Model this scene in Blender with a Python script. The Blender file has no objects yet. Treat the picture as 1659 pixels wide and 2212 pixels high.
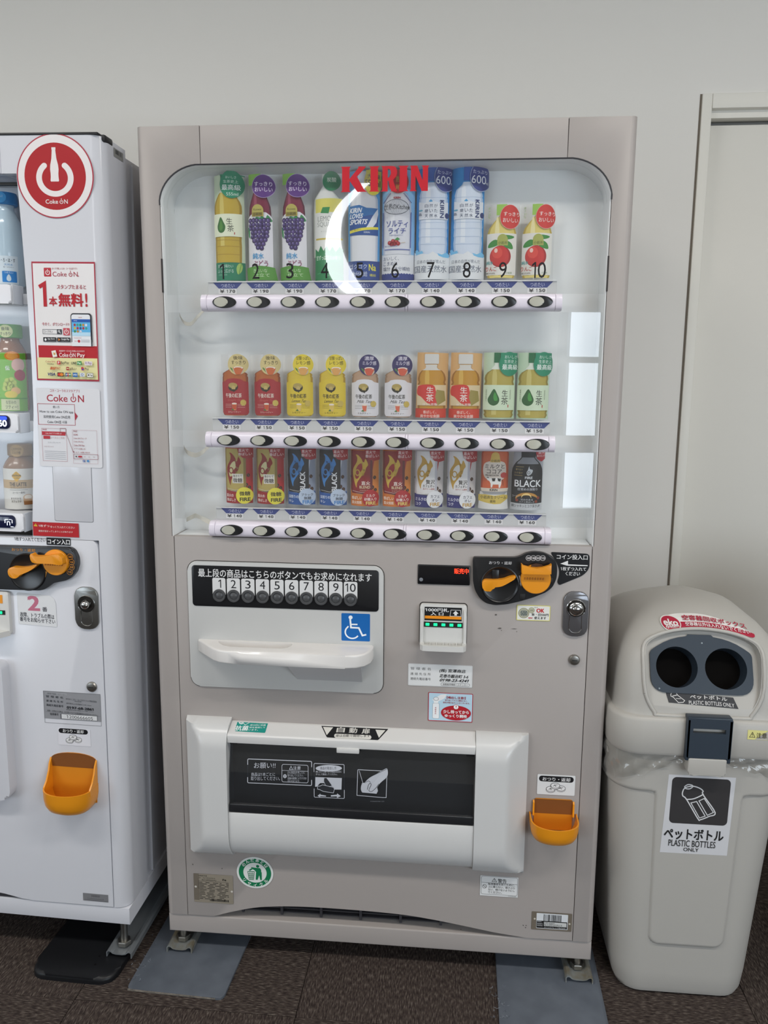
import bpy, bmesh, math, random
from mathutils import Matrix, Vector
random.seed(7)
scn = bpy.context.scene
COL = scn.collection

# ------------------------------------------------------------------ camera
cam_d = bpy.data.cameras.new('camera'); cam = bpy.data.objects.new('camera', cam_d); COL.objects.link(cam)
CX, CY, CZ = 0.66415, -1.66277, 1.36724
YAW, PIT, ROLL = 0.0901623, -0.1634606, -0.0073992
F_PX = 1709.9
def _rot():
    c, s = math.cos, math.sin
    ry = Matrix(((c(YAW), -s(YAW), 0), (s(YAW), c(YAW), 0), (0, 0, 1)))
    rp = Matrix(((1, 0, 0), (0, c(PIT), -s(PIT)), (0, s(PIT), c(PIT))))
    rr = Matrix(((c(ROLL), 0, s(ROLL)), (0, 1, 0), (-s(ROLL), 0, c(ROLL))))
    R = ry @ rp @ rr
    right, fwd, up = R.col[0], R.col[1], R.col[2]
    m = Matrix.Identity(4)
    for i in range(3):
        m[i][0], m[i][1], m[i][2] = right[i], up[i], -fwd[i]
    m.translation = Vector((CX, CY, CZ))
    return m
cam.matrix_world = _rot()
cam_d.sensor_fit = 'VERTICAL'; cam_d.sensor_height = 36.0
cam_d.lens = F_PX / 2212.0 * 36.0
cam_d.clip_start = 0.05
scn.camera = cam

# ------------------------------------------------------------------ light, exposure
scn.view_settings.view_transform = 'Standard'; scn.view_settings.look = 'None'
scn.view_settings.gamma = 1.0; scn.view_settings.use_curve_mapping = False
scn.view_settings.exposure = 0.0
world = bpy.data.worlds.new('world'); scn.world = world; world.use_nodes = True
bg = world.node_tree.nodes['Background']; bg.inputs[0].default_value = (0.75, 0.86, 1.0, 1); bg.inputs[1].default_value = 1.0

def area(name, loc, rot, sx, sy, power, col=(1, 1, 1)):
    d = bpy.data.lights.new(name, 'AREA'); d.shape = 'RECTANGLE'; d.size = sx; d.size_y = sy
    d.energy = power; d.color = col
    o = bpy.data.objects.new(name, d); COL.objects.link(o); o.location = loc; o.rotation_euler = rot
    return o
HALF = math.pi / 2
# daylight through the far window wall behind the photographer, and through an added left one
area('window_daylight', (3.35, -3.74, 1.2), (HALF, 0, 0), 2.9, 1.4, 78, (0.80, 0.90, 1.0))
area('window_daylight', (-3.4, -3.74, 1.2), (HALF, 0, 0), 2.9, 1.4, 62, (0.80, 0.90, 1.0))  # left window: added, clear of the reflection, to give light from the left

# ------------------------------------------------------------------ materials
def lin(h):
    h = h.lstrip('#'); v = [int(h[i:i+2], 16)/255 for i in (0, 2, 4)]
    return tuple(c/12.92 if c <= .04045 else ((c+.055)/1.055)**2.4 for c in v) + (1,)
MATS = {}
def mat(name, hexcol, rough=.5, metal=0., spec=.5, emit=0., noise=0., nscale=60., bump=0., bscale=400., coat=0., ncol=None):
    if name in MATS: return MATS[name]
    m = bpy.data.materials.new(name); m.use_nodes = True
    nt = m.node_tree; b = nt.nodes['Principled BSDF']
    b.inputs['Base Color'].default_value = lin(hexcol); b.inputs['Roughness'].default_value = rough
    b.inputs['Metallic'].default_value = metal; b.inputs['Specular IOR Level'].default_value = spec
    b.inputs['Coat Weight'].default_value = coat; b.inputs['Coat Roughness'].default_value = .08
    if emit:
        b.inputs['Emission Color'].default_value = lin(hexcol); b.inputs['Emission Strength'].default_value = emit
    if noise or bump:
        tc = nt.nodes.new('ShaderNodeTexCoord')
    if noise:
        n = nt.nodes.new('ShaderNodeTexNoise'); n.inputs['Scale'].default_value = nscale; n.inputs['Detail'].default_value = 5
        nt.links.new(tc.outputs['Object'], n.inputs['Vector'])
        r = nt.nodes.new('ShaderNodeMapRange'); r.inputs[1].default_value = .35; r.inputs[2].default_value = .7
        r.inputs[3].default_value = 0; r.inputs[4].default_value = noise
        nt.links.new(n.outputs['Fac'], r.inputs[0])
        mx = nt.nodes.new('ShaderNodeMix'); mx.data_type = 'RGBA'
        mx.inputs['A'].default_value = lin(hexcol)
        mx.inputs['B'].default_value = lin(ncol) if ncol else tuple(c*.6 for c in lin(hexcol)[:3]) + (1,)
        nt.links.new(r.outputs[0], mx.inputs['Factor']); nt.links.new(mx.outputs['Result'], b.inputs['Base Color'])
    if bump:
        n2 = nt.nodes.new('ShaderNodeTexNoise'); n2.inputs['Scale'].default_value = bscale
        nt.links.new(tc.outputs['Object'], n2.inputs['Vector'])
        bp = nt.nodes.new('ShaderNodeBump'); bp.inputs['Strength'].default_value = bump; bp.inputs['Distance'].default_value = .001
        nt.links.new(n2.outputs['Fac'], bp.inputs['Height']); nt.links.new(bp.outputs[0], b.inputs['Normal'])
    MATS[name] = m
    return m
def ink(h):
    return mat('ink_' + h, h, rough=.5, spec=.3)
def sheet(name, tint, ior=1.45, haze=0., gloss=.02, gain=1.0, hazecol='ffffff'):
    """thin clear plastic: what passes straight through, mixed with a Fresnel mirror and a little milky haze"""
    if name in MATS: return MATS[name]
    m = bpy.data.materials.new(name); m.use_nodes = True; nt = m.node_tree
    for n in list(nt.nodes): nt.nodes.remove(n)
    out = nt.nodes.new('ShaderNodeOutputMaterial')
    tr = nt.nodes.new('ShaderNodeBsdfTransparent'); tr.inputs[0].default_value = lin(tint)
    gl = nt.nodes.new('ShaderNodeBsdfGlossy'); gl.inputs['Roughness'].default_value = gloss
    df = nt.nodes.new('ShaderNodeBsdfDiffuse'); df.inputs[0].default_value = lin(hazecol)
    fr = nt.nodes.new('ShaderNodeFresnel'); fr.inputs[0].default_value = ior
    ge = nt.nodes.new('ShaderNodeNewGeometry'); ma = nt.nodes.new('ShaderNodeMath'); ma.operation = 'MULTIPLY_ADD'   # same Fresnel from both sides of the sheet
    ma.inputs[1].default_value = 1/ior-ior; ma.inputs[2].default_value = ior; nt.links.new(ge.outputs['Backfacing'], ma.inputs[0]); nt.links.new(ma.outputs[0], fr.inputs[0])
    mu = nt.nodes.new('ShaderNodeMath'); mu.operation = 'MULTIPLY'; mu.inputs[1].default_value = gain; mu.use_clamp = True
    m1 = nt.nodes.new('ShaderNodeMixShader'); m2 = nt.nodes.new('ShaderNodeMixShader'); m1.inputs[0].default_value = haze
    nt.links.new(tr.outputs[0], m1.inputs[1]); nt.links.new(df.outputs[0], m1.inputs[2])
    nt.links.new(fr.outputs[0], mu.inputs[0]); nt.links.new(mu.outputs[0], m2.inputs[0])
    nt.links.new(m1.outputs[0], m2.inputs[1]); nt.links.new(gl.outputs[0], m2.inputs[2])
    nt.links.new(m2.outputs[0], out.inputs[0])
    MATS[name] = m
    return m

# ------------------------------------------------------------------ objects
def tag(o, label=None, cat=None, group=None, kind=None):
    if label: o['label'] = label
    if cat: o['category'] = cat
    if group: o['group'] = group
    if kind: o['kind'] = kind
    return o
def thing(name, label, cat, loc=(0, 0, 0), rot=(0, 0, 0), group=None):
    o = bpy.data.objects.new(name, None); COL.objects.link(o); o.location = loc; o.rotation_euler = rot
    o.empty_display_size = .05
    return tag(o, label, cat, group)
def put(name, me, parent=None, world=False, smooth=None, label=None):
    """link a mesh; world=True: its coordinates are world coordinates although the parent stands elsewhere"""
    o = bpy.data.objects.new(name, me); COL.objects.link(o)
    if parent is not None:
        o.parent = parent
        if world:
            p = parent
            while p.parent is not None: p = p.parent
            o.matrix_parent_inverse = Matrix.Translation(-Vector(p.location)) if parent is p else Matrix.Identity(4)
    if smooth is not None:
        for p in me.polygons: p.use_smooth = True
        if smooth < 3.1:
            me.set_sharp_from_angle(angle=smooth)
    if label: o['label'] = label
    return o
def mesh(name, verts, faces, mats, fm=None):
    me = bpy.data.meshes.new(name); me.from_pydata(verts, [], faces)
    for m in (mats if isinstance(mats, (list, tuple)) else [mats]): me.materials.append(m)
    if fm: me.polygons.foreach_set('material_index', fm)
    me.update()
    return me
def bm_mesh(name, bm, mats):
    bmesh.ops.recalc_face_normals(bm, faces=bm.faces[:])
    me = bpy.data.meshes.new(name); bm.to_mesh(me); bm.free()
    for m in (mats if isinstance(mats, (list, tuple)) else [mats]): me.materials.append(m)
    return me
def box_bm(bm, x0, y0, z0, x1, y1, z1, bev=0., seg=2):
    r = bmesh.ops.create_cube(bm, size=1)
    vs = r['verts']
    for v in vs:
        v.co = Vector(((x0+x1)/2 + v.co.x*(x1-x0), (y0+y1)/2 + v.co.y*(y1-y0), (z0+z1)/2 + v.co.z*(z1-z0)))
    if bev:
        es = list({e for v in vs for e in v.link_edges})
        bmesh.ops.bevel(bm, geom=es, offset=bev, segments=seg, profile=.5, affect='EDGES', clamp_overlap=True)
def box(name, b, m, parent=None, bev=0., seg=2, world=False, smooth=.6, label=None):
    bm = bmesh.new(); box_bm(bm, *b, bev=bev, seg=seg)
    return put(name, bm_mesh(name, bm, m), parent, world, smooth if bev else None, label)
def boxes(name, bs, m, parent=None, bev=0., world=False, label=None):
    bm = bmesh.new()
    for b in bs: box_bm(bm, *b, bev=bev)
    return put(name, bm_mesh(name, bm, m), parent, world, .6 if bev else None, label)
def slab_bm(bm, pts, y0, y1, bev=0., seg=2, side=None, sidebev=0.):
    """outline in (x, z), front face at y0 (towards the camera), back at y1; bev rounds the front rim"""
    a = sum(pts[i][0]*pts[(i+1) % len(pts)][1] - pts[(i+1) % len(pts)][0]*pts[i][1] for i in range(len(pts)))
    if a < 0: pts = pts[::-1]
    f = [bm.verts.new((x, y0, z)) for x, z in pts]; k = [bm.verts.new((x, y1, z)) for x, z in pts]
    n = len(pts); bm.faces.new(f); bm.faces.new(k[::-1])
    for i in range(n): bm.faces.new((f[i], k[i], k[(i+1) % n], f[(i+1) % n]))
    fs = set(f)
    if bev:
        es = [e for v in f for e in v.link_edges if e.verts[0] in fs and e.verts[1] in fs]
        bmesh.ops.bevel(bm, geom=list(set(es)), offset=bev, segments=seg, profile=.5, affect='EDGES', clamp_overlap=True)
def slab(name, pts, y0, y1, m, parent=None, bev=0., seg=2, world=False, smooth=.7, label=None):
    bm = bmesh.new(); slab_bm(bm, pts, y0, y1, bev, seg)
    return put(name, bm_mesh(name, bm, m), parent, world, smooth, label)
def holed(name, outer, holes, y0, y1, m, parent=None, world=False, smooth=.7):
    bm = bmesh.new(); fr = []; allv = []
    for loop in [outer] + holes:
        a = [bm.verts.new((x, y0, z)) for x, z in loop]; b = [bm.verts.new((x, y1, z)) for x, z in loop]
        n = len(loop)
        fr.append([bm.edges.new((a[i], a[(i+1) % n])) for i in range(n)])
        for i in range(n): bm.faces.new((a[i], b[i], b[(i+1) % n], a[(i+1) % n]))
        allv.append(b)
    bmesh.ops.triangle_fill(bm, edges=[e for l in fr for e in l], use_beauty=True)
    be = []
    for b in allv:
        n = len(b)
        for i in range(n): be.append(bm.edges.get((b[i], b[(i+1) % n])))
    bmesh.ops.triangle_fill(bm, edges=be, use_beauty=True)
    return put(name, bm_mesh(name, bm, m), parent, world, smooth)
def lathe(prof, n=40, mi=None, arc=1.0, cx=0, cy=0):
    vs, fs = [], []
    k = len(prof)
    for i in range(n):
        a = 2*math.pi*i/n
        for r, z in prof: vs.append((cx + r*math.cos(a), cy + r*math.sin(a), z))
    for i in range(n):
        j = (i+1) % n
        for q in range(k-1): fs.append((i*k+q, j*k+q, j*k+q+1, i*k+q+1))
    return vs, fs
def revolve(name, prof, m, parent=None, axis='Z', loc=(0, 0, 0), n=40, smooth=.6, world=False, label=None):
    """prof: (radius, height); axis Y turns the height towards the camera"""
    vs, fs = lathe(prof, n)
    if axis == 'Y': vs = [(x, -z, y) for x, y, z in vs]
    if axis == 'X': vs = [(z, x, y) for x, y, z in vs]
    vs = [(x+loc[0], y+loc[1], z+loc[2]) for x, y, z in vs]
    bm = bmesh.new(); bv = [bm.verts.new(v) for v in vs]
    bmesh.ops.remove_doubles
    for f in fs: bm.faces.new([bv[i] for i in f])
    bmesh.ops.remove_doubles(bm, verts=bm.verts[:], dist=1e-6)
    return put(name, bm_mesh(name, bm, m), parent, world, smooth, label)
def loft(rings, close=True, cap0=True, cap1=True):
    vs, fs = [], []; n = len(rings[0])
    for r in rings: vs += r
    for q in range(len(rings)-1):
        for i in range(n if close else n-1):
            j = (i+1) % n
            fs.append((q*n+i, q*n+j, (q+1)*n+j, (q+1)*n+i))
    if cap0: fs.append(tuple(range(n))[::-1])
    if cap1: fs.append(tuple((len(rings)-1)*n+i for i in range(n)))
    return vs, fs
def arc(cx, cz, rx, rz, a0, a1, n):
    return [(cx + rx*math.cos(math.radians(a0+(a1-a0)*i/n)), cz + rz*math.sin(math.radians(a0+(a1-a0)*i/n))) for i in range(n+1)]
def ell(cx, cz, rx, rz, n=40): return arc(cx, cz, rx, rz, 0, 360, n)[:-1]
def rrect(x0, z0, x1, z1, r, n=6):
    r = min(r, (x1-x0)/2, abs(z1-z0)/2)
    if z0 > z1: z0, z1 = z1, z0
    return arc(x1-r, z1-r, r, r, 0, 90, n) + arc(x0+r, z1-r, r, r, 90, 180, n) + arc(x0+r, z0+r, r, r, 180, 270, n) + arc(x1-r, z0+r, r, r, 270, 360, n)
def rounded(pts, r, n=5):
    out = []; k = len(pts)
    rr = r if isinstance(r, (list, tuple)) else [r]*k
    for i in range(k):
        p, a, b = Vector(pts[i]), Vector(pts[i-1]), Vector(pts[(i+1) % k])
        if rr[i] <= 0: out.append(tuple(p)); continue
        da, db = (a-p), (b-p); d = min(rr[i], da.length*.48, db.length*.48)
        s, e = p + da.normalized()*d, p + db.normalized()*d
        for q in range(n+1):
            t = q/n; out.append(tuple(s*(1-t)**2 + p*2*t*(1-t) + e*t*t))
    return out
def smoothline(pts, sub=6, closed=False):
    out = []; k = len(pts)
    rng = range(k if closed else k-1)
    for i in rng:
        g = lambda j: Vector(pts[j % k] if closed else pts[max(0, min(k-1, j))])
        p0, p1, p2, p3 = g(i-1), g(i), g(i+1), g(i+2)
        for q in range(sub):
            t = q/sub
            out.append(tuple(.5*((2*p1)+(p2-p0)*t+(2*p0-5*p1+4*p2-p3)*t*t+(3*p1-p0-3*p2+p3)*t**3)))
    if not closed: out.append(tuple(pts[-1]))
    return out
def tube(name, path, r, m, parent=None, n=10, world=False):
    rings = []
    P = [Vector(p) for p in path]
    for i, p in enumerate(P):
        t = (P[min(i+1, len(P)-1)] - P[max(i-1, 0)]).normalized()
        u = t.cross(Vector((0, 0, 1)))
        if u.length < .1: u = t.cross(Vector((0, 1, 0)))
        u.normalize(); w = t.cross(u)
        rings.append([tuple(p + (u*math.cos(2*math.pi*k/n) + w*math.sin(2*math.pi*k/n))*r) for k in range(n)])
    vs, fs = loft(rings)
    return put(name, mesh(name, vs, fs, m), parent, world, .8)
def boolean(o, cutter, op='DIFFERENCE'):
    md = o.modifiers.new('cut', 'BOOLEAN'); md.operation = op; md.object = cutter; md.solver = 'EXACT'
    dg = bpy.context.evaluated_depsgraph_get()
    me = bpy.data.meshes.new_from_object(o.evaluated_get(dg))
    o.modifiers.clear(); o.data = me
    bpy.data.objects.remove(cutter)

# ------------------------------------------------------------------ lettering and flat print
GLYPH = {}
def glyphs(s, off=0.):
    """outline of a line of text; bold = copies set slightly apart; the plain bar of the digit one gets its flag"""
    key = (s, off)
    if key not in GLYPH:
        c = bpy.data.curves.new('t', 'FONT'); c.body = s; c.size = 1; c.resolution_u = 3; c.fill_mode = 'FRONT'
        o = bpy.data.objects.new('t', c); me = bpy.data.meshes.new_from_object(o)
        vs = [(v.co.x, v.co.y) for v in me.vertices]; fs = [tuple(p.vertices) for p in me.polygons]
        bpy.data.objects.remove(o); bpy.data.curves.remove(c); bpy.data.meshes.remove(me)
        if '1' in s:
            for i in range(len(vs)-3):
                q = vs[i:i+4]; xs = [v[0] for v in q]; ys = [v[1] for v in q]
                if abs(max(ys)-.68) < .02 and abs(min(ys)) < .01 and .07 < max(xs)-min(xs) < .125 and len({round(v, 3) for v in xs}) == 2 and len({round(v, 3) for v in ys}) == 2:
                    x0 = min(xs); n = len(vs); vs = vs + [(x0+.002, .68), (x0-.17, .575), (x0-.17, .475), (x0+.002, .575)]; fs = fs + [(n, n+1, n+2, n+3)]
        if off > 0:
            V, F = [], []
            for dx, dy in ((-1, -.7), (1, -.7), (1, .7), (-1, .7)):
                n = len(V); V += [(x+dx*off, y+dy*off) for x, y in vs]; F += [tuple(n+i for i in f) for f in fs]
            vs, fs = V, F
        GLYPH[key] = (vs, fs)
    return GLYPH[key]
def clip(c, lim, sg):
    o = []
    for j in range(len(c)):
        A, B = c[j], c[(j+1) % len(c)]
        ia, ib = sg*(A[0]-lim) >= 0, sg*(B[0]-lim) >= 0
        if ia: o.append(A)
        if ia != ib:
            t = (lim-A[0])/(B[0]-A[0]); o.append((lim, A[1]+(B[1]-A[1])*t))
    return o
class P:
    """flat print: layered polygons in (u, v); given in the units of a measured crop (ox, oy, sx, sy) and built as one mesh"""
    def __init__(s, ox=0, oy=0, sx=1, sy=1, base=0, eps=.00005, grid=0):
        s.t = (ox, oy, sx, sy); s.v = []; s.f = []; s.m = []; s.ms = []; s.l = base; s.eps = eps; s.grid = grid
    def tf(s, p): return ((p[0]-s.t[0])*s.t[2], (p[1]-s.t[1])*s.t[3])
    def mi(s, m):
        if isinstance(m, str): m = ink(m)
        if m not in s.ms: s.ms.append(m)
        return s.ms.index(m)
    def raw(s, vs, fs, m, keep=False):
        b = len(s.v); k = s.mi(m)
        if not keep: s.l += 1
        if s.grid:               # bent prints: cut every piece on the same fine columns so that the layers stay parallel
            g = s.grid; V, F = [], []
            for f in fs:
                c = [vs[i] for i in f]; i0, i1 = math.floor(min(q[0] for q in c)/g+1e-7), math.ceil(max(q[0] for q in c)/g-1e-7)
                for i in range(i0, max(i1, i0+1)):
                    q = c
                    if i > i0: q = clip(q, i*g, 1)
                    if i < i1-1 and q: q = clip(q, (i+1)*g, -1)
                    if len(q) >= 3: n = len(V); V += q; F.append(tuple(range(n, n+len(q))))
            vs, fs = V, F
        s.v += [(x, y, s.l*s.eps) for x, y in vs]
        s.f += [tuple(b+i for i in f) for f in fs]; s.m += [k]*len(fs)
    def graw(s, vs, fs, m, keep=False, b=0.):
        if b <= 0: return s.raw(vs, fs, m, keep)
        n, k = len(vs)//4, len(fs)//4
        for i in range(4):
            s.raw(vs[i*n:(i+1)*n], [tuple(q-i*n for q in f) for f in fs[i*k:(i+1)*k]], m, keep if i == 0 else True); s.l += .25
        s.l -= 1
    def poly(s, pts, m, keep=False, strip=None):
        q = [s.tf(p) for p in pts]
        a = sum(q[i][0]*q[(i+1) % len(q)][1] - q[(i+1) % len(q)][0]*q[i][1] for i in range(len(q)))
        if a < 0: q = q[::-1]
        s.raw(q, [tuple(range(len(q)))], m, keep)
    def rect(s, x0, y0, x1, y1, m, r=0, **k):
        if r: s.poly(rrect(min(x0, x1), min(y0, y1), max(x0, x1), max(y0, y1), r, 4), m, **k)
        else: s.poly([(x0, y0), (x1, y0), (x1, y1), (x0, y1)], m, **k)
    def ell(s, cx, cy, rx, ry, m, n=28, **k): s.poly(ell(cx, cy, rx, ry or rx, n), m, **k)
    def ring(s, cx, cy, rx, ry, w, m, a0=0, a1=360, n=36, keep=False):
        o = arc(cx, cy, rx, ry, a0, a1, n); i = arc(cx, cy, rx-w, ry-w, a0, a1, n)
        vs = [s.tf(p) for p in o] + [s.tf(p) for p in i]; k = n+1
        s.raw(vs, [(q, q+1, k+q+1, k+q) for q in range(n)], m, keep)
    def line(s, pts, w, m, closed=False, keep=False):
        pts = [Vector(p) for p in pts]; k = len(pts); L, Rr = [], []
        for i in range(k):
            a = pts[i-1] if (i or closed) else pts[i]; b = pts[(i+1) % k] if (i < k-1 or closed) else pts[i]
            d1 = (pts[i]-a); d2 = (b-pts[i])
            d1 = d1.normalized() if d1.length > 1e-9 else d2.normalized(); d2 = d2.normalized() if d2.length > 1e-9 else d1
            t = (d1+d2); t = t.normalized() if t.length > .2 else d1
            n = Vector((-t.y, t.x)); cs = max(.4, n.dot(Vector((-d1.y, d1.x)))); n = n*(w/2/cs)
            L.append(s.tf(pts[i]+n)); Rr.append(s.tf(pts[i]-n))
        fs = [(i, (i+1) % k, k+(i+1) % k, k+i) for i in range(k if closed else k-1)]
        s.raw(L+Rr, fs, m, keep)
    def frame(s, x0, y0, x1, y1, w, m, r=0):
        s.line(rrect(min(x0, x1), min(y0, y1), max(x0, x1), max(y0, y1), r, 4) if r else [(x0, y0), (x1, y0), (x1, y1), (x0, y1)], w, m, closed=True)
    def text(s, st, x0, y0, x1, y1, m, b=0., rot=0, shear=0., slope=0., keep=False):
        """glyphs fitted to the box x0..x1, top edge y0 to bottom edge y1; rot=90/-90 turns the line"""
        vs, fs = glyphs(st, b)
        if not vs: return
        ax, bx = min(v[0] for v in vs), max(v[0] for v in vs); ay, by = min(v[1] for v in vs), max(v[1] for v in vs)
        o = []
        for x, y in vs:
            a = (x-ax)/(bx-ax or 1); c = (y-ay)/(by-ay or 1)
            a2 = a + shear*c
            if rot == 0: p = (x0+(x1-x0)*a2, y1+(y0-y1)*c + slope*(x1-x0)*a)
            elif rot == 90: p = (x0+(x1-x0)*(1-c), y1+(y0-y1)*a)        # reads upwards
            else: p = (x0+(x1-x0)*c, y0+(y1-y0)*a)                      # reads downwards
            o.append(s.tf(p))
        s.graw(o, fs, m, keep, b)
    def arctext(s, st, cx, cy, r, a0, a1, h, m, b=0., inside=False, wid=1., up=-1):
        """characters along a circle; up=-1 when v grows downwards in the crop"""
        n = len(st)
        for i, ch in enumerate(st):
            a = math.radians(a0+(a1-a0)*(i+.5)/n)
            vs, fs = glyphs(ch, b)
            if not vs: continue
            mx = (min(v[0] for v in vs)+max(v[0] for v in vs))/2
            o = []
            for x, y in vs:
                x = (x-mx)*h*wid; y = (y-.38)*h
                if inside: rad = r - y; tx, ty = -math.sin(a), math.cos(a); q = (cx + rad*math.cos(a) + tx*x, cy + up*-1*0 + (rad*math.sin(a) + ty*x))
                else: rad = r + y; tx, ty = math.sin(a), -math.cos(a); q = (cx + rad*math.cos(a) + tx*x, cy + rad*math.sin(a) + ty*x)
                if up < 0: q = (q[0], 2*cy-q[1])
                o.append(s.tf(q))
            s.graw(o, fs, m, i > 0, b)
    def build(s, name, parent, fn, world=False, label=None, smooth=None):
        vs = [fn(x, y, d) for x, y, d in s.v]
        return put(name, mesh(name, vs, s.f, s.ms, s.m), parent, world, smooth, label)
def flat(y): return lambda u, v, d: (u, y-d, v)
GRID = .002
def cyl(R, c, y0=0.):
    e = math.sqrt(max(0, R*R-c*c))
    def pt(u, d):
        u = max(-R*.995, min(R*.995, u)); h = math.sqrt(R*R-u*u)
        return Vector((u*(1+d/R), y0-(h-e)-d*h/R))
    def fn(u, v, d):
        i = math.floor(u/GRID+1e-6); t = u/GRID-i
        q = pt(i*GRID, d).lerp(pt((i+1)*GRID, d), t); return (q.x, q.y, v)
    return fn
def sticker_px(rect, px):
    """P for a sticker: px = (left, top, right, bottom) of the crop it was measured in -> rect = (x0, z0, x1, z1)"""
    x0, z0, x1, z1 = rect; a, b, c, d = px
    sx = (x1-x0)/(c-a); sz = (z0-z1)/(d-b)
    return P(a - x0/sx, b - z1/sz, sx, sz)

# ------------------------------------------------------------------ the setting
M_WALL = mat('wall_paint', 'dedbd5', rough=.75, spec=.25, bump=.12, bscale=900)
M_CEIL = mat('ceiling_paint', 'e0ddd6', rough=.9, spec=.1)
M_DOOR = mat('door_paint', 'dddad2', rough=.5, spec=.35)
M_TRIMP = mat('door_frame_paint', 'e0ddd4', rough=.45, spec=.4)
WY = 0.80                                    # the wall behind the machines
XL, XR, YF, ZC = -5.5, 6.0, -3.8, 2.85
def struct(o): o['kind'] = 'structure'; return o
# back wall in pieces around the door opening (opening x 1.36..2.24, z 0..2.105)
DX0, DX1, DZ = 1.3605, 2.2605, 2.104
struct(boxes('wall_back', [(XL, WY, 0, DX0-.028, WY+.14, ZC), (DX1+.028, WY, 0, XR, WY+.14, ZC), (DX0-.028, WY, DZ+.068, DX1+.028, WY+.14, ZC), (DX0-.028, WY+.1305, 0, DX1+.028, WY+.14, DZ+.068)], M_WALL))  # last piece is added behind the door to stop outside light leaking in
struct(box('wall_left', (XL-.1, YF, 0, XL, WY+.14, ZC), M_WALL)); struct(box('wall_right', (XR, YF, 0, XR+.1, WY+.14, ZC), M_WALL))
struct(box('ceiling', (XL, YF, ZC, XR, WY+.14, ZC+.1), M_CEIL))
# far wall with two window openings, the left one added for its light
WIN = [(1.80, 4.90, .45, 1.92), (-4.90, -1.90, .45, 1.92)]
struct(boxes('wall_front', [(XL, YF-.12, 0, XR, YF, .45), (XL, YF-.12, 1.92, XR, YF, ZC), (XL, YF-.12, .45, -4.9, YF, 1.92), (-1.9, YF-.12, .45, 1.8, YF, 1.92), (4.9, YF-.12, .45, XR, YF, 1.92)], M_WALL))
M_ALU = mat('window_aluminium', '8b8f92', rough=.35, metal=.6)
for i, (x0, x1, z0, z1) in enumerate(WIN):
    w = struct(boxes('window_%d' % (i+1), [(x0, YF+.0, z0, x0+.06, YF+.11, z1), (x1-.06, YF, z0, x1, YF+.11, z1), (x0, YF, z0, x1, YF+.11, z0+.06), (x0, YF, z1-.06, x1, YF+.11, z1)], M_ALU))
    n = 4 if i == 0 else 3
    for k in range(1, n):
        xm = x0+(x1-x0)*k/n; box('mullion', (xm-.03, YF, z0+.06, xm+.03, YF+.11, z1-.06), M_ALU, w)
    box('transom', (x0+.06, YF+.001, 1.50, x1-.06, YF+.109, 1.54), M_ALU, w)
    for k in range(n):
        xa, xb = x0+(x1-x0)*k/n+.03, x0+(x1-x0)*(k+1)/n-.03
        put('pane', mesh('pane', [(xa, YF-.03, z0+.03), (xb, YF-.03, z0+.03), (xb, YF-.03, z1-.03), (xa, YF-.03, z1-.03)], [(0, 1, 2, 3)], sheet('window_glass', 'f4f8f8')), w)
# flush door: frame (jambs, head, rebate) and leaf
tr = struct(boxes('trim_1', [(DX0-.028, WY-.008, 0, DX0, WY+.13, DZ+.068), (DX1, WY-.008, 0, DX1+.028, WY+.13, DZ+.068), (DX0, WY-.008, DZ+.028, DX1, WY+.13, DZ+.068)], M_TRIMP, bev=.003))
box('head_stop', (DX0, WY+.014, DZ+.008, DX1, WY+.05, DZ+.028), M_TRIMP, tr)
box('seal_strip', (DX0-.033, WY-.0015, 0, DX0-.0275, WY+.002, DZ+.068), mat('frame_seal', '6d6458', rough=.8), tr)  # brownish seal strip beside the left jamb
dr = struct(box('door_1', (DX0+.004, WY+.045, .008, DX1-.004, WY+.085, DZ-.002), M_DOOR, bev=.002))
revolve('door_knob', [(0, -.0), (.012, 0), (.012, .03), (.028, .04), (.03, .055), (.02, .066), (0, .068)], mat('knob_steel', 'b0b0ae', rough=.25, metal=1), dr, 'Y', (DX1-.075, WY+.045, 1.0))
struct(box('baseboard_back', (XL, WY-.008, 0, DX0-.04, WY, .07), mat('baseboard_vinyl', '4b4640', rough=.6)))

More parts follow.
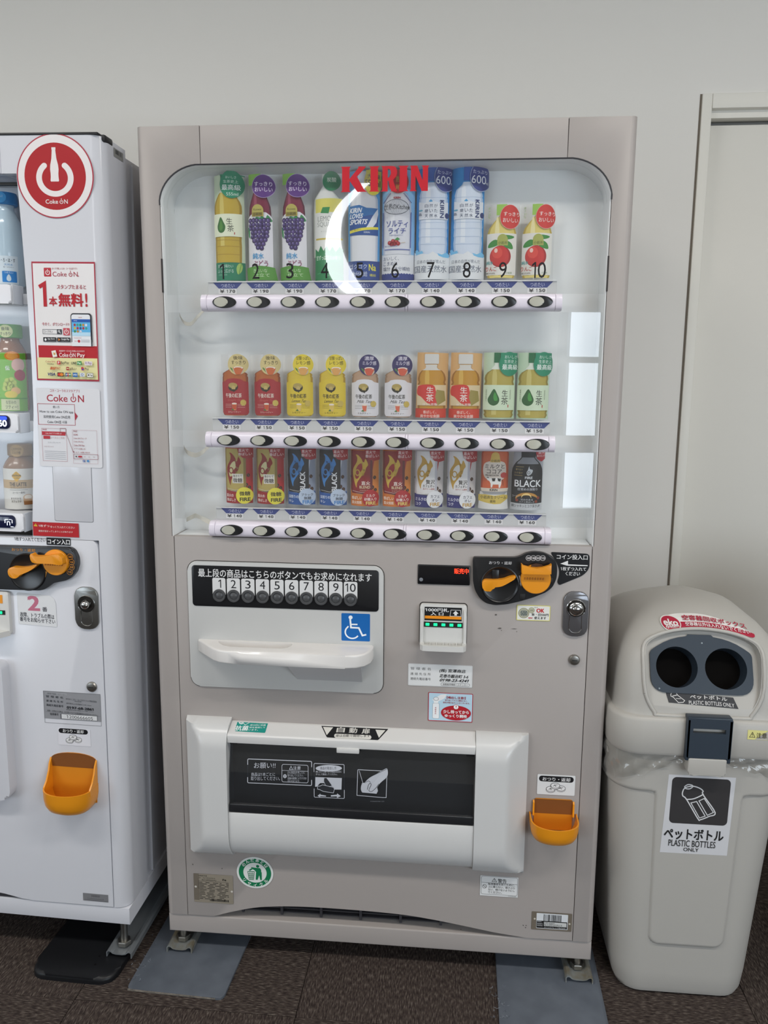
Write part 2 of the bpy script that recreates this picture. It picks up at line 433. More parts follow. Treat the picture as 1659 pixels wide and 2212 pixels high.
# floor: screed with carpet tiles laid quarter-turn
def carpet(name, rot):
    m = bpy.data.materials.new(name); m.use_nodes = True; nt = m.node_tree; b = nt.nodes['Principled BSDF']
    b.inputs['Roughness'].default_value = .95; b.inputs['Specular IOR Level'].default_value = .1
    tc = nt.nodes.new('ShaderNodeTexCoord'); mp = nt.nodes.new('ShaderNodeMapping'); mp.inputs['Rotation'].default_value = (0, 0, rot)
    nt.links.new(tc.outputs['Object'], mp.inputs[0])
    w = nt.nodes.new('ShaderNodeTexWave'); w.wave_type = 'BANDS'; w.bands_direction = 'X'; w.inputs['Scale'].default_value = 100
    w.inputs['Distortion'].default_value = 1.2; w.inputs['Detail'].default_value = 2; w.inputs['Detail Scale'].default_value = 6
    nt.links.new(mp.outputs[0], w.inputs[0])
    sq = nt.nodes.new('ShaderNodeMapping'); sq.inputs['Scale'].default_value = (330, 70, 1); nt.links.new(mp.outputs[0], sq.inputs[0])
    n = nt.nodes.new('ShaderNodeTexNoise'); n.inputs['Scale'].default_value = 1.; n.inputs['Detail'].default_value = 3
    nt.links.new(sq.outputs[0], n.inputs['Vector'])
    cr = nt.nodes.new('ShaderNodeValToRGB'); e = cr.color_ramp.elements
    e[0].position, e[0].color = .36, lin('3a3230'); e[1].position, e[1].color = .74, lin('7f766e')
    x = e.new(.55); x.color = lin('574d48')
    nt.links.new(n.outputs['Fac'], cr.inputs[0])
    mx = nt.nodes.new('ShaderNodeMix'); mx.data_type = 'RGBA'; mx.blend_type = 'MULTIPLY'; mx.inputs['Factor'].default_value = .6
    cr2 = nt.nodes.new('ShaderNodeValToRGB'); cr2.color_ramp.elements[0].color = (.38, .35, .33, 1); cr2.color_ramp.elements[1].color = (1, 1, 1, 1)
    nt.links.new(w.outputs['Fac'], cr2.inputs[0])
    nt.links.new(cr.outputs[0], mx.inputs['A']); nt.links.new(cr2.outputs[0], mx.inputs['B']); nt.links.new(mx.outputs['Result'], b.inputs['Base Color'])
    bp = nt.nodes.new('ShaderNodeBump'); bp.inputs['Strength'].default_value = .6; bp.inputs['Distance'].default_value = .002
    nt.links.new(w.outputs['Fac'], bp.inputs['Height']); nt.links.new(bp.outputs[0], b.inputs['Normal'])
    return m
CA, CB = carpet('carpet_along', 0.0), carpet('carpet_across', HALF)
fl = struct(box('floor', (XL, YF, -.1, XR, WY+.14, -.006), CA))
TILE_ME = []
for m in (CA, CB):
    bm = bmesh.new(); box_bm(bm, .0006, .0006, -.006, .4994, .4994, 0, bev=.0012, seg=1); TILE_ME.append(bm_mesh('carpet_tile', bm, m))
gx0, gy0 = .343-.5*4, -.163-.5*4            # a joint crosses the frame at y = -0.163
for i in range(9):
    for j in range(6):
        t = bpy.data.objects.new('carpet_tile', TILE_ME[(i+j) % 2]); COL.objects.link(t); t.parent = fl; t.location = (gx0+.5*i, gy0+.5*j, 0)
        if gy0+.5*j+.5 > WY: t.scale.y = (WY-.0005-(gy0+.5*j))/.5

# ceiling luminaires (above and in front of the machines): housing, diffuser and the lamp itself
def ceiling_light(x, y, L, power, label):
    r = thing('ceiling_light', label, 'ceiling lamp', (x, y, ZC), group='ceiling lamps of the hall')
    boxes('housing', [(-L/2-.02, -.11, -.05, L/2+.02, .11, 0)], mat('lamp_housing', 'e6e6e2', rough=.4), r, bev=.005)
    box('diffuser', (-L/2, -.09, -.056, L/2, .09, -.0505), mat('lamp_diffuser', 'fff6e8', emit=2.5), r)
    area('lamp', (x, y, ZC-.06), (0, 0, 0), L, .18, power, (1.0, .96, .91))
ceiling_light(-.78, -1.35, 1.2, 21, 'long white ceiling lamp in front of the grey machine')
ceiling_light(1.55, -1.35, 1.2, 22, 'long white ceiling lamp in front of the beige bin')
ceiling_light(-2.6, -1.45, 1.2, 18, 'added long white ceiling lamp left of the white machine, lighting the wall')  # extra lamp, added to light the wall
ceiling_light(3.6, -1.45, 1.2, 18, 'added long white ceiling lamp right of the door, lighting the wall')  # added likewise for the right part of the wall
# added glowing crescent on the far wall, shaped for its reflection in the cover
cres_o = [(x-.44, z) for x, z in [(.395, 2.80), (.22, 2.62), (.10, 2.42), (.06, 2.24), (.10, 2.08), (.24, 1.96), (.56, 1.86)]]
cres_i = [(x-.44, z) for x, z in [(.50, 1.90), (.34, 2.06), (.24, 2.20), (.205, 2.32), (.235, 2.48), (.33, 2.64), (.47, 2.80)]]
cres = smoothline(cres_o, 5) + smoothline(cres_i, 5)
cres_glow = struct(slab('window_3', [(x, z) for x, z in cres], YF+.012, YF+.001, mat('crescent_glow_emit', 'f6faff', emit=12), smooth=None))

# ------------------------------------------------------------------ grey vending machine
def fr(x, z, d):
    """a point measured on the door plane, seen at depth d in front of it"""
    k = 1 - d/1.66277
    return (CX+(x-CX)*k, CZ+(z-CZ)*k)
def frl(pts, d): return [fr(x, z, d) for x, z in pts]
M_GREY = mat('machine_paint', 'a59e9a', rough=.42, spec=.4, bump=.05, bscale=1500)
M_LINER = mat('showcase_white', 'eceeee', rough=.45, spec=.4)
M_WHITEP = mat('white_plastic', 'd9d8d6', rough=.3, spec=.45)
M_BTN = mat('rail_lilac', 'e2dbe6', rough=.28, spec=.5)
M_BLACK = mat('black_plastic', '17181b', rough=.3, spec=.5)
M_BLACKM = mat('black_matte', '101113', rough=.6)
M_ORANGE = mat('orange_plastic', 'e8951c', rough=.32, spec=.5)
M_CHROME = mat('chrome', 'c9c9c9', rough=.12, metal=1)
M_STEEL = mat('brushed_steel', '9c9a95', rough=.32, metal=1)
M_GAP = mat('joint_dark', '2b2724', rough=.8)  # dark filling of the joints
VM = thing('vending_machine', 'tall grey drinks vending machine with three rows of drinks behind a clear cover', 'vending machine', (.5, .36, 0))
def vp(fn, *a, **k): return fn(*a, parent=VM, world=True, **k)
ZB, ZT = .105, 1.875
slab('cabinet', [(.004, ZB), (.996, ZB), (.996, ZT-.004), (.004, ZT-.004)], .092, .72, M_GREY, VM, world=True)
# door: two posts, header, lower door
arcL = arc(.133, 1.7225, .0885, .078, 180, 90, 14); arcR = arc(.8687, 1.7225, .0885, .078, 0, 90, 14)
postL = [(0, ZB), (.0488, ZB), (.0488, 1.0275), (.0445, 1.0275)] + arcL + [(.1325, ZT), (.0, ZT)]
postR = [(1, ZB), (.9553, ZB), (.9553, 1.0275), (.9572, 1.0275)] + arcR + [(.8692, ZT), (1, ZT)]
def post(name, pts, xe):
    bm = bmesh.new(); slab_bm(bm, pts, 0, .09)
    es = [e for e in bm.edges if all(abs(v.co.x-xe) < 1e-5 for v in e.verts) and all(v.co.y < .001 for v in e.verts)]
    bmesh.ops.bevel(bm, geom=es, offset=.013, segments=5, profile=.5, affect='EDGES')
    es = [e for e in bm.edges if all(v.co.y < .0001 for v in e.verts) and len(e.link_faces) == 2 and e.calc_face_angle(0) > 1.2]
    bmesh.ops.bevel(bm, geom=es, offset=.0015, segments=2, profile=.5, affect='EDGES', clamp_overlap=True)
    return put(name, bm_mesh(name, bm, M_GREY), VM, True, .6)
post('frame_post', postL, 0.); post('frame_post', postR, 1.)
slab('header_panel', [(.1338, 1.8008), (.8679, 1.8008), (.8679, ZT), (.1338, ZT)], 0, .09, M_GREY, VM, bev=.0012, world=True)
slab('joint_strip', [(.131, 1.8), (.871, 1.8), (.871, ZT-.002), (.131, ZT-.002)], .002, .088, M_GAP, VM, world=True)
arch = smoothline([(.1227, .1085), (.16, .121), (.2244, .1372), (.3133, .1455), (.43, .1468), (.5538, .1435), (.63, .136), (.7044, .1251), (.78, .113), (.835, .107)], 5)
low = [(.0500, ZB), (.112, ZB)] + arch + [(.848, ZB), (.954, ZB), (.954, 1.0275), (.0500, 1.0275)]
slab('lower_door_panel', low, .0005, .02, M_GREY, VM, bev=.0012, world=True)
for a in (.0462, .9522): box('joint_strip', (a, .022, ZB, a+.006, .03, 1.027), M_GAP, VM, world=True)
# dark louvre behind the arch
lv = boxes('louver', [(.11, .05, .102, .87, .06, .152)], M_BLACKM, VM, world=True)
for k in range(4): box('slat', (.112, .028, .1075+k*.0105, .866, .048, .1105+k*.0105), mat('louver_grey', '37363a', rough=.6), lv, bev=.001)
for k in range(7): box('rib', (.175+k*.095, .024, .104, .181+k*.095, .03, .15), mat('louver_grey', '37363a', rough=.6), lv)
# plinth
slab('base_plinth', [(.001, .056), (.999, .056), (.999, ZB-.003), (.001, ZB-.003)], .004, .7, M_GREY, VM, bev=.004, seg=3, world=True)
# showcase interior
SD = .086
boxes('showcase_liner', [(.0455, SD, 1.02, .9565, SD+.004, 1.81), (.0455, .003, 1.021, .0472, SD, 1.7225), (.9548, .003, 1.021, .9563, SD, 1.7225), (.05, .003, 1.0215, .952, SD, 1.0272)], M_LINER, VM, world=True)
rim = [(x, z) for x, z in [(.0452, 1.7225)] + arcL[1:-1] + [(.133, 1.8), (.8687, 1.8)] + arcR[::-1][1:-1] + [(.9565, 1.7225)]]
vs = []; 
for x, z in rim: vs += [(x, .003, z-.0008), (x, SD, z-.0008)]
put('showcase_hood', mesh('showcase_hood', vs, [(2*i, 2*i+1, 2*i+3, 2*i+2) for i in range(len(rim)-1)], M_LINER), VM, True, .8)
tube('cover_gasket', [(x, -.0002, z) for x, z in rim], .0016, mat('gasket', '3a3a3e', rough=.6), VM, 6, True)
for x in (.0448, .9568): box('latch_slot', (x-.0012, -.0008, 1.548, x+.0012, .004, 1.616), mat('slot_black', '241c1c', rough=.6), VM, world=True)

# button rails, price strips, clear covers
RAILS = [(1.5267, .1768, .0717), (1.2415, .1785, .0721), (1.0465, .1805, .0710)]
PRICES = [['170', '190', '190', '170', '170', '170', '140', '140', '150', '150'], ['150']*10, ['140']*9 + ['160']]
STRIP = [(1.5462, 1.5725), (1.2605, 1.2868), (1.0655, 1.0908)]
XR0 = [(.1285, .8690), (.1300, .8670), (.1325, .8670)]
def rail_bm(bm, x0, x1, zc, h):
    prof = [(.03, h/2*.94), (.006, h/2), (-.004, h/2*.9), (-.0095, h/2*.62), (-.0115, 0), (-.0095, -h/2*.62), (-.004, -h/2*.9), (.006, -h/2), (.03, -h/2*.94)]
    prof = smoothline(prof, 3)
    a = [bm.verts.new((x0, y, zc+z)) for y, z in prof]; b = [bm.verts.new((x1, y, zc+z)) for y, z in prof]
    n = len(prof)
    for i in range(n): bm.faces.new((a[i], a[(i+1) % n], b[(i+1) % n], b[i]))
    bm.faces.new(a); bm.faces.new(b[::-1])
    es = [e for v in a+b for e in v.link_edges if (e.verts[0] in a) == (e.verts[1] in a)]
    bmesh.ops.bevel(bm, geom=list(set(es)), offset=.0012, segments=2, profile=.5, affect='EDGES', clamp_overlap=True)
M_BTNFACE = mat('button_face', 'b4b3a6', rough=.35, spec=.4)
M_STRIPC = mat('strip_clear_white', 'c6c7c6', rough=.35)
bezel_me = None
for r, (zc, xb, pitch) in enumerate(RAILS):
    x0, x1 = XR0[r]; bm = bmesh.new()
    xm = xb + pitch*(5.3 if r != 2 else 5.33)
    for a, b in ((x0, x0+.0125), (x0+.013, xm-.003), (xm-.0025, xm+.0025), (xm+.003, x1-.0135), (x1-.013, x1)): rail_bm(bm, a, b, zc, .034)
    rail = put('button_rail', bm_mesh('button_rail', bm, M_BTN), VM, True, .7)
    if bezel_me is None:
        bm = bmesh.new(); slab_bm(bm, ell(0, 0, .0252, .0118, 36), -.0135, -.0055, bev=.0008)
        for f in bm.faces: f.material_index = 0
        k0 = len(bm.faces)
        slab_bm(bm, ell(-.0068, .0003, .0148, .0096, 32), -.0150, -.012, bev=.0012)
        bm.faces.ensure_lookup_table()
        for f in bm.faces[k0:]: f.material_index = 1
        bezel_me = bm_mesh('select_button', bm, [M_BLACK, M_BTNFACE])
        for p in bezel_me.polygons: p.use_smooth = True
        bezel_me.set_sharp_from_angle(angle=.6)
    for i in range(10):
        o = bpy.data.objects.new('select_button', bezel_me); COL.objects.link(o); o.parent = rail; o.location = (xb+pitch*i+.0028, 0, zc)
    # price strip behind the rail
    z0, z1 = STRIP[r]; ps = box('price_strip', (x0+.006, .026, z0-.004, x1-.008, .034, z1), M_STRIPC, VM, world=True)
    box('strip_edge', (x0+.006, .0225, z1-.0015, x1-.008, .0255, z1+.0005), mat('strip_edge_white', 'e2e2e2', rough=.3), ps)
    for i in range(10):
        xc = xb + pitch*i
        p = P(eps=.0001); zz = z1-.002
        h = (z1-z0)
        p.poly([(xc-.44*pitch, zz), (xc+.44*pitch, zz), (xc+.27*pitch, zz-.47*h), (xc-.27*pitch, zz-.47*h)], '2f3f80')
        p.text('つめたい', xc-.2*pitch, zz-.08*h, xc+.2*pitch, zz-.40*h, 'c9cbdc', b=0)
        p.rect(xc-.275*pitch, zz-.47*h, xc+.265*pitch, zz-.90*h, 'dddcdb')
        p.text('¥', xc-.24*pitch, zz-.54*h, xc-.10*pitch, zz-.81*h, '3a3a3a', b=.03)
        t = PRICES[r][i]; w = .29*pitch/3
        for k, ch in enumerate(t):
            xx = xc-.06*pitch+k*w
            p.text(ch, xx+(w*.30 if ch == '1' else w*.08), zz-.55*h, xx+(w*.62 if ch == '1' else w*.92), zz-.80*h, '3a3a3a', b=.03)
        p.build('price_card', ps, flat(.0258))

# ribbon cables on the left and the right of the rails
M_RIB = mat('ribbon_cable', 'cfcbc0', rough=.5)
def ribbon(name, pts, w):
    vs = []; path = smoothline(pts, 6); nrm = []
    for i, (x, y, z) in enumerate(path): vs += [(x, y, z-w/2), (x, y-.004*math.sin(i*.55), z+w/2)]
    n = len(path); vs2 = vs + [(x, y+.0012, z) for x, y, z in vs]; m = len(vs)
    fs = []
    for i in range(n-1):
        fs += [(2*i, 2*i+1, 2*i+3, 2*i+2), (m+2*i+2, m+2*i+3, m+2*i+1, m+2*i), (2*i, 2*i+2, m+2*i+2, m+2*i), (2*i+1, m+2*i+1, m+2*i+3, 2*i+3)]
    return put(name, mesh(name, vs2, fs, M_RIB), VM, True, 1.0)
ribbon('ribbon_cable', [(.058, .06, 1.508), (.07, .055, 1.490), (.09, .045, 1.488), (.112, .03, 1.505), (.132, .02, 1.520)], .008)
ribbon('ribbon_cable', [(.058, .06, 1.219), (.07, .054, 1.206), (.09, .046, 1.203), (.11, .035, 1.212), (.133, .02, 1.232)], .010)
ribbon('ribbon_cable', [(.058, .06, 1.054), (.07, .055, 1.060), (.085, .048, 1.066), (.105, .035, 1.061), (.136, .02, 1.050)], .010)

# clear bulged cover in three lengths between the rails
M_ACR = sheet('clear_cover', 'fafbfb', ior=1.5, haze=.02, gloss=.01, gain=2.1)
def cov(x): return .018 - .017*max(0, 1-((x-.5)/.455)**2)
def cover(zlo, zhi, topcurve=False):
    nx, nz = 44, 12; vs = []; fs = []
    for j in range(nz+1):
        for i in range(nx+1):
            x = .0465 + (.955-.0465)*i/nx; zt = zhi
            if topcurve:
                dx = max(0, .133-x, x-.8687)/.0885; zt = 1.7225 + .077*math.sqrt(max(0, 1-min(1, dx)**2))
            z = zlo + (zt-zlo)*j/nz
            y = cov(x) + .004*math.sin(math.pi*j/nz)*0
            if topcurve and z > 1.70: y = y + .0015*((z-1.70)/.1)**2
            vs.append((x, min(y, .021), z))
    for j in range(nz):
        for i in range(nx):
            a = j*(nx+1)+i; fs.append((a, a+1, a+nx+2, a+nx+1))
    return put('clear_cover', mesh('clear_cover', vs, fs, M_ACR), VM, True, 3.2)
c1 = cover(1.5445, 1.80, True); cover(1.2595, 1.5085); cover(1.0645, 1.2235)
# lettering on the cover: red maker's lettering and the numbers 1-10
lo = P(eps=.0001)
KR = 'c2202e'
def kl(pts): lo.poly(pts, KR, keep=True)
x = lambda u: .4215 + u*(.5985-.4215); z = lambda v: 1.7430 + v*(1.7915-1.7430)
kl([(x(0), z(0)), (x(.015), z(.06)), (x(.015), z(.94)), (x(0), z(1)), (x(.115), z(1)), (x(.1), z(.94)), (x(.1), z(.06)), (x(.115), z(0))])
kl([(x(.1), z(.52)), (x(.2), z(.94)), (x(.2), z(1)), (x(.285), z(1)), (x(.275), z(.93)), (x(.185), z(.60)), (x(.265), z(.10)), (x(.30), z(0)), (x(.19), z(0)), (x(.1), z(.44))])
for a in (.325, .655):
    kl([(x(a), z(0)), (x(a+.015), z(.06)), (x(a+.015), z(.94)), (x(a), z(1)), (x(a+.115), z(1)), (x(a+.1), z(.94)), (x(a+.1), z(.06)), (x(a+.115), z(0))])
kl([(x(.46), z(0)), (x(.475), z(.06)), (x(.475), z(.94)), (x(.46), z(1)), (x(.535), z(1)), (x(.535), z(0))])
lo.poly([(x(.53), z(1)), (x(.575), z(1))] + [(x(u), z(v)) for u, v in ((.615, .98), (.634, .90), (.642, .75), (.634, .60), (.61, .50), (.597, .46), (.622, .14), (.645, 0), (.58, 0), (.565, .12), (.545, .42), (.53, .42), (.53, .54), (.55, .55), (.566, .63), (.57, .74), (.565, .84), (.55, .89), (.53, .89))], KR, keep=True)
kl([(x(.785), z(0)), (x(.797), z(.06)), (x(.797), z(.94)), (x(.785), z(1)), (x(.868), z(1)), (x(.93), z(.42)), (x(.93), z(.94)), (x(.915), z(1)), (x(1), z(1)), (x(.99), z(.94)), (x(.99), z(0)), (x(.92), z(0)), (x(.85), z(.60)), (x(.85), z(.06)), (x(.865), z(0))])
lo.build('cover_lettering', c1, lambda u, v, d: (u, cov(u)+(.0015*((v-1.70)/.1)**2 if v > 1.70 else 0)-.0008-d, v))
for i in range(10):
    nu = P(eps=.0001); xc = .1701 + (.8228-.1701)/9*i; h = .0308; w = .0155
    if i == 9:
        nu.text('1', xc-.0145, 1.6062, xc-.0065, 1.6062-h, '1c1a1c', keep=True); nu.text('0', xc-.003, 1.6062, xc+.0135, 1.6062-h, '1c1a1c', keep=True)
    elif i == 0: nu.text('1', xc-.0045, 1.6062, xc+.0045, 1.6062-h, '1c1a1c')
    else: nu.text(str(i+1), xc-w/2, 1.6062, xc+w/2, 1.6062-h, '1c1a1c')
    nu.build('cover_numeral', c1, lambda u, v, d: (u, cov(u)-.0008-d, v))

# ------------------------------------------------------------------ grey machine: controls on the lower door
# accessible panel with the ten buttons
ap = slab('accessible_panel', rrect(.0782, .6835, .5146, .9735, .022), -.0035, .001, mat('panel_light_grey', 'c2c2c0', rough=.35, spec=.4), VM, bev=.0025, seg=3, world=True)
slab('panel_joint', rrect(.0768, .6820, .5160, .9750, .0235), -.0004, .001, M_GAP, ap)
bp_ = slab('black_plate', rrect(.0888, .8722, .5040, .9645, .007), -.0048, -.003, M_BLACK, ap, bev=.0004)
p = sticker_px((.1035, .9386, .4885, .9575), (175, 155, 1460, 225)); p.text('最上段の商品はこちらのボタンでもお求めになれます', 175, 155, 1460, 225, 'e4e4e4', b=.012); p.build('plate_lettering', ap, flat(-.0049))
for i in range(10):
    xc = .1497 + (.4426-.1497)/9*i
    p = P(eps=.0001); p.poly(rrect(xc-.0148, .897, xc+.0148, .9375, .004), 'dcdcdc')
    if i < 9: p.text(str(i+1), xc-(.0058 if i else .001), .9335, xc+(.0062 if i else .005), .9150, '26262a')
    else: p.text('1', xc-.0115, .9335, xc-.0055, .9150, '26262a'); p.text('0', xc-.0015, .9335, xc+.0112, .9150, '26262a')
    p.build('button_tag', ap, flat(-.0049))
    b = revolve('push_button', [(.0145, -.0048), (.0145, .0005), (.0135, .002), (.0100, .002), (.0088, .0003), (.0088, -.0005), (.0055, .0015), (0, .0022)], mat('button_ring', '4a4b4d', rough=.35), ap, 'Y', (xc, -.0065, .8975), 28)
p = sticker_px((.4221, .8035, .4853, .8662), (1237, 488, 1452, 706)); p.rect(1237, 488, 1452, 706, '1463ad', r=8)
W = 'e9eef2'
p.ell(1306, 520, 15, 15, W)
p.line([(1303, 530), (1309, 600), (1368, 601), (1395, 660), (1424, 652)], 13, W)
p.line([(1307, 575), (1358, 574)], 11, W)
p.line([(1366+0, 601), (1370, 603)], 8, W)
a = arc(1318, 634, 52, 52, -118, 62, 24)
p.line([(1290, 590)] + [(1318+52*math.cos(math.radians(t)), 636+50*math.sin(math.radians(t))) for t in range(225, 24, -12)], 11, W)
p.build('wheelchair_sticker', ap, flat(-.0036))
# tray with a slot, and its gusset
tp = [(.098, 0), (.150, .062)]
tray = [(.098, 0), (.099, -.004), (.150, -.058), (.166, -.068), (.185, -.0725), (.215, -.0735), (.44, -.0735), (.463, -.070), (.480, -.058), (.491, -.038), (.494, -.015), (.494, 0)]
bm = bmesh.new(); top = .795; bot = .766
f = [bm.verts.new((x, y-.003, top)) for x, y in tray]; k = [bm.verts.new((x, y-.003, bot)) for x, y in tray]; n = len(tray)
bm.faces.new(f); bm.faces.new(k[::-1])
for i in range(n): bm.faces.new((f[i], k[i], k[(i+1) % n], f[(i+1) % n]))
es = [e for v in f+k for e in v.link_edges if (e.verts[0] in f) == (e.verts[1] in f) and min(v.co.y for v in e.verts) < -.004]
bmesh.ops.bevel(bm, geom=list(set(es)), offset=.004, segments=4, profile=.5, affect='EDGES', clamp_overlap=True)
M_TRAY = mat('tray_white', 'e3e0dd', rough=.18, spec=.5)
ty = put('coin_tray', bm_mesh('coin_tray', bm, M_TRAY), VM, True, .6)
cut = bmesh.new()
cp = [(.146, -.012), (.314, -.012), (.3155, -.022), (.311, -.038), (.297, -.0475), (.185, -.0475), (.166, -.040), (.152, -.024)]
cp = rounded(cp, .006, 4)
a1 = [cut.verts.new((x, y, .82)) for x, y in cp]; a2 = [cut.verts.new((x, y, .775)) for x, y in cp]; n = len(cp)
cut.faces.new(a1); cut.faces.new(a2[::-1])
for i in range(n): cut.faces.new((a1[i], a2[i], a2[(i+1) % n], a1[(i+1) % n]))
co = put('cutter', bm_mesh('cutter', cut, M_TRAY)); boolean(ty, co)
ty.data.set_sharp_from_angle(angle=.6)
gx = [(.318, 0, .7665), (.470, 0, .7665), (.470, 0, .708), (.330, 0, .708)]
vs = [(.307, -.058, .766), (.4725, -.058, .766), (.4685, -.003, .709), (.3235, -.003, .709), (.307, -.003, .766), (.4725, -.003, .766)]
put('tray_gusset', mesh('tray_gusset', vs, [(0, 1, 2, 3), (0, 3, 4), (1, 5, 2), (0, 4, 5, 1), (3, 2, 5, 4)], mat('gusset_grey', 'b9b9bb', rough=.2)), VM, True)

# price display
ds = slab('price_display', rrect(.588, .9365, .7, .9795, .002), -.002, .002, M_BLACK, VM, bev=.0006, world=True)
slab('display_window', rrect(.5905, .939, .6975, .977, .001), -.0024, -.0019, mat('display_glass', '0b0b10', rough=.08), ds)
p = sticker_px((.588, .9365, .7, .9795), (220, 170, 617, 332))
LED = mat('red_led', 'ff3a1c', emit=2.2)
p.text('販売中', 497, 193, 606, 238, LED, b=.004)
p.build('led_lettering', ds, flat(-.0025))
revolve('sensor_dot', [(.0042, 0), (.0036, .0008), (0, .001)], mat('sensor_grey', '7e8288', rough=.3), ds, 'Y', (.5955, -.0024, .9465), 16)

# coin unit: black plate, lever, coin knob
cu_px = [(640, 135), (650, 120), (970, 122), (1005, 112), (1050, 88), (1110, 78), (1180, 85), (1245, 115), (1280, 165), (1285, 215), (1280, 280), (1250, 345), (1200, 385), (1100, 425), (1000, 455), (900, 478), (810, 485), (740, 470), (690, 430), (655, 370), (640, 300)]
# zoom of (840,1170)-(1310,1580), 3.53 per px; plane coordinates by the four corners measured above
def cu(px, py):
    X_ = 840+px/3.5298; Y_ = 1170+py/3.5293
    return fr(.7046+.000974*(X_-1021)+.000032*(Y_-1204), .9979-.001018*(Y_-1204)+.0000274*(X_-1021), .012)
plate = rounded([cu(*q) for q in cu_px], .006, 3)
cpl = slab('coin_mechanism', plate, -.012, .001, M_BLACK, VM, bev=.004, seg=3, world=True)
lc = cu(848, 325); lr = .0405
revolve('lever_dial', [(lr, 0), (lr, .0025), (lr-.002, .0032), (lr-.004, .0018), (lr-.008, .0004), (0, .0004)], mat('dial_black', '131417', rough=.28), cpl, 'Y', (lc[0], -.0118, lc[1]), 48)
box('dial_rib', (lc[0]-.017, -.0145, lc[1]+.006, lc[0]-.003, -.0118, lc[1]+.032), M_BLACK, cpl, bev=.0008)
lev = [cu(*q) for q in smoothline([(712, 340), (712, 305), (735, 288), (790, 288), (870, 282), (920, 265), (963, 258), (966, 275), (920, 305), (860, 335), (800, 345), (785, 368), (750, 377), (722, 362)], 4, True)]
slab('return_lever', frl(lev, .008), -.026, -.0125, M_ORANGE, cpl, bev=.002, seg=3)
kc = cu(1120, 270)
kb = revolve('coin_knob', [(.0315, -.001), (.0315, .006), (.030, .0075), (0, .0078)], M_ORANGE, cpl, 'Y', (kc[0], -.012, kc[1]-.003), 48)
gp = [cu(*q) for q in [(1010, 165), (1030, 183), (1075, 195), (1130, 199), (1180, 195), (1222, 183), (1240, 170), (1238, 245), (1226, 240), (1020, 236), (1012, 238)]]
slab('knob_grip', frl(gp, .016), -.034, -.019, M_ORANGE, cpl, bev=.0025, seg=3)
slab('coin_slot', [cu(1075, 192), cu(1180, 192), cu(1165, 168), cu(1120, 158), cu(1088, 168)], -.0204, -.0190, mat('slot_brown', '3a2110', rough=.5), cpl)
boxes('knob_teeth', [(kc[0]-.024+.0055*i, -.0215, kc[1]-.0035, kc[0]-.022+.0055*i, -.0195, kc[1]+.001) for i in range(8)], mat('orange_deep', 'b0690f', rough=.5), cpl)
p = P(eps=.0001)
def T(st, a, b, c, d, m, bo=0.): A = cu(a, b); B = cu(c, d); p.text(st, A[0], A[1], B[0], B[1], m, b=bo)
T('おつり・返却', 765, 147, 937, 176, 'c9c9cc', .01)
for i, t in enumerate(('500', '100', '50', '10')):
    c = cu(1066+36*i, 125); p.ring(c[0], c[1], .0057, .0057, .0007, 'd6d6d8'); T(t, 1053+36*i, 117, 1080+36*i, 134, 'd6d6d8', .02)
p.poly([cu(*q) for q in [(992, 258), (1002, 256), (1010, 300), (1020, 308), (1010, 340), (1000, 318), (1003, 306)]], 'a9abb0')
p.build('plate_print', cpl, flat(-.0121))
boxes('plate_notch', [(cu(1015, 0)[0], -.0135, cu(0, 412)[1]-.0, cu(1055, 0)[0], -.0115, cu(0, 368)[1]), (cu(1222, 0)[0], -.0135, cu(0, 282)[1], cu(1262, 0)[0], -.0115, cu(0, 240)[1])], M_BLACKM, cpl, bev=.0006)
# coin slot label
lp = rounded([(.8672, 1.0145), (.9494, 1.0125), (.9500, .980), (.938, .9655), (.8890, .9425), (.8845, .949), (.8888, .968), (.8855, .985), (.876, 1.0)], [.006, .009, .012, .01, .004, .004, .01, .01, .004], 4)
p = P(eps=.0001); p.poly(lp, '17181b')
x0, z1 = .8672, 1.0145
def q3(px, py): return (.8672+(px-1227)/(1530-1227)*(.9494-.8672), 1.0145-(py-80)/(330-80)*(1.0145-.9425)+ (px-1227)/303*.0014)
def T3(st, a, b, c, d): A = q3(a, b); B = q3(c, d); p.text(st, A[0], A[1], B[0], B[1], 'e6e6e6', b=.012)
T3('コイン投入口', 1278, 97, 1515, 138)
p.poly([q3(*q) for q in [(1307, 168), (1366, 145), (1367, 172), (1518, 177), (1518, 184), (1360, 182)]], 'e6e6e6')
T3('1枚ずつ入れて', 1312, 190, 1508, 222); T3('ください', 1352, 226, 1462, 258)
p.build('coin_label', VM, flat(-.0006), world=True)

# bill slot
bs = slab('bill_slot', rrect(.5945, .7960, .6952, .8945, .007), -.010, .001, mat('bill_white', 'd4d3d0', rough=.35), VM, bev=.003, seg=3, world=True)
slab('slot_joint', rrect(.5928, .800, .6966, .8965, .008), -.0006, .001, M_GAP, bs)
p = sticker_px((.6042, .8585, .6845, .8885), (272, 490, 553, 597))
p.rect(272, 490, 553, 597, '191a1c'); p.rect(275, 560, 550, 583, 'f0941e')
p.text('1000円札', 277, 497, 455, 527, 'e8e8e8', b=.02); p.text('入 口', 318, 530, 415, 556, 'e8e8e8', b=.02)
p.line([(470, 509), (542, 509), (548, 558), (464, 558)], 3, 'e8e8e8', closed=True)
p.poly([(506, 514), (528, 537), (516, 537), (516, 552), (497, 552), (497, 537), (485, 537)], 'e8e8e8')
p.build('bill_label', bs, flat(-.0101))
box('note_mouth', (.6035, -.0112, .8440, .6865, -.0098, .8555), M_BLACKM, bs)
for i in range(5):
    c = .6105+.0172*i; box('green_led', (c-.0035, -.0122, .8468, c+.0045, -.0110, .8528), mat('green_led', '10e884', emit=1.6), bs, bev=.0006)
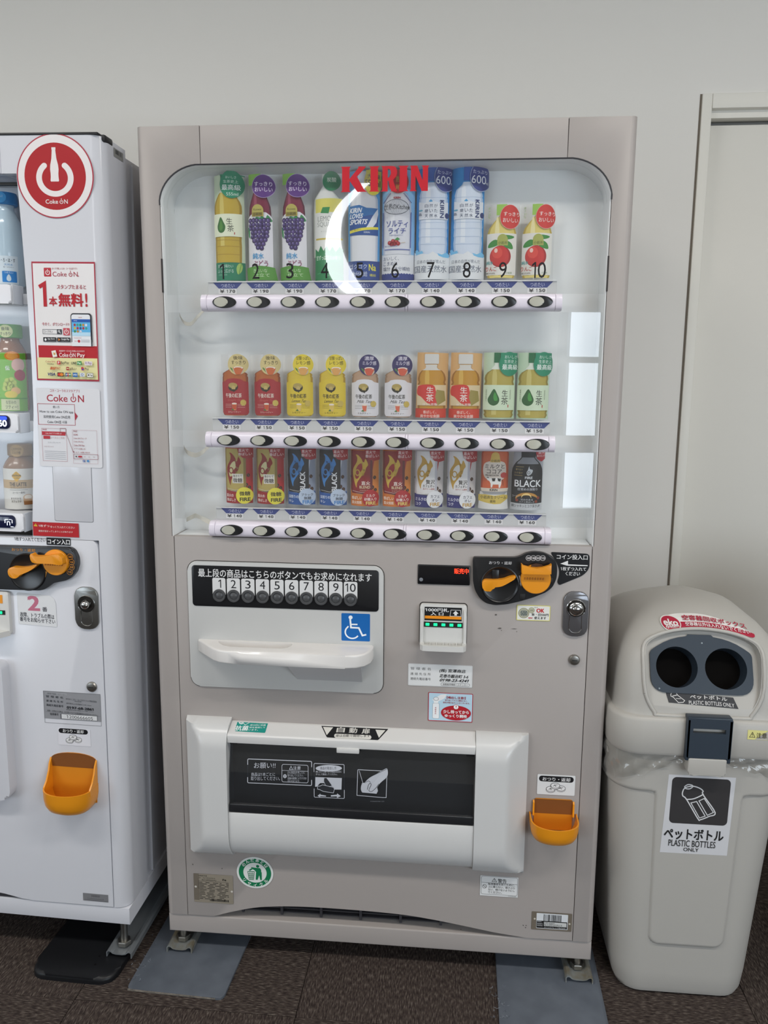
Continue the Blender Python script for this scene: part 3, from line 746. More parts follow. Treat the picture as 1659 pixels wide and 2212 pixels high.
# projecting note tray with ribs
vs = []; tr_p = [(.5955, -.008), (.5965, -.030), (.602, -.037), (.612, -.0385), (.679, -.0385), (.689, -.037), (.6945, -.030), (.6955, -.008)]
rings = [[(x, y, .7985) for x, y in tr_p], [(x, y, .8105) for x, y in tr_p]]
v_, f_ = loft(rings, cap0=True, cap1=False)
inner = [(.604, -.0095), (.605, -.028), (.609, -.0335), (.616, -.035), (.675, -.035), (.682, -.0335), (.6865, -.028), (.687, -.0095)]
b0 = len(v_); v_ += [(x, y, .8105) for x, y in inner]; v_ += [(x, min(y+.001, -.0095), .8045) for x, y in inner]; n = len(inner)
for i in range(n):
    j = (i+1) % n; f_.append((n+i, n+j, b0+j, b0+i)); f_.append((b0+i, b0+j, b0+n+j, b0+n+i))
f_.append(tuple(b0+n+i for i in range(n)))
nt_ = put('note_tray', mesh('note_tray', v_, f_, mat('bill_white', 'd4d3d0')), bs, smooth=.5)
boxes('tray_rib', [(.6165+.0142*i, -.033, .804, .6185+.0142*i, -.0105, .8095) for i in range(5)], mat('bill_white', 'd4d3d0'), bs)
for x in (.5955, .6885): slab('cheek', [(x, .803), (x+.0068, .803), (x+.0068, .870), (x+.003, .885), (x, .885)], -.016, -.008, mat('bill_white', 'd4d3d0'), bs, bev=.0015)

# locks
def lock(par, x0, z0, x1, z1, y, m, ring, world, cyl_z, ball=False):
    o = slab('lock_plate', rounded([(x0, z0+.012), (x0+.012, z0), (x1-.012, z0), (x1, z0+.012), (x1, z1-.012), (x1-.012, z1), (x0+.012, z1), (x0, z1-.012)], .012, 4), y-.005, y+.001, m, par, bev=.002, seg=3, world=world)
    xc = (x0+x1)/2
    key = arc(xc, cyl_z, .0195, .0195, -50, 230, 24) + rrect(xc-.0135, z0+.008, xc+.0135, cyl_z-.016, .012, 6)[13:27]
    pr = P(eps=.0001); path = [(a, b) for a, b in key]
    tube('keyhole_rim', [(a, y-.0052, b) for a, b in path] + [(path[0][0], y-.0052, path[0][1])], .0009, ring, o, 6)
    revolve('lock_well', [(.0185, 0), (.018, .0004), (0, .0004)], mat('well_dark', '3b3835', rough=.25, metal=.8), o, 'Y', (xc, y-.005, cyl_z), 32)
    revolve('lock_cylinder', [(.0155, 0), (.0150, .005), (.012, .008), (.0095, .0085), (.009, .0065), (.0085, .0065), (.008, .010), (.005, .0118), (0, .0122)] if not ball else [(.0105, 0), (.0105, .003), (.0095, .008), (.007, .011), (.004, .0125), (0, .0125)], M_CHROME, o, 'Y', (xc, y-.0052, cyl_z), 32)
    box('key_slit', (xc-.0035, y-.0183, cyl_z-.0012, xc+.0035, y-.0168, cyl_z+.0012), M_BLACKM, o)
    return o
lock(VM, .8995, .8320, .9520, .9305, 0, mat('lock_steel', '86868a', rough=.24, metal=.75), M_CHROME, True, .8938)
def cam_key(par, x, z, y, world, r=.0118):
    o = revolve('key_lock', [(r, 0), (r, .0035), (r-.002, .006), (r*.5, .0068), (0, .0068)], M_STEEL, par, 'Y', (x, y, z), 28, world=world)
    box('key_slit', (x-.0055, y-.0072, z-.0009, x+.0055, y-.006, z+.0009), M_BLACKM, o)
cam_key(VM, .9278, .7787, 0, True)

# stickers on the lower door
def stick(name, rect, px, draw, y=-.0006, par=None, base='dfe0e0', r=0, world=True, label=None, eps=.00006):
    p = sticker_px(rect, px); p.eps = eps
    if base: p.rect(*px, base, r=r)
    draw(p); return p.build(name, par or VM, flat(y), world=world, label=label)
def d(p):
    p.rect(975, 482, 1233, 608, 'd9d27a', r=8); p.rect(981, 488, 1227, 602, 'e6e6e0', r=4)
    p.ell(1030, 548, 42, 42, '8a8a6a'); p.ell(1030, 548, 37, 37, 'b7b6a0'); p.ell(1030, 548, 29, 29, '9a9c90')
    p.text('500', 1005, 530, 1058, 568, '5f6a68', b=.03)
    p.ell(1089, 523, 24, 24, 'a3a384'); p.ell(1089, 523, 19, 19, 'c0bfa8'); p.text('500', 1075, 515, 1104, 532, '86876f', b=.02)
    p.text('OLD', 1108, 494, 1136, 502, '6a6a5a'); p.text('OK', 1127, 507, 1187, 540, 'c4242c', b=.03)
    p.text('新・旧500円', 1092, 545, 1220, 568, '333333', b=.008); p.text('使えます', 1112, 572, 1203, 594, '333333', b=.012); p.text('NEW', 1067, 580, 1099, 591, 'c4242c', b=.03)
stick('coin_sticker', (.8015, .8625, .8727, .8968), (975, 482, 1233, 608), d, base=None)
def d(p):
    p.frame(152, 929, 633, 1108, 2, 'c2c2c2', r=8)
    for t, y in (('管 理 者 名', 955), ('連 絡 先 住 所', 1000), ('連絡先電話番号', 1042)): p.text(t, 166, y, 321, y+23, '5a5a5a')
    p.text('(株) 宮澤商店', 384, 961, 582, 994, '202020', b=.02, shear=.03)
    p.text('花巻市鍛治町 3-6', 386, 1005, 603, 1036, '202020', b=.02, shear=.03); p.text('0198-23-4241', 386, 1044, 602, 1068, '202020', b=.025, shear=.05)
    p.frame(400, 1078, 617, 1104, 2, '6a6a6a', r=11); p.text('自動販売機統一ステッカー', 416, 1083, 603, 1099, '5a5a5a')
stick('contact_sticker', (.5698, .7052, .7110, .7560), (148, 925, 637, 1113), d, r=10)
def d(p):
    p.rect(299, 1144, 640, 1382, 'b0303e', r=8); p.rect(304, 1149, 635, 1376, 'b9d6e6', r=6)
    p.poly([(330, 1205), (395, 1160), (440, 1155), (425, 1190), (380, 1215), (350, 1222)], 'e9e9ea')
    p.rect(334, 1232, 384, 1360, 'eef0f1', r=10); p.ell(359, 1196, 20, 16, 'e9e9ea'); p.ring(359, 1196, 20, 16, 3, '8b8f94')
    p.rect(342, 1212, 376, 1236, 'eef0f1'); p.frame(334, 1232, 384, 1360, 2, '9a9fa6', r=10)
    p.text('炭', 351, 1265, 363, 1277, 'b0303e'); p.text('酸', 351, 1281, 363, 1293, 'b0303e'); p.text('飲', 351, 1297, 363, 1309, 'b0303e'); p.text('料', 351, 1313, 363, 1325, 'b0303e')
    p.text('【噴出し注意!】', 440, 1170, 585, 1192, 'a02632', b=.02); p.text('取り出してすぐに開栓すると、', 428, 1197, 600, 1211, 'a02632', b=.01); p.text('飲料が噴き出すことがございます。', 413, 1216, 617, 1230, 'a02632', b=.01)
    p.ell(513, 1307, 115, 62, 'b01f2c'); p.ell(513, 1257, 21, 21, 'b01f2c'); p.ell(513, 1257, 18, 18, 'f0f0f0'); p.text('!', 510, 1245, 517, 1269, 'b01f2c')
    p.text('少し待ってから', 415, 1283, 612, 1312, 'f2f2f2', b=.025); p.text('ゆっくり開栓', 428, 1318, 598, 1345, 'f2f2f2', b=.025)
stick('opening_caution_sticker', (.6152, .6245, .7133, .6912), (299, 1144, 640, 1382), d, base=None)
def d(p):
    p.ell(641, 1376, 151, 140, 'dfe2df', n=48); p.ell(641, 1376, 134, 124, '16784e', n=48); p.ell(641, 1376, 96, 89, 'dfe2df', n=48)
    p.arctext('のんだあとは', 641, 1376, 113, 155, 25, 34, 'e8ece8', b=.02); p.arctext('リサイクル', 641, 1376, 112, 205, 335, 34, 'e8ece8', b=.02, inside=True)
    G = '16784e'
    p.ell(664, 1317, 13, 13, G); p.poly([(610, 1328), (660, 1332), (682, 1332), (692, 1345), (695, 1400), (672, 1400), (640, 1355), (612, 1338)], G)
    p.poly([(650, 1372), (697, 1368), (697, 1438), (684, 1438), (676, 1395), (662, 1438), (646, 1438)], G)
    p.poly([(590, 1355), (612, 1338), (622, 1346), (600, 1362)], G)
    p.line([(580, 1368), (638, 1365)], 5, G)
    p.line([(582, 1370), (592, 1438), (628, 1438), (636, 1368)], 4, G)
    for t in (.25, .5, .75): p.line([(582+54*t, 1369), (592+36*t, 1438)], 3, G); p.line([(582+10*t, 1370+68*t), (636-8*t, 1368+70*t)], 3, G)
stick('recycling_sticker', (.1722, .1868, .2598, .2672), (490, 1236, 792, 1516), d, base=None)
def d(p):
    p.rect(148, 1378, 190, 1612, '6f675c'); 
    T = '3f3b36'
    rnd = random.Random(3)
    p.text('自動販売機', 190, 1388, 255, 1400, T); p.text('型式', 190, 1408, 205, 1416, T); p.text('FJ-C3PF231PU-E', 225, 1408, 320, 1418, T); p.text('FJ-C3PF231PU', 215, 1424, 330, 1438, T)
    for y in range(1450, 1600, 13):
        xx = 192
        while xx < 425:
            w = rnd.uniform(14, 60); p.rect(xx, y, min(428, xx+w), y+5, T, keep=True); xx += w+rnd.uniform(10, 40)
    p.frame(186, 1440, 425, 1505, 1.5, T); p.text('Fe', 380, 1410, 410, 1428, T, b=.03)
    for k in range(14): p.rect(275+k*11, 1596, 275+k*11+rnd.uniform(3, 8), 1614, '201e1c', keep=True)
    p.ell(163, 1493, 9, 9, 'c9c4bb'); p.ell(453, 1517, 9, 9, 'c9c4bb')
pl = stick('rating_plate', (.0672, .1412, .1624, .2152), (147, 1378, 463, 1630), d, base='8d8577', r=6, eps=.00008)
def d(p):
    p.text('警告', 943, 1202, 1004, 1234, '2c2c2c', b=.012); p.line([(903, 1226), (918, 1200), (935, 1228)], 3, '2c2c2c', closed=True); p.text('!', 917, 1208, 921, 1224, '2c2c2c')
    p.frame(828, 1188, 1080, 1325, 2, '5a5a5a', r=12); p.line([(830, 1236), (1080, 1238)], 2, '5a5a5a')
    p.ring(851, 1266, 15, 15, 3, '5a5a5a'); p.line([(841, 1256), (861, 1276)], 3, '5a5a5a')
    for i, t in enumerate(('転倒事故を防ぐために、', '上に乗らない、揺さぶら', 'ない、傾けないようにし', 'てください。')): p.text(t, 877, 1236+i*21, 1062 if i < 3 else 972, 1253+i*21, '3a3a3a')
    p.text('FCAA0000001', 1018, 1328, 1075, 1333, '6a6a6a')
stick('tipping_warning_sticker', (.7410, .2062, .8270, .2565), (820, 1184, 1085, 1338), d)
def coins(p, s, ox, oy):
    for cx, cy in ((1378, 581), (1308, 590), (1338, 560)):
        c = (ox+cx*s, oy+cy*s)
        p.ell(c[0], c[1]+9*s, 32*s, 22*s, '26262a'); p.ell(c[0], c[1]+8*s, 30*s, 20*s, 'dcdcdc')
        p.ell(c[0], c[1], 32*s, 22*s, '26262a'); p.ell(c[0], c[1], 29*s, 19*s, 'e4e4e4')
        p.line([(c[0]-15*s, c[1]+6*s), (c[0], c[1]-4*s), (c[0]+16*s, c[1]-8*s)], 3*s, '26262a'); p.line([(c[0]-4*s, c[1]-9*s), (c[0]+3*s, c[1]+9*s)], 3*s, '26262a'); p.line([(c[0]-10*s, c[1]-3*s), (c[0]+10*s, c[1]+5*s)], 2*s, '26262a')
def d(p):
    p.rect(1225, 487, 1463, 533, '1b1b1e', r=20); p.text('おつり・返却', 1249, 497, 1440, 527, 'e6e6e6', b=.015); coins(p, 1, 0, 0)
stick('change_sticker', (.8602, .4632, .9428, .5110), (1214, 476, 1474, 638), d, r=8)
def d(p):
    p.rect(1171, 1428, 1452, 1572, '71685c', r=5); p.rect(1205, 1438, 1424, 1560, 'd9dcdf', r=4)
    rnd = random.Random(5); xx = 1254
    while xx < 1376:
        w = rnd.choice((1.5, 2.5, 4, 5.5)); p.rect(xx, 1446, xx+w, 1504, '2f2f38', keep=True); xx += w+rnd.choice((1.5, 2.5, 3.5))
    p.rect(1207, 1498, 1420, 1556, '1d1c1c'); p.rect(1258, 1505, 1415, 1538, 'c9cac8')
    p.text('自販機No.', 1211, 1500, 1244, 1509, 'cfcfcf'); p.text('管理先', 1211, 1517, 1250, 1527, 'cfcfcf'); p.text('管理者', 1211, 1531, 1250, 1541, 'cfcfcf')
    p.text('131-0331', 1260, 1507, 1330, 1519, '3a3a3a'); p.text('FJ-C3PF231PU-E', 1260, 1522, 1385, 1535, '3a3a3a'); p.text('キリンビバレッジ株式会社', 1262, 1542, 1410, 1553, 'cfcfcf')
    for x, y in ((1192, 1484), (1436, 1508)): p.ell(x, y, 7, 7, 'cfc8bb')
stick('asset_plate', (.8603, .1290, .9510, .1742), (1171, 1428, 1452, 1572), d, base=None, eps=.00008)
# scuffs on the paint
p = P(eps=.0001)
for (a, b, w, h) in ((.7665, .843, .005, .0016), (.797, .843, .008, .0007), (.7575, .873, .003, .002), (.8032, .8370, .0012, .0012), (.7705, .8385, .0014, .001)): p.poly(rounded([(a-w, b-h*.4), (a, b+h), (a+w, b+h*.3), (a+w*.2, b-h)], .001, 2), '5f5a57', keep=True)
for (a, b) in ((.700, .116), (.842, .137), (.8485, .1372), (.8475, .1318), (.066, .238), (.137, .232)): p.ell(a, b, .0011, .0011, '2a2624', n=8, keep=True)
p.build('scuff_mark', VM, flat(-.0004), world=True)

# ------------------------------------------------------------------ grey machine: delivery port, coin cup, feet
M_CAP = mat('port_white', 'cfcfce', rough=.28, spec=.45)
def relief(name, x0, x1, z0, z1, depth, m, par, nx=20, nz=44, world=True):
    """closed moulding standing off the door: depth(x, z) in metres"""
    vs, fs = [], []
    for j in range(nz+1):
        for i in range(nx+1):
            x, z = x0+(x1-x0)*i/nx, z0+(z1-z0)*j/nz; vs.append((x, -max(depth(x, z), .0003), z))
    W_ = nx+1
    for j in range(nz):
        for i in range(nx): a = j*W_+i; fs.append((a, a+1, a+W_+1, a+W_))
    rimv = [i for i in range(W_)] + [j*W_+nx for j in range(1, nz+1)] + [nz*W_+i for i in range(nx-1, -1, -1)] + [j*W_ for j in range(nz-1, 0, -1)]
    b = len(vs); vs += [(vs[i][0], .001, vs[i][2]) for i in rimv]; n = len(rimv)
    for i in range(n): fs.append((rimv[i], b+i, b+(i+1) % n, rimv[(i+1) % n]))
    bm = bmesh.new(); bv = [bm.verts.new(v) for v in vs]
    for f in fs: bm.faces.new([bv[i] for i in f])
    return put(name, bm_mesh(name, bm, m), par, world, .75)
def sm(t): t = max(0, min(1, t)); return t*t*(3-2*t)
def pf(z):      # protrusion of the end caps over the height
    zt, zb = .6115, .2740
    up = max(0, (zt-z)); dn = max(0, z-zb)
    return .052*min(1, (1-max(0, 1-up/.055)**2)**.5 if up < .055 else 1)*min(1, (1-max(0, 1-dn/.085)**2.2)**.6 if dn < .085 else 1)
def chamfer(t): return .058*(1-max(0, 1-t/.045)**1.8)
def softmin(a, b, k=.006):
    h = max(0, min(1, .5+.5*(b-a)/k)); return b*(1-h)+a*h - k*h*(1-h)
LX0, LX1, RX0, RX1 = .0655, .1700, .7215, .8370
portR = relief('port_end_cap', LX0, LX1, .2740, .6115, lambda x, z: softmin(pf(z), .008+(x-LX0)*1.0), M_CAP, VM)
relief('port_end_cap', RX0, RX1, .2720, .6060, lambda x, z: softmin(pf(z+.003), .008+(RX1-x)*.95), M_CAP, VM)
# top beam: sloping upper facet and lighter lower facet
M_BEAM = mat('beam_white', 'd6d5d3', rough=.32)
def beamd(x, z): return .006 + .040*sm((.6045-z)/.035) if z > .566 else .046 - (.566-z)*.18
bmf = [(.0005, .6045), (-.006, .6035), (-.0405, .5905), (-.0440, .5870), (-.0440, .5700), (.0, .5700)]
def prism_x(name, prof, x0, x1, m, par, world=True, smooth=.5, bev=0):
    vs = [(x0, y, z) for y, z in prof] + [(x1, y, z) for y, z in prof]; n = len(prof)
    bm = bmesh.new(); bv = [bm.verts.new(v) for v in vs]
    bm.faces.new(bv[:n]); bm.faces.new(bv[n:][::-1])
    for i in range(n): bm.faces.new((bv[i], bv[n+i], bv[n+(i+1) % n], bv[(i+1) % n]))
    if bev: bmesh.ops.bevel(bm, geom=bm.edges[:], offset=bev, segments=2, profile=.5, affect='EDGES', clamp_overlap=True)
    return put(name, bm_mesh(name, bm, m), par, world, smooth)
beam = prism_x('port_top_beam', bmf, LX1+.0005, RX0-.0005, M_BEAM, VM, bev=.0012)
flp = [(.0005, .4030), (-.046, .4035), (-.0475, .4010)] + [(-.0475+.043*(1-math.cos(math.radians(a)))*.98, .352-.068*math.sin(math.radians(a))) for a in range(0, 91, 9)] + [(.0005, .284)]
prism_x('port_lower_flap', flp, LX1+.0005, RX0-.0005, M_CAP, VM, smooth=.8)
# recess and smoked door
M_DARK = mat('port_interior', '3c3e42', rough=.55)
boxes('port_recess', [(LX1, .16, .39, RX0, .165, .585), (LX1, .001, .39, LX1+.003, .16, .585), (RX0-.003, .001, .39, RX0, .16, .585), (LX1, .001, .385, RX0, .16, .39), (LX1, .001, .582, RX0, .16, .585)], M_DARK, VM, world=True)
for (b) in ((LX1+.004, .06, .40, RX0-.004, .065, .412), (LX1+.004, .10, .44, RX0-.004, .12, .452), (LX1+.004, .05, .49, RX0-.004, .055, .503)): box('chute_bar', b, mat('chute_grey', '4a4c50', rough=.45), VM, bev=.002, world=True)
vs = []; ns = 12
for i in range(ns+1):
    t = i/ns; z = .412 + (.5705-.412)*t; y = -.040 + .024*t**1.6 - .006*math.sin(math.pi*t)
    for j in range(11): vs.append((LX1+.003+(RX0-LX1-.006)*j/10, y, z))
smd = put('port_door', mesh('port_door', vs, [(r*11+c, r*11+c+1, r*11+c+12, r*11+c+11) for r in range(ns) for c in range(10)], sheet('smoked_door', '7a7e82', ior=1.45, haze=.10, gloss=.05, gain=1.3, hazecol='6c7076')), VM, True, 3.2)
def dy(z): t = (z-.412)/(.5705-.412); t = max(0, min(1, t)); return -.040 + .024*t**1.6 - .006*math.sin(math.pi*t)
prism_x('door_lip', [(-.0455, .4045), (-.0455, .4235), (-.0400, .4265), (-.036, .416), (-.036, .4045)], LX1+.002, RX0-.002, mat('lip_black', '222326', rough=.3), smd, world=False, bev=.001)
box('door_pull', (.4170, -.047, .5600, .4670, -.038, .5715), M_BEAM, smd, bev=.0015)
boxes('hinge_block', [(LX1+.003, -.03, .561, LX1+.02, -.018, .5705), (RX0-.02, -.03, .559, RX0-.003, -.018, .5705)], M_BLACKM, smd)
# white print on the smoked door; crop (380,1520)-(820,1980), 3.77 per px
def hx(px, py):
    X_, Y_ = 380+px/3.7705, 1520+py/3.7696
    return fr(.1674+.001053*(X_-500)+.000029*(Y_-1603), .5506-.001119*(Y_-1603)+.0000552*(X_-500), .036)
p = P(eps=.0001); Wp = 'b9bcc4'
def L_(pts, w, cl=False, m=Wp): p.line([hx(*q) for q in pts], w*.00027, m, closed=cl, keep=m == Wp)
def Tx(st, a, b, c, d_, bo=.0, m=Wp): A, B = hx(a, b), hx(c, d_); C_ = hx(c, b); p.text(st, A[0], A[1], B[0], B[1]+(A[1]-C_[1]), m, b=bo, slope=(C_[1]-A[1])/(B[0]-A[0]))
def RR(x0, y0, x1, y1, r, sl=.04): return [(x, y+(x-x0)*sl) for x, y in rrect(x0, y0, x1, y1, r, 3)]
L_(RR(576, 460, 1108, 640, 8), 6, True); Tx('お願い!!', 630, 488, 808, 530, .0)
Tx('商品は1本ごとに', 607, 561, 806, 588); Tx('取り出してください。', 604, 590, 846, 621)
L_(RR(862, 500, 1080, 632, 14), 4, True); L_([(864, 545), (1080, 553)], 3); Tx('注意', 956, 514, 1018, 541, .01); L_([(925, 538), (938, 514), (952, 539)], 4, True)
for i, t in enumerate(('びん商品は1本ごとに', '取り出してください。', '容器の破損によりケガの', '恐れがあります。')): Tx(t, 910, 551+i*22, (1052, 1040, 1066, 1012)[i], 570+i*22)
q = [hx(*q) for q in ell(888, 588, 15, 15, 16)]; p.poly(q, Wp, keep=True); Tx('!', 885, 580, 891, 598, .02, '2a2c30')
L_(RR(1128, 494, 1376, 752, 8), 5, True); p.poly([hx(*q) for q in ell(1250, 530, 108, 24, 30)], Wp, keep=True); Tx('商品の取出し方', 1180, 518, 1312, 540, .0, '33363b')
Tx('横になって出てきた商品は左右に', 1143, 547, 1355, 562, .01); Tx('ずらして取出してください。', 1143, 566, 1320, 581, .01)
p.poly([hx(*q) for q in [(1140, 594), (1358, 602), (1354, 690), (1290, 690), (1260, 640), (1180, 640), (1150, 668), (1138, 668)]], Wp, keep=True)
bt = [(1158, 662), (1176, 662), (1200, 652), (1290, 672), (1296, 686), (1288, 716), (1205, 704), (1176, 690), (1158, 686)]
p.poly([hx(*q) for q in bt], '2c2e33', keep=False); L_(bt, 3, True)
b2 = [(1212, 600), (1232, 598), (1250, 620), (1276, 655), (1262, 668), (1222, 655), (1210, 625)]
p.poly([hx(*q) for q in b2], '2c2e33', keep=False); L_(b2, 2.5, True)
p.poly([hx(*q) for q in [(1156, 740), (1180, 722), (1180, 730), (1226, 738), (1226, 746), (1178, 744), (1176, 752)]], Wp, keep=True)
p.poly([hx(*q) for q in [(1348, 742), (1318, 720), (1316, 730), (1266, 734), (1266, 746), (1314, 744), (1316, 756)]], Wp, keep=True)
# hand drawing
L_([(1488, 540), (1480, 735), (1690, 752)], 5); L_([(1490, 540), (1720, 552)], 5); L_([(1500, 548), (1530, 640), (1560, 640)], 4)
L_([(1726, 552), (1718, 752), (1690, 752)], 5)
p.poly([hx(*q) for q in [(1520, 640), (1640, 650), (1652, 700), (1640, 722), (1520, 712), (1510, 680)]], Wp, keep=True)
p.poly([hx(*q) for q in smoothline([(1545, 632), (1580, 600), (1630, 575), (1700, 540), (1728, 535), (1728, 590), (1670, 640), (1630, 690), (1600, 706), (1572, 700), (1580, 655), (1560, 645)], 4, True)], Wp, keep=False)
L_(smoothline([(1565, 690), (1575, 655), (1590, 640), (1596, 655), (1578, 695), (1600, 704), (1632, 680), (1660, 645)], 4), 4, False, '33363b')
L_([(1548, 634), (1578, 622), (1592, 634)], 3, False, '33363b'); L_(smoothline([(1522, 642), (1514, 660), (1512, 690), (1522, 712)], 4), 3, False, '33363b'); L_(smoothline([(1545, 632), (1580, 600), (1630, 575), (1726, 535)], 4), 3, False, '33363b'); L_(bt, 4, True); L_(b2, 3, True)
Tx('FCAA0101081 C01', 1590, 778, 1700, 786, .0, '7c7f86')
p.build('door_lettering', smd, lambda u, v, d: (u, dy(v)-.0006-d, v))
# stickers on the sloping beam face
def BY(v):
    k = [(.6045, 0), (.6035, -.006), (.5905, -.0405), (.5870, -.0440), (.57, -.0440)]
    for (a, b), (c, e) in zip(k, k[1:]):
        if v >= c: return b + (e-b)*min(1, max(0, (a-v)/(a-c)))
    return -.044
def beam_fn(u, v, d):
    y = BY(v); return (u, y-.0009-d, v)
p = P(eps=.0001); TE = '1b8f83'
def bx(px, py):
    X_, Y_ = 380+px/3.7705, 1520+py/3.7696
    x0, z0 = .1805+(X_-511)*.001066, .6051-(Y_-1555)*.00107+(X_-511)*.0000475
    d = max(.0062, min(.0400, (z0-.60576)/((z0-CZ)/1.66277-.3768)))
    return (fr(x0, z0, d)[0], .60576-.3768*d)
def BT(st, a, b, c, d_, m, bo=0.): A, B, C_ = bx(a, b), bx(c, d_), bx(c, b); p.text(st, A[0], A[1], B[0], B[1]+(A[1]-C_[1]), m, b=bo, slope=(C_[1]-A[1])/(B[0]-A[0]))
p.poly([bx(*q) for q in rounded([(503, 132), (754, 146), (727, 240), (478, 226)], 8, 3)], TE)
p.poly([bx(*q) for q in ell(533, 152, 20, 15, 20)], 'dfe9e7'); BT('抗', 523, 144, 543, 160, TE, .02); BT('抗菌', 492, 178, 584, 222, 'f0f4f3', .02)
p.line([bx(552, 160), bx(566, 172), bx(600, 146)], .0006, 'dfe9e7')
for i, t in enumerate(('この自販機は', '部分的に抗菌', '材を使用して', 'います。')): BT(t, 616-i*7, 146+i*20, (738, 732, 727, 668)[i], 160+i*20, 'e4efed', .01)
p.build('antibacterial_sticker', beam, beam_fn)
p = P(eps=.0001)
p.poly([bx(*q) for q in rounded([(1183, 174), (1722, 201), (1640, 296), (1228, 275)], 8, 3)], '17181b')
p.poly([bx(*q) for q in [(1198, 187), (1280, 190), (1228, 256)]], 'd8d6d0'); p.poly([bx(*q) for q in [(1618, 208), (1698, 212), (1646, 276)]], 'd8d6d0')
for st, a in (('自', 1312), ('動', 1412), ('扉', 1513)): BT(st, a, 188+(a-1312)*.05, a+58, 232+(a-1312)*.05, 'd8d6d0', .015)
p.poly([bx(*q) for q in RR(1288, 242, 1586, 278, 17, .04)], 'd8d6d0'); BT('扉は自動で開閉します', 1302, 247, 1574, 270, '1c1c1c', .01)
p.build('automatic_door_sticker', beam, beam_fn)

# coin return cup
def coin_cup(par, xc, z_rim, hw, dep, hgt, y, arch_top, open_z, world):
    """U-shaped scoop with thickness standing off the door, and its opening above"""
    def U(h, dd, n=18): 
        a = [(-h, 0.0)] + [(-h, -dd*.35)] ; r = []
        for i in range(n+1):
            t = math.pi*i/n; r.append((-h*math.cos(t)*(1), -dd*.35-dd*.65*math.sin(t)**.75))
        return [(-h, .002)] + r + [(h, .002)]
    outs, ins = [], []
    levels = [(0, 1.0), (-.35, .985), (-.6, .95), (-.8, .86), (-.93, .70), (-1, .48)]
    for lz, k in levels: outs.append([(xc+u*k if lz < -.5 else xc+u*(1-.02*abs(lz)), y+v*k, z_rim+lz*hgt) for u, v in U(hw, dep)])
    t = .0028
    for lz, k in levels: ins.append([(xc+u*(k if lz < -.5 else 1), y+v*k, z_rim+lz*hgt*.9) for u, v in U(hw-t, dep-t)])
    rings = outs[::-1] + ins
    vs, fs = loft(rings, close=False, cap0=True, cap1=True)
    bm = bmesh.new(); bv = [bm.verts.new(v) for v in vs]
    for f in fs:
        try: bm.faces.new([bv[i] for i in f])
        except ValueError: pass
    cup = put('coin_return_cup', bm_mesh('coin_return_cup', bm, M_ORANGE), par, world, .9)
    ow = hw*(.93 if arch_top else .80)
    # raised side cheeks and back wall of the opening
    zt = open_z
    if arch_top: top = [(xc+ow*1.02*math.cos(math.radians(a)), zt-.016+.016*math.sin(math.radians(a))) for a in range(0, 181, 15)]
    else: top = rounded([(xc+ow, zt-.012), (xc+ow, zt), (xc-ow, zt), (xc-ow, zt-.012)], [0, .008, .008, 0], 4)
    slab('cup_back', [(xc-ow, z_rim-hgt*.8)] + [(xc+ow, z_rim-hgt*.8)] + top, y-.0010, y+.0005, mat('cup_back_orange', 'd2861e', rough=.4), cup)  # plain orange back of the opening
    slab('cup_slot', [(xc-ow*.98, zt-.035)] + [(xc+ow*.98, zt-.035)] + [(a, min(b, zt-.001)) for a, b in top], y-.0016, y-.0008, mat('flap_shade_brown', '7c4a1c', rough=.5), cup)  # brown flap, the shade of the upper opening put into its colour
    for s in (-1, 1):
        xa = xc+s*ow; xb = xc+s*(ow+.0035)
        if arch_top:
            v = [(y-.001, zt-.014), (y-.010, zt-.026), (y-.015, z_rim+.030), (y-.026, z_rim+.012), (y-dep*.55, z_rim+.001), (y-dep*.55, z_rim-.012), (y-.001, z_rim-.016)]
        else: v = [(y-.001, zt-.004), (y-.006, zt-.008), (y-.008, z_rim-.004), (y-.001, z_rim-.006)]
        vs = [(xa, a, b) for a, b in v] + [(xb, a, b) for a, b in v]; n = len(v)
        put('cup_cheek', mesh('cup_cheek', vs, [tuple(range(n)), tuple(range(2*n-1, n-1, -1))] + [(i, (i+1) % n, n+(i+1) % n, n+i) for i in range(n)], M_ORANGE), cup, smooth=.5)
    return cup
coin_cup(VM, .8975, .4200, .0525, .074, .050, -.001, False, .4540, True)

# feet: levelling bolts standing in folded steel brackets
M_BRK = mat('bracket_zinc', '8f9698', rough=.4, metal=.35, noise=.8, nscale=35, ncol='7a6a48')
def foot(par, x, ztop, zb, yb, world, m=None, yfront=-.012, ylen=.70):
    f = revolve('levelling_foot', [(0, zb+.006), (.0085, zb+.006), (.0085, ztop), (0, ztop)], M_STEEL, par, 'Z', (x, yb, 0), 20, world=world)
    revolve('foot_nut', [(0, zb+.012), (.0155, zb+.012), (.0165, zb+.014), (.0165, zb+.022), (.0155, zb+.024), (0, zb+.024)], M_STEEL, f, 'Z', (x, yb, 0), 6, smooth=None)
    w = .031; t = .0022
    pr = [(-w, zb), (-w, zb+.012), (-w+.004, zb+.016), (-w+.010, zb+.0155), (-w+.016, zb+.0105), (-.008, zb+.009), (.008, zb+.009), (w-.016, zb+.0105), (w-.010, zb+.0155), (w-.004, zb+.016), (w, zb+.012), (w, zb)]
    L1 = [Vector(q) for q in pr]; offs = []
    for i, q in enumerate(L1):
        a, b = L1[max(0, i-1)], L1[min(len(L1)-1, i+1)]; d_ = (b-a).normalized(); offs.append(q + Vector((d_.y, -d_.x))*t)
    lp_ = [tuple(q) for q in L1] + [tuple(q) for q in offs[::-1]]
    slab('foot_bracket', [(x+a, b) for a, b in lp_], yfront, ylen, m or M_BRK, par, world=world, smooth=.4)
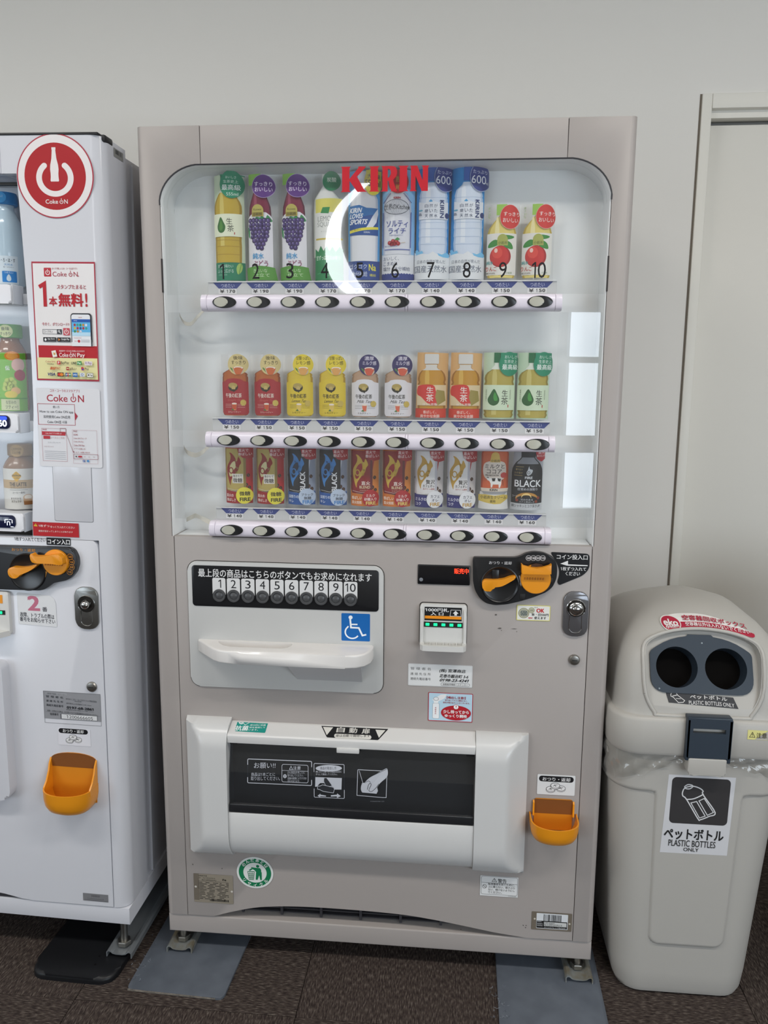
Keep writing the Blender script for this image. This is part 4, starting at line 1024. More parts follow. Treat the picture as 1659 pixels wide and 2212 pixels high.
foot(VM, .0270, .060, .0065, .030, True, yfront=-.006); foot(VM, .9730, .060, .0065, .030, True, yfront=-.010)

# steel plates under the feet
M_PLATE = mat('plate_grey', '525861', rough=.42, metal=.0, spec=.5, noise=.25, nscale=18, ncol='7b828c')
def plate_(name, pts, z0, z1, m, label, group, bev, seg=2, marks=None):
    bm = bmesh.new(); f = [bm.verts.new((x, y, z1)) for x, y in pts]; k = [bm.verts.new((x, y, z0)) for x, y in pts]; n = len(pts)
    bm.faces.new(f); bm.faces.new(k[::-1])
    for i in range(n): bm.faces.new((f[i], k[i], k[(i+1) % n], f[(i+1) % n]))
    fs = set(f); es = [e for v in f for e in v.link_edges if e.verts[0] in fs and e.verts[1] in fs]
    bmesh.ops.bevel(bm, geom=list(set(es)), offset=bev, segments=seg, profile=.5, affect='EDGES', clamp_overlap=True)
    o = put(name, bm_mesh(name, bm, m), smooth=.5); tag(o, label, 'floor plate', group)
    p = P(eps=.00004); rnd = random.Random(len(label))
    for _ in range(marks or 0):
        u, v = rnd.random(), rnd.random()**1.5; x = pts[0][0]+.02+u*(pts[1][0]-pts[0][0]-.04); y = pts[0][1]+.012+v*.16; a = rnd.uniform(-.6, .6)*3; l = rnd.uniform(.001, .009)
        p.line([(x, y), (x+l*math.cos(a), y+l*math.sin(a)+.0005), (x+1.6*l*math.cos(a+.5), y+1.6*l*math.sin(a+.5))], rnd.uniform(.0004, .0012), rnd.choice(('8b929b', '7d848d', '474d56')), keep=True)
    if marks: p.build('scratch_marks', o, lambda u, v, d: (u, v, z1+.00006+d))
    return o
gl = plate_('floor_plate', rounded([(-.0525, -.127), (.1735, -.135), (.2050, .60), (-.0350, .60)], [.012, .016, .01, .01], 5), 0, .0062, M_PLATE, 'grey steel plate with worn front edge under the left foot', 'plates under the machines', .0012, marks=26)
e = boxes('worn_edge', [(-.044, -.1320, .0012, .162, -.1300, .0050)], mat('worn_edge_metal', '8c8479', rough=.5, noise=.9, nscale=120, ncol='55514c'), gl); e.rotation_euler.z = -.035; e.location = (-.0018, .0023, 0)
gr = plate_('floor_plate', rounded([(.7840, -.215), (1.0170, -.205), (1.0290, .60), (.7890, .60)], [.012]*4, 5), 0, .0062, M_PLATE, 'grey scuffed steel plate under the right foot beside the bin', 'plates under the machines', .0012, marks=46)
bl = plate_('floor_plate', rounded([(-.2960, -.1135), (-.0900, -.1195), (-.0600, .62), (-.2660, .62)], [.045, .045, .02, .02], 7), 0, .016, mat('plate_black', '16171a', rough=.4, spec=.4), 'black plate with rounded corners under the white machine', 'plates under the machines', .009, 4)
p = P(eps=.00005)
for q in ((-.150, -.075, .0028), (-.152, -.048, .0022), (-.143, -.025, .0024)): p.ell(q[0], q[1], q[2], q[2]*1.1, '050506', n=14, keep=True)
p.build('plate_hole', bl, lambda u, v, d: (u, v, .01605+d))

# ------------------------------------------------------------------ drink displays on the three shelves (printed half-round cards in clear sleeves)
SLEEVE = sheet('clear_sleeve', 'fbfbfb', ior=1.45, haze=.03, gloss=.06, gain=.8)
R_ = .0385
class Disp:
    """one display: parts are printed sheets bent to the same half-round; coordinates are those of the measured crop"""
    def __init__(s, key, label, group, ox, oy, sc):
        s.key, s.label, s.group = key, label, group; s.o = (ox, oy, .001/sc, -.001/sc); s.parts = []; s.base = 0
    def part(s, name):
        p = P(*s.o, base=s.base, eps=.00006, grid=GRID); s.base += 14; s.parts.append((name, p)); return p
    def sleeve(s, hw, h):
        s.sl = (hw, h)
def outline(prof, cx):
    """prof: (y, half width) from top to bottom -> closed outline"""
    return [(cx-w, y) for y, w in prof] + [(cx+w, y) for y, w in prof[::-1]]
def bottle(p, prof, cx, base, edge, hi=None, hx_=-.35, strip=.006):
    """printed bottle: ink darker to its edges and a pale streak, as in the print"""
    p.poly(outline(prof, cx), edge, strip=strip)
    p.poly(outline([(y, w*.86) for y, w in prof], cx), base, strip=strip)
    if hi: p.poly(outline([(y, w*.16) for y, w in prof[1:-1]], cx+hx_*prof[len(prof)//2][1]), hi)
def place(d, x, z0, yb=.068, label=None, idx=0):
    r = thing('drink_display', label or d.label, 'drink display', (x, yb, z0), group=d.group)
    if not hasattr(d, 'me'):
        d.me = []
        hw, h = d.sl; fn = cyl(R_, hw+.001)
        q = P(base=-8, eps=.00006, grid=GRID); q.poly([(-hw-.002, 0), (hw+.002, 0), (hw+.002, h), (-hw-.002, h)], SLEEVE, strip=.004)
        parts = [('clear_sleeve', q)] + d.parts
        for nm, p in parts:
            o = p.build(nm, r, fn, smooth=.9 if nm in ('card', 'bottle', 'clear_sleeve', 'can') else None); d.me.append(o)
    else:
        for o in d.me:
            c = o.copy(); COL.objects.link(c); c.parent = r
    return r
def txt(p, st, a, b, c, e, m, bo=0., **k): p.text(st, a, b, c, e, m, b=bo, **k)
def badge(d, cx, cy, rx, ry, col, rim=None):
    p = d.part('badge'); p.ell(cx, cy, rx, ry, rim or col, 36, strip=.006)
    if rim: p.ell(cx, cy, rx*.965, ry*.965, col, 36, strip=.006)
    return p
SG1 = 'drink displays on the top shelf'; SG2 = 'drink displays on the middle shelf'; SG3 = 'drink displays on the bottom shelf'
S1 = 3.53
# 1: green tea, crop (400,320) x3.318
d1 = Disp('tea', 'pale green card with a tall green tea bottle, leftmost on the top shelf', SG1, 304, 955, S1); d1.sleeve(.031, .214)
p = d1.part('card'); p.rect(198, 193, 420, 950, 'cfdcbf', strip=.006); p.rect(198, 818, 420, 950, '1c7d5c', strip=.006)
txt(p, '茶葉の味わい', 218, 832, 342, 858, 'cfe0d6'); txt(p, 'ふっと広がる', 216, 866, 344, 894, 'cfe0d6'); txt(p, '生茶史上最高級', 222, 902, 296, 914, '8fbfaa')
p.poly(smoothline([(372, 902), (364, 860), (378, 828), (396, 824), (404, 850), (394, 886)], 4, True), 'a6c765'); p.line([(398, 822), (388, 860), (380, 904)], 4, '5f9a45')
p = d1.part('bottle'); pr = [(272, 22), (300, 26), (330, 62), (380, 92), (410, 102), (452, 104), (475, 100), (630, 99), (660, 97), (700, 99), (818, 97)]
bottle(p, pr, 302, 'c3a63a', 'a5872a', 'd6c368'); p.poly(outline([(262, 20), (292, 24), (318, 46)], 288), 'd9dccb')
for y in (655, 700, 758): p.line([(212, y), (392, y+3)], 4, 'a98a2b')
p = d1.part('cap'); p.rect(262, 195, 330, 270, '1f6a47', strip=.006)
p = d1.part('label'); p.rect(202, 470, 404, 632, 'e9edd2', strip=.006); p.poly(smoothline([(258, 492), (280, 530), (293, 562), (284, 594), (262, 606), (240, 594), (231, 562), (240, 530)], 4, True), '2f6b2c'); p.poly(smoothline([(260, 515), (272, 545), (272, 575), (258, 590), (246, 575), (250, 545)], 4, True), '4f8a37')
txt(p, '生', 300, 500, 342, 545, '2c2f28'); txt(p, '茶', 306, 552, 352, 598, '2c2f28'); p.rect(352, 602, 358, 618, 'b8433a')
p = badge(d1, 340, 262, 80, 98, '1f8a66'); p.rect(262, 193, 420, 200, '1f8a66', strip=.006)
txt(p, 'おいしさ', 302, 204, 372, 222, 'dfeee6'); txt(p, '生茶史上', 286, 232, 384, 254, 'dfeee6'); txt(p, '最高級', 274, 264, 398, 303, 'eef6f0', .012); txt(p, '555ml', 306, 320, 382, 342, 'dfeee6')
# 2, 3: grape
d2 = Disp('grape', 'dark red grape bottle with purple badge', SG1, 550, 955, S1); d2.sleeve(.031, .214)
p = d2.part('bottle'); pr = [(275, 28), (290, 32), (350, 56), (420, 82), (470, 86), (505, 84), (512, 92), (540, 92), (700, 92), (820, 92), (850, 92)]
bottle(p, pr, 540, '7c2240', '551430', '9a4560')
p = d2.part('label'); p.poly([(450, 500), (470, 478), (500, 462), (545, 458), (590, 462), (616, 480), (632, 502), (634, 860), (448, 860)], 'e6e4ea', strip=.006)
rnd = random.Random(4)
p.poly(smoothline([(505, 512), (520, 492), (545, 500), (560, 486), (585, 505), (600, 480), (632, 520), (610, 530), (585, 520), (560, 530), (530, 524)], 3, True), '2c8a4e')
p.poly([(446, 560), (462, 575), (466, 650), (452, 630)], '2c8a4e')
rows = [(520, 6, 536), (548, 6, 536), (576, 6, 536), (604, 5, 540), (632, 5, 540), (660, 4, 542), (688, 3, 542), (716, 2, 544)]
for y, n, cx in rows:
    for k in range(n):
        cx2 = cx+(k-(n-1)/2)*27+rnd.uniform(-3, 3); cy2 = y+rnd.uniform(-4, 4)
        p.ell(cx2, cy2, 16.5, 18, '2e1d4e', 14, keep=True)
    p.l += 1
    for k in range(n):
        cx2 = cx+(k-(n-1)/2)*27; p.ell(cx2-1, y-1, 12, 13, rnd.choice(('4c3a78', '43336d', '56427f')), 12, keep=True)
    p.l += 1
    for k in range(n):
        cx2 = cx+(k-(n-1)/2)*27; p.ell(cx2-4, y-5, 4.2, 4.6, '8d84b8', 8, keep=True)
    p.l += 0
d2.base += 24
txt(p, '純水', 486, 752, 570, 796, '3f9fd6', .01); txt(p, 'ぶどう', 488, 806, 598, 852, '8c2f5c', .01)
p = d2.part('emblem'); p.poly(arc(530, 450, 42, 44, 0, -180, 14) + [(488, 492), (572, 492)], 'b9ad58', strip=.006); p.rect(492, 462, 566, 489, '8e7f33', strip=.008); txt(p, '小岩井', 497, 466, 562, 486, '3f3a1a', .01); txt(p, 'Koiwai', 502, 434, 558, 450, '5c5426')
p = d2.part('shelf_band'); p.poly([(440, 858), (490, 850), (540, 846), (590, 850), (640, 858), (656, 950), (446, 950)], '57963c', strip=.006); txt(p, 'きれいな', 496, 868, 592, 894, 'cfe3bf'); txt(p, '仕立て', 500, 900, 606, 926, 'cfe3bf')
p = d2.part('cap'); p.rect(472, 195, 558, 272, '8cc152', strip=.006)
p = badge(d2, 573, 281, 75, 82, '5d3183', 'b9a3cf'); txt(p, 'すっきり', 516, 250, 628, 281, 'e8def0', .01); txt(p, 'おいしい', 518, 288, 630, 319, 'e8def0', .01)
# 4: lemon squash
d4 = Disp('lemon', 'clear card with a white lemon squash bottle over a green zigzag, behind the glare', SG1, 1030, 955, S1); d4.sleeve(.031, .214)
p = d4.part('bottle'); bottle(p, [(262, 20), (285, 24), (330, 60), (368, 95), (470, 108), (640, 108), (780, 106)], 1010, 'e9e9e4', 'cfd3c8')
p.poly([(926, 368), (1124, 368), (1124, 465), (926, 465)], 'e7dd6c', strip=.006); txt(p, 'LEMON', 945, 492, 1080, 528, '9a9d98'); txt(p, 'SQUASH', 942, 534, 1090, 572, '9a9d98')
p.poly([(968, 470), (985, 430), (1040, 430), (1030, 475)], '2f8f4c'); txt(p, 'キリンレモン', 970, 596, 1065, 606, 'aeb0aa'); p.rect(930, 648, 1128, 660, 'c9b23a', strip=.006)
p = d4.part('shelf_band'); p.poly([(926, 720), (950, 745), (970, 702), (992, 740), (1015, 700), (1036, 742), (1058, 706), (1080, 745), (1106, 708), (1132, 730), (1134, 950), (922, 950)], '17814a', strip=.006); txt(p, '甘ずっぱさスッキリ', 934, 772, 1110, 806, 'dcebdc', .01)
p.line([(940, 905), (1000, 890), (1012, 925), (1060, 900), (1120, 905)], 4, '4fa878')
p = d4.part('cap'); p.rect(985, 200, 1040, 258, 'd8d7d0', strip=.006)
p = badge(d4, 1052, 250, 62, 68, '1e8257'); txt(p, '炭酸', 1020, 225, 1085, 258, 'dcebdc', .01)
# 5: sports drink
d5 = Disp('sports', 'blue card with a white sports drink bottle and yellow badge', SG1, 1274, 955, S1); d5.sleeve(.032, .214)
p = d5.part('card'); p.rect(1158, 180, 1392, 815, '4f9fd8', strip=.006); p.rect(1158, 812, 1392, 950, '27478f', strip=.006)
txt(p, 'ゴクゴク', 1172, 836, 1305, 870, 'd5dcea'); txt(p, '水分補給', 1188, 888, 1308, 926, 'd5dcea'); txt(p, 'Na', 1318, 836, 1368, 884, 'e8e04a', .02); txt(p, '補給', 1324, 905, 1368, 925, 'e8e04a')
p = d5.part('bottle'); bottle(p, [(262, 34), (285, 40), (330, 78), (375, 98), (430, 100), (640, 100), (815, 98)], 1278, 'e2e3e8', 'c3c9d6', 'eeeff2')
p = d5.part('label'); p.poly([(1178, 425), (1250, 420), (1300, 440), (1378, 440), (1378, 632), (1178, 632)], '2a72b5', strip=.006); p.poly([(1178, 520), (1378, 480), (1378, 632), (1178, 632)], '214f96', strip=.006)
p.poly([(1310, 560), (1340, 500), (1376, 440), (1378, 480), (1366, 540), (1340, 580), (1290, 590)], 'dfe3ec', strip=.006)
txt(p, 'KIRIN', 1176, 440, 1262, 474, 'eef1f5', .03, shear=.1); txt(p, 'LOVES', 1176, 480, 1270, 514, 'eef1f5', .03, shear=.1); txt(p, 'SPORTS', 1176, 520, 1298, 556, 'eef1f5', .03, shear=.1)
p.poly([(1178, 596), (1260, 582), (1378, 570), (1378, 588), (1270, 600), (1178, 616)], 'e6dc4a', strip=.006); txt(p, 'アミノ酸スポーツ', 1184, 592, 1262, 606, '5c5a24', slope=-.1)
txt(p, 'KIRIN', 1282, 606, 1322, 618, 'cdd6e8', .02)
p = d5.part('cap'); p.rect(1240, 188, 1312, 262, 'd6dde8', strip=.006)
p = badge(d5, 1340, 260, 56, 92, 'e8dc45'); p.rect(1296, 180, 1392, 240, 'e8dc45', strip=.006); txt(p, '大容量', 1305, 204, 1386, 234, '3a3822', .01); txt(p, '555ml', 1290, 246, 1386, 290, '3a3822', .012)
# 6: salty lychee
d6 = Disp('lychee', 'light blue card with a grey-white salty lychee bottle and red badge', SG1, 1520, 955, S1); d6.sleeve(.032, .214)
p = d6.part('card'); p.rect(1402, 176, 1642, 770, '8fc3ea', strip=.006); p.rect(1402, 768, 1642, 910, 'e3e4e8', strip=.006); p.poly([(1402, 910)] + [(1402+10*i, 908 - (6 if i % 2 else 0)) for i in range(25)] + [(1642, 950), (1402, 950)], '2f3f86', strip=.006)
txt(p, 'おいしく、', 1416, 784, 1532, 812, '34406a'); txt(p, 'こまめに', 1416, 820, 1522, 848, '34406a'); txt(p, '塩分・水分補給', 1414, 856, 1612, 886, '34406a'); txt(p, '500ml', 1480, 916, 1535, 932, 'b9c1dc')
p = d6.part('bottle'); bottle(p, [(300, 40), (330, 52), (360, 78), (400, 96), (500, 102), (700, 102), (768, 100)], 1516, 'dcdde4', 'bfc5d6', 'e8e9ee')
p = d6.part('label'); p.ring(1510, 436, 88, 54, 3, '4a4e5a'); p.ell(1510, 436, 84, 50, 'd6d8de', strip=.008)
for k in (-56, -28, 0, 28, 56): p.line([(1510+k*.35, 388), (1510+k, 436), (1510+k*.35, 484)], 1.6, '8c90a0', keep=True)
p.l += 1; txt(p, '世界のKitchen', 1424, 414, 1600, 456, '3a3d46', .008, shear=.02); txt(p, 'KIRIN', 1492, 366, 1540, 380, 'c2303c', .03)
for i in range(9): p.ell(1420+i*6-(0), 400-i*7, 4, 4, '4a5a9a', 6, keep=True); p.ell(1612-i*6, 400-i*7, 4, 4, '4a5a9a', 6, keep=True)
txt(p, 'ソルティ', 1442, 532, 1592, 578, '3c4c9c', .008); txt(p, 'ライチ', 1456, 584, 1578, 624, '3c4c9c', .008); txt(p, '沖縄海塩ほのかに', 1462, 630, 1560, 640, '6a72a4')
for x, y in ((1466, 688), (1490, 676), (1514, 680), (1500, 696), (1526, 694), (1480, 698)): p.ell(x, y, 15, 15, '9c2630', 12, keep=True)
p.l += 1
for x, y in ((1464, 685), (1488, 672), (1512, 676), (1524, 690)): p.ell(x, y, 8, 8, 'c04a50', 10, keep=True)
p.poly([(1500, 668), (1520, 650), (1540, 662), (1522, 672)], '3f8f4a'); p.line([(1546, 690), (1575, 684)], 5, 'c9b9a8')
for x in (1418, 1612): p.line([(x, 470), (x-2, 720)], 5, '5563a8')
txt(p, '果汁10%未満', 1430, 706, 1520, 716, '7a82ae'); p.line([(1430, 735), (1606, 735)], 6, '5563a8')
p = d6.part('cap'); p.rect(1478, 180, 1550, 300, 'd5dbe6', strip=.006)
p = badge(d6, 1524, 262, 68, 82, 'c42a32'); txt(p, '熱中', 1508, 225, 1552, 268, 'd9b84a', .01); txt(p, '対策', 1508, 278, 1552, 318, 'd9b84a', .01)
# 7, 8: mineral water, crop (850,320) x3.318
d7 = Disp('water', 'blue card with water bottle, navy badge', SG1, 524, 955, S1); d7.sleeve(.032, .214)
p = d7.part('card'); p.rect(404, 165, 642, 950, '2f8fd2', strip=.006)
p = d7.part('bottle'); bottle(p, [(270, 40), (290, 50), (320, 88), (360, 100), (372, 96), (382, 101), (450, 101), (530, 101), (540, 98), (580, 102), (590, 98), (640, 102), (650, 98), (690, 102), (780, 96)], 528, 'd5dfee', 'b3c8e2', 'e6ecf4')
for y in (372, 545, 588, 645, 697): p.line([(432, y), (520, y+4), (624, y)], 3.5, 'b1c3dc')
p.l += 1
p = d7.part('cap'); p.rect(492, 168, 562, 262, '3a62b0', strip=.006)
p = d7.part('label'); p.poly([(430, 400), (470, 412), (500, 396), (515, 386), (530, 400), (575, 412), (628, 404), (628, 524), (430, 524)], 'e3e7ee', strip=.006)
p.poly([(496, 402), (512, 388), (526, 402), (512, 406)], '4fa3d8')
for r, t in enumerate(('自然が', '磨いた', '天然水')):
    for c, ch in enumerate(t): txt(p, ch, 470+c*32, 420+r*35, 494+c*32, 444+r*35, '44506e')
txt(p, '晶', 430, 480, 450, 498, '44506e'); p.ell(444, 462, 14, 6, '6fb0c8', 12)
p.text('KIRIN', 574, 392, 600, 516, '2f3f74', b=.02, rot=-90); p.ell(620, 498, 13, 20, '2f3f74', 16)
p = d7.part('shelf_band'); p.poly([(404, 750), (430, 770), (450, 752), (470, 768), (500, 772), (530, 752), (560, 772), (600, 764), (642, 784), (642, 950), (404, 950)], 'e4e7ea', strip=.006)
p.poly([(410, 738), (424, 734), (436, 752), (456, 744), (466, 764), (440, 768), (415, 772)], '79c0e8', keep=False); p.poly([(560, 764), (590, 772), (620, 756), (640, 770), (636, 792), (600, 792), (570, 782)], '79c0e8')
txt(p, '日本の自然が育んだ', 424, 810, 614, 836, '5a6478'); txt(p, '国産天然水', 408, 850, 624, 900, '4c5670')
p = badge(d7, 602, 236, 68, 100, '333f86', 'b9c4e0'); txt(p, 'たっぷり', 553, 188, 644, 214, 'dfe3f0'); txt(p, '600', 544, 226, 638, 282, 'eef0f6', .0); txt(p, 'ml', 638, 258, 652, 280, 'eef0f6')
# 9, 10: apple
d9 = Disp('apple', 'short apple juice bottle with red badge', SG1, 786, 955, S1); d9.sleeve(.033, .150)
p = d9.part('bottle'); bottle(p, [(505, 22), (515, 27), (550, 60), (590, 92), (620, 102), (632, 103), (700, 103), (900, 101), (925, 99), (940, 92)], 782, 'e2cf78', 'c2a94e', 'efe3a8')
p = d9.part('label'); p.poly(outline([(628, 103), (700, 104), (800, 104), (920, 102)], 782), 'e6e3dc', strip=.006)
p.ell(774, 790, 74, 76, 'a81f22', 30); p.ell(768, 786, 66, 70, 'c9302e', 30); p.ell(752, 764, 36, 40, 'dc4a40', 24); p.ell(742, 748, 12, 16, 'f0c9bc', 14)
for q in ([(686, 720), (700, 690), (735, 672), (770, 690), (745, 715), (705, 726)], [(790, 700), (820, 682), (850, 700), (860, 735), (830, 735), (800, 722)], [(755, 655), (800, 640), (866, 648), (850, 665), (800, 672)]): p.poly(smoothline(q, 3, True), '3c8a3c')
txt(p, '純水', 680, 820, 725, 846, '4fa6a6', .01); txt(p, 'りんご', 676, 858, 752, 892, 'c85a50', .01); txt(p, '果汁20%', 680, 900, 740, 914, '6a6a5c'); txt(p, '小岩井', 815, 898, 858, 912, '6a8a5c')
p = d9.part('emblem'); p.poly(arc(786, 672, 36, 38, 0, -180, 14) + [(750, 714), (824, 714)], 'a7ad58', strip=.006); txt(p, '小岩井', 756, 684, 818, 706, '4c5a26', .01)
p = d9.part('cap'); p.rect(741, 430, 812, 505, '9cc65a', strip=.006)
p = badge(d9, 832, 516, 68, 85, 'd23a36', 'e9b4ae'); txt(p, 'すっきり', 788, 482, 894, 510, 'f4e3de', .01); txt(p, 'おいしい', 784, 524, 886, 554, 'f4e3de', .01)
p = d9.part('side_note'); txt(p, '果', 690, 446, 704, 462, '9ab87c'); txt(p, '汁', 690, 466, 704, 482, '9ab87c'); txt(p, '20', 690, 488, 706, 504, '9ab87c'); txt(p, '%', 690, 508, 704, 524, '9ab87c')

# middle shelf: tea bottles, crop (400,740) x3.95
S2 = 4.07
def teabottle(key, label, liquid, edge, labcol, ink_, cap_t, sub, badgecol, btxt, bink, drink, lab_arch=300, cupc='c8542c'):
    d = Disp(key, label, SG2, 412, 634, S2); d.sleeve(.0315, .134)
    p = d.part('bottle'); bottle(p, [(165, 14), (172, 18), (182, 14), (205, 18), (225, 52), (250, 105), (262, 114), (275, 110), (288, 116), (560, 117), (585, 114), (600, 117), (618, 110), (626, 95)], 412, liquid, edge, None)
    p = d.part('label'); p.poly([(296, 330), (330, 322), (350, 306), (380, 300), (412, 298), (445, 300), (474, 306), (494, 322), (528, 330), (529, 600), (516, 618), (310, 618), (297, 600)], labcol, strip=.006)
    g = '2e2a1e' if labcol != 'a5262e' else 'b09a52'
    p.ell(404, 374, 44, 38, '2f2a1c', 20); p.ell(402, 360, 40, 24, 'b09a56' , 18); p.ell(408, 382, 18, 20, 'c2ab6a', 14); p.poly([(385, 392), (412, 420), (430, 395)], '2f2a1c')
    txt(p, '午後の紅茶', 334, 428, 476, 468, ink_, .014); txt(p, sub, 346, 478, 468, 504, ink_ if labcol != 'a5262e' else 'c4635a', 0, shear=.1)
    for y in (526, 538, 552): p.line([(330, y), (388, y), ], 1.6, ink_); p.line([(440, y), (500, y)], 1.6, ink_)
    p.poly([(392, 520), (434, 520), (428, 578), (400, 578)], 'd9b48c'); p.poly([(394, 528), (432, 528), (427, 574), (401, 574)], cupc); p.ell(413, 520, 22, 8, 'e9ddd0', 16)
    p.ell(486, 512, 23, 27, 'c9b054' if labcol != 'd9bd2e' else 'a57a2e', 18); p.poly([(384, 576), (402, 562), (410, 580)], '4a7a3a')
    txt(p, cap_t, 356, 586, 466, 602, ink_, .005)
    p = badge(d, 447, 176, 84, 90, badgecol); a, b = btxt
    txt(p, a, 412 if len(a) < 4 else 395, 102, 490 if len(a) < 4 else 510, 136, bink, .008); txt(p, b, 396, 142, 508, 176, bink, .008)
    p.ell(452, 232, 42, 34, 'c9b7a0', 20); p.poly(smoothline([(414, 215), (410, 205), (430, 196), (465, 194), (490, 204), (490, 218), (476, 250), (465, 264), (436, 264), (424, 248)], 3, True), drink); p.ell(452, 206, 38, 12, 'efe6da', 20); p.ell(450, 210, 30, 8, drink, 16); p.line([(385, 205), (400, 225), (412, 240)], 4, '4a7a3a'); p.poly([(385, 200), (404, 212), (408, 232), (392, 222)], '5b8a48')
    return d
t1 = teabottle('straight', 'amber tea bottle with red label', 'b5622c', '8c4420', 'a5262e', 'e6d9cc', 'ストレートティー', 'Straight Tea', 'd9c68a', ('後味', 'すっきり'), '4a3c1c', 'd06a38')
t2 = teabottle('lemontea', 'yellow lemon tea bottle', 'd9bd3a', 'b08f24', 'dcc236', '3a321c', 'レモンティー', 'Lemon Tea', 'e6cf3a', ('甘酸っぱい', 'レモン感'), '4a4210', 'e0a45a', cupc='e0c060')
t3 = teabottle('milktea', 'milk tea bottle with dark purple badge', 'b8977c', '97795f', 'dfdce0', '3c3830', 'ミルクティー', 'Milk Tea', '352f63', ('濃厚', 'ミルク感'), 'e2ddea', 'd0583c', cupc='d86a50')
# hojicha and green tea, crop (780,740) x3.77 -> 4.07*3.77/3.95
S3 = 3.885
t4 = Disp('hojicha', 'orange card with roasted tea bottle', SG2, 548, 630, S3); t4.sleeve(.033, .143)
p = t4.part('card'); p.poly([(430, 86), (686, 92), (682, 545), (420, 545)], 'dcae74', strip=.006); p.poly([(418, 546), (672, 546), (672, 622), (416, 622)], 'd0402c', strip=.006)
txt(p, '香ばしく、', 484, 562, 594, 588, 'f3ddd2', .008); txt(p, '爽やかな余韻', 460, 594, 620, 622, 'f3ddd2', .008)
p = t4.part('bottle'); bottle(p, [(182, 44), (196, 48), (204, 42), (222, 54), (236, 84), (262, 104), (290, 112), (310, 114), (330, 106), (345, 114), (545, 112)], 551, 'c58f2c', 'a06a1e', 'd8ae52'); p.poly(outline([(186, 44), (196, 48), (204, 42), (222, 54), (232, 76)], 548), 'd6d2ca', strip=.006)
p = t4.part('cap'); p.rect(494, 100, 606, 180, 'd6d4d0', r=8, strip=.006)
p = t4.part('label'); p.poly(outline([(352, 113), (450, 114), (520, 113)], 550), 'ddc7a0', strip=.006); p.poly(smoothline([(440, 380), (462, 354), (560, 352), (585, 400), (600, 470), (580, 520), (520, 500), (470, 450), (440, 430)], 4, True), 'd0342c', strip=.006)
p.poly([(590, 390), (650, 400), (660, 480), (600, 520), (580, 450)], '9a8a44', strip=.006)
txt(p, '生', 512, 366, 566, 418, 'f2e6e0', .01); txt(p, '茶', 510, 428, 568, 488, 'f2e6e0', .01); txt(p, 'ほうじ煎茶', 486, 500, 592, 520, 'f2e6e0', .01)
t5 = Disp('greentea', 'green tea bottle with dark leaf drop', SG2, 1104, 634, S3); t5.sleeve(.034, .143)
p = t5.part('card'); p.rect(978, 90, 1238, 628, 'c3d9bd', strip=.006)
p = t5.part('bottle'); bottle(p, [(176, 38), (200, 40), (222, 52), (250, 96), (272, 112), (300, 118), (325, 112), (345, 119), (560, 119), (580, 112), (595, 119), (618, 106)], 1106, 'b5a44e', '938336', 'ccbf74'); p.poly(outline([(170, 22), (190, 20), (208, 36), (226, 50)], 1086), 'dfe6d8')
p = t5.part('cap'); p.rect(1060, 92, 1130, 172, '236b43', strip=.006)
p = t5.part('label'); p.rect(985, 352, 1226, 556, 'd2e2c6', strip=.006); p.poly(smoothline([(1066, 384), (1092, 428), (1108, 470), (1096, 505), (1064, 520), (1032, 505), (1020, 470), (1038, 428)], 4, True), '2c5f30'); p.poly(smoothline([(1072, 410), (1088, 440), (1094, 475), (1072, 480), (1062, 450)], 4, True), '4a9a48')
txt(p, '生', 1126, 392, 1172, 444, '33382c', .004); txt(p, '茶', 1122, 452, 1174, 512, '33382c', .004); p.rect(1172, 512, 1179, 534, 'b8433a'); txt(p, 'NAMACHA', 1186, 392, 1196, 470, '7f8a6c', rot=-90)
for k, ch in enumerate('世界のお茶へ'): txt(p, ch, 1004, 388+k*17, 1014, 402+k*17, '6d7a5c')
p = badge(t5, 1176, 182, 78, 97, '1f8a66'); p.poly([(1110, 92), (1238, 92), (1238, 240), (1160, 275), (1110, 220)], '1f8a66', strip=.006)
txt(p, 'おいしさ', 1140, 112, 1234, 138, 'dfeee6'); txt(p, '生茶史上', 1136, 148, 1236, 176, 'dfeee6'); txt(p, '最高級', 1122, 184, 1240, 228, 'eef6f0', .012)

# bottom shelf: coffee cans, crop (400,740) x3.95
def flame(p, col, inner, dx, facets):
    f = smoothline([(370, 925), (382, 950), (378, 990), (350, 1040), (342, 1080), (352, 1150), (375, 1220), (382, 1175), (418, 1120), (450, 1080), (462, 1040), (478, 1010), (455, 960), (440, 1000), (420, 960), (392, 930)], 4, True)
    p.poly([(x+dx, y) for x, y in f], col, strip=.006)
    if facets:
        rnd = random.Random(len(col)+int(dx))
        for _ in range(9):
            x, y = rnd.uniform(362, 440), rnd.uniform(980, 1110); p.poly([(x+dx, y), (x+dx+24, y+8), (x+dx+8, y+28)], rnd.choice(facets), keep=True)
        p.l += 1
    p.poly([(x+dx, y) for x, y in smoothline([(382, 1030), (420, 1000), (428, 1050), (405, 1090), (395, 1130), (372, 1140), (362, 1100)], 4, True)], inner, strip=.006)
    p.ring(385+dx, 1085, 24, 30, 10, col)
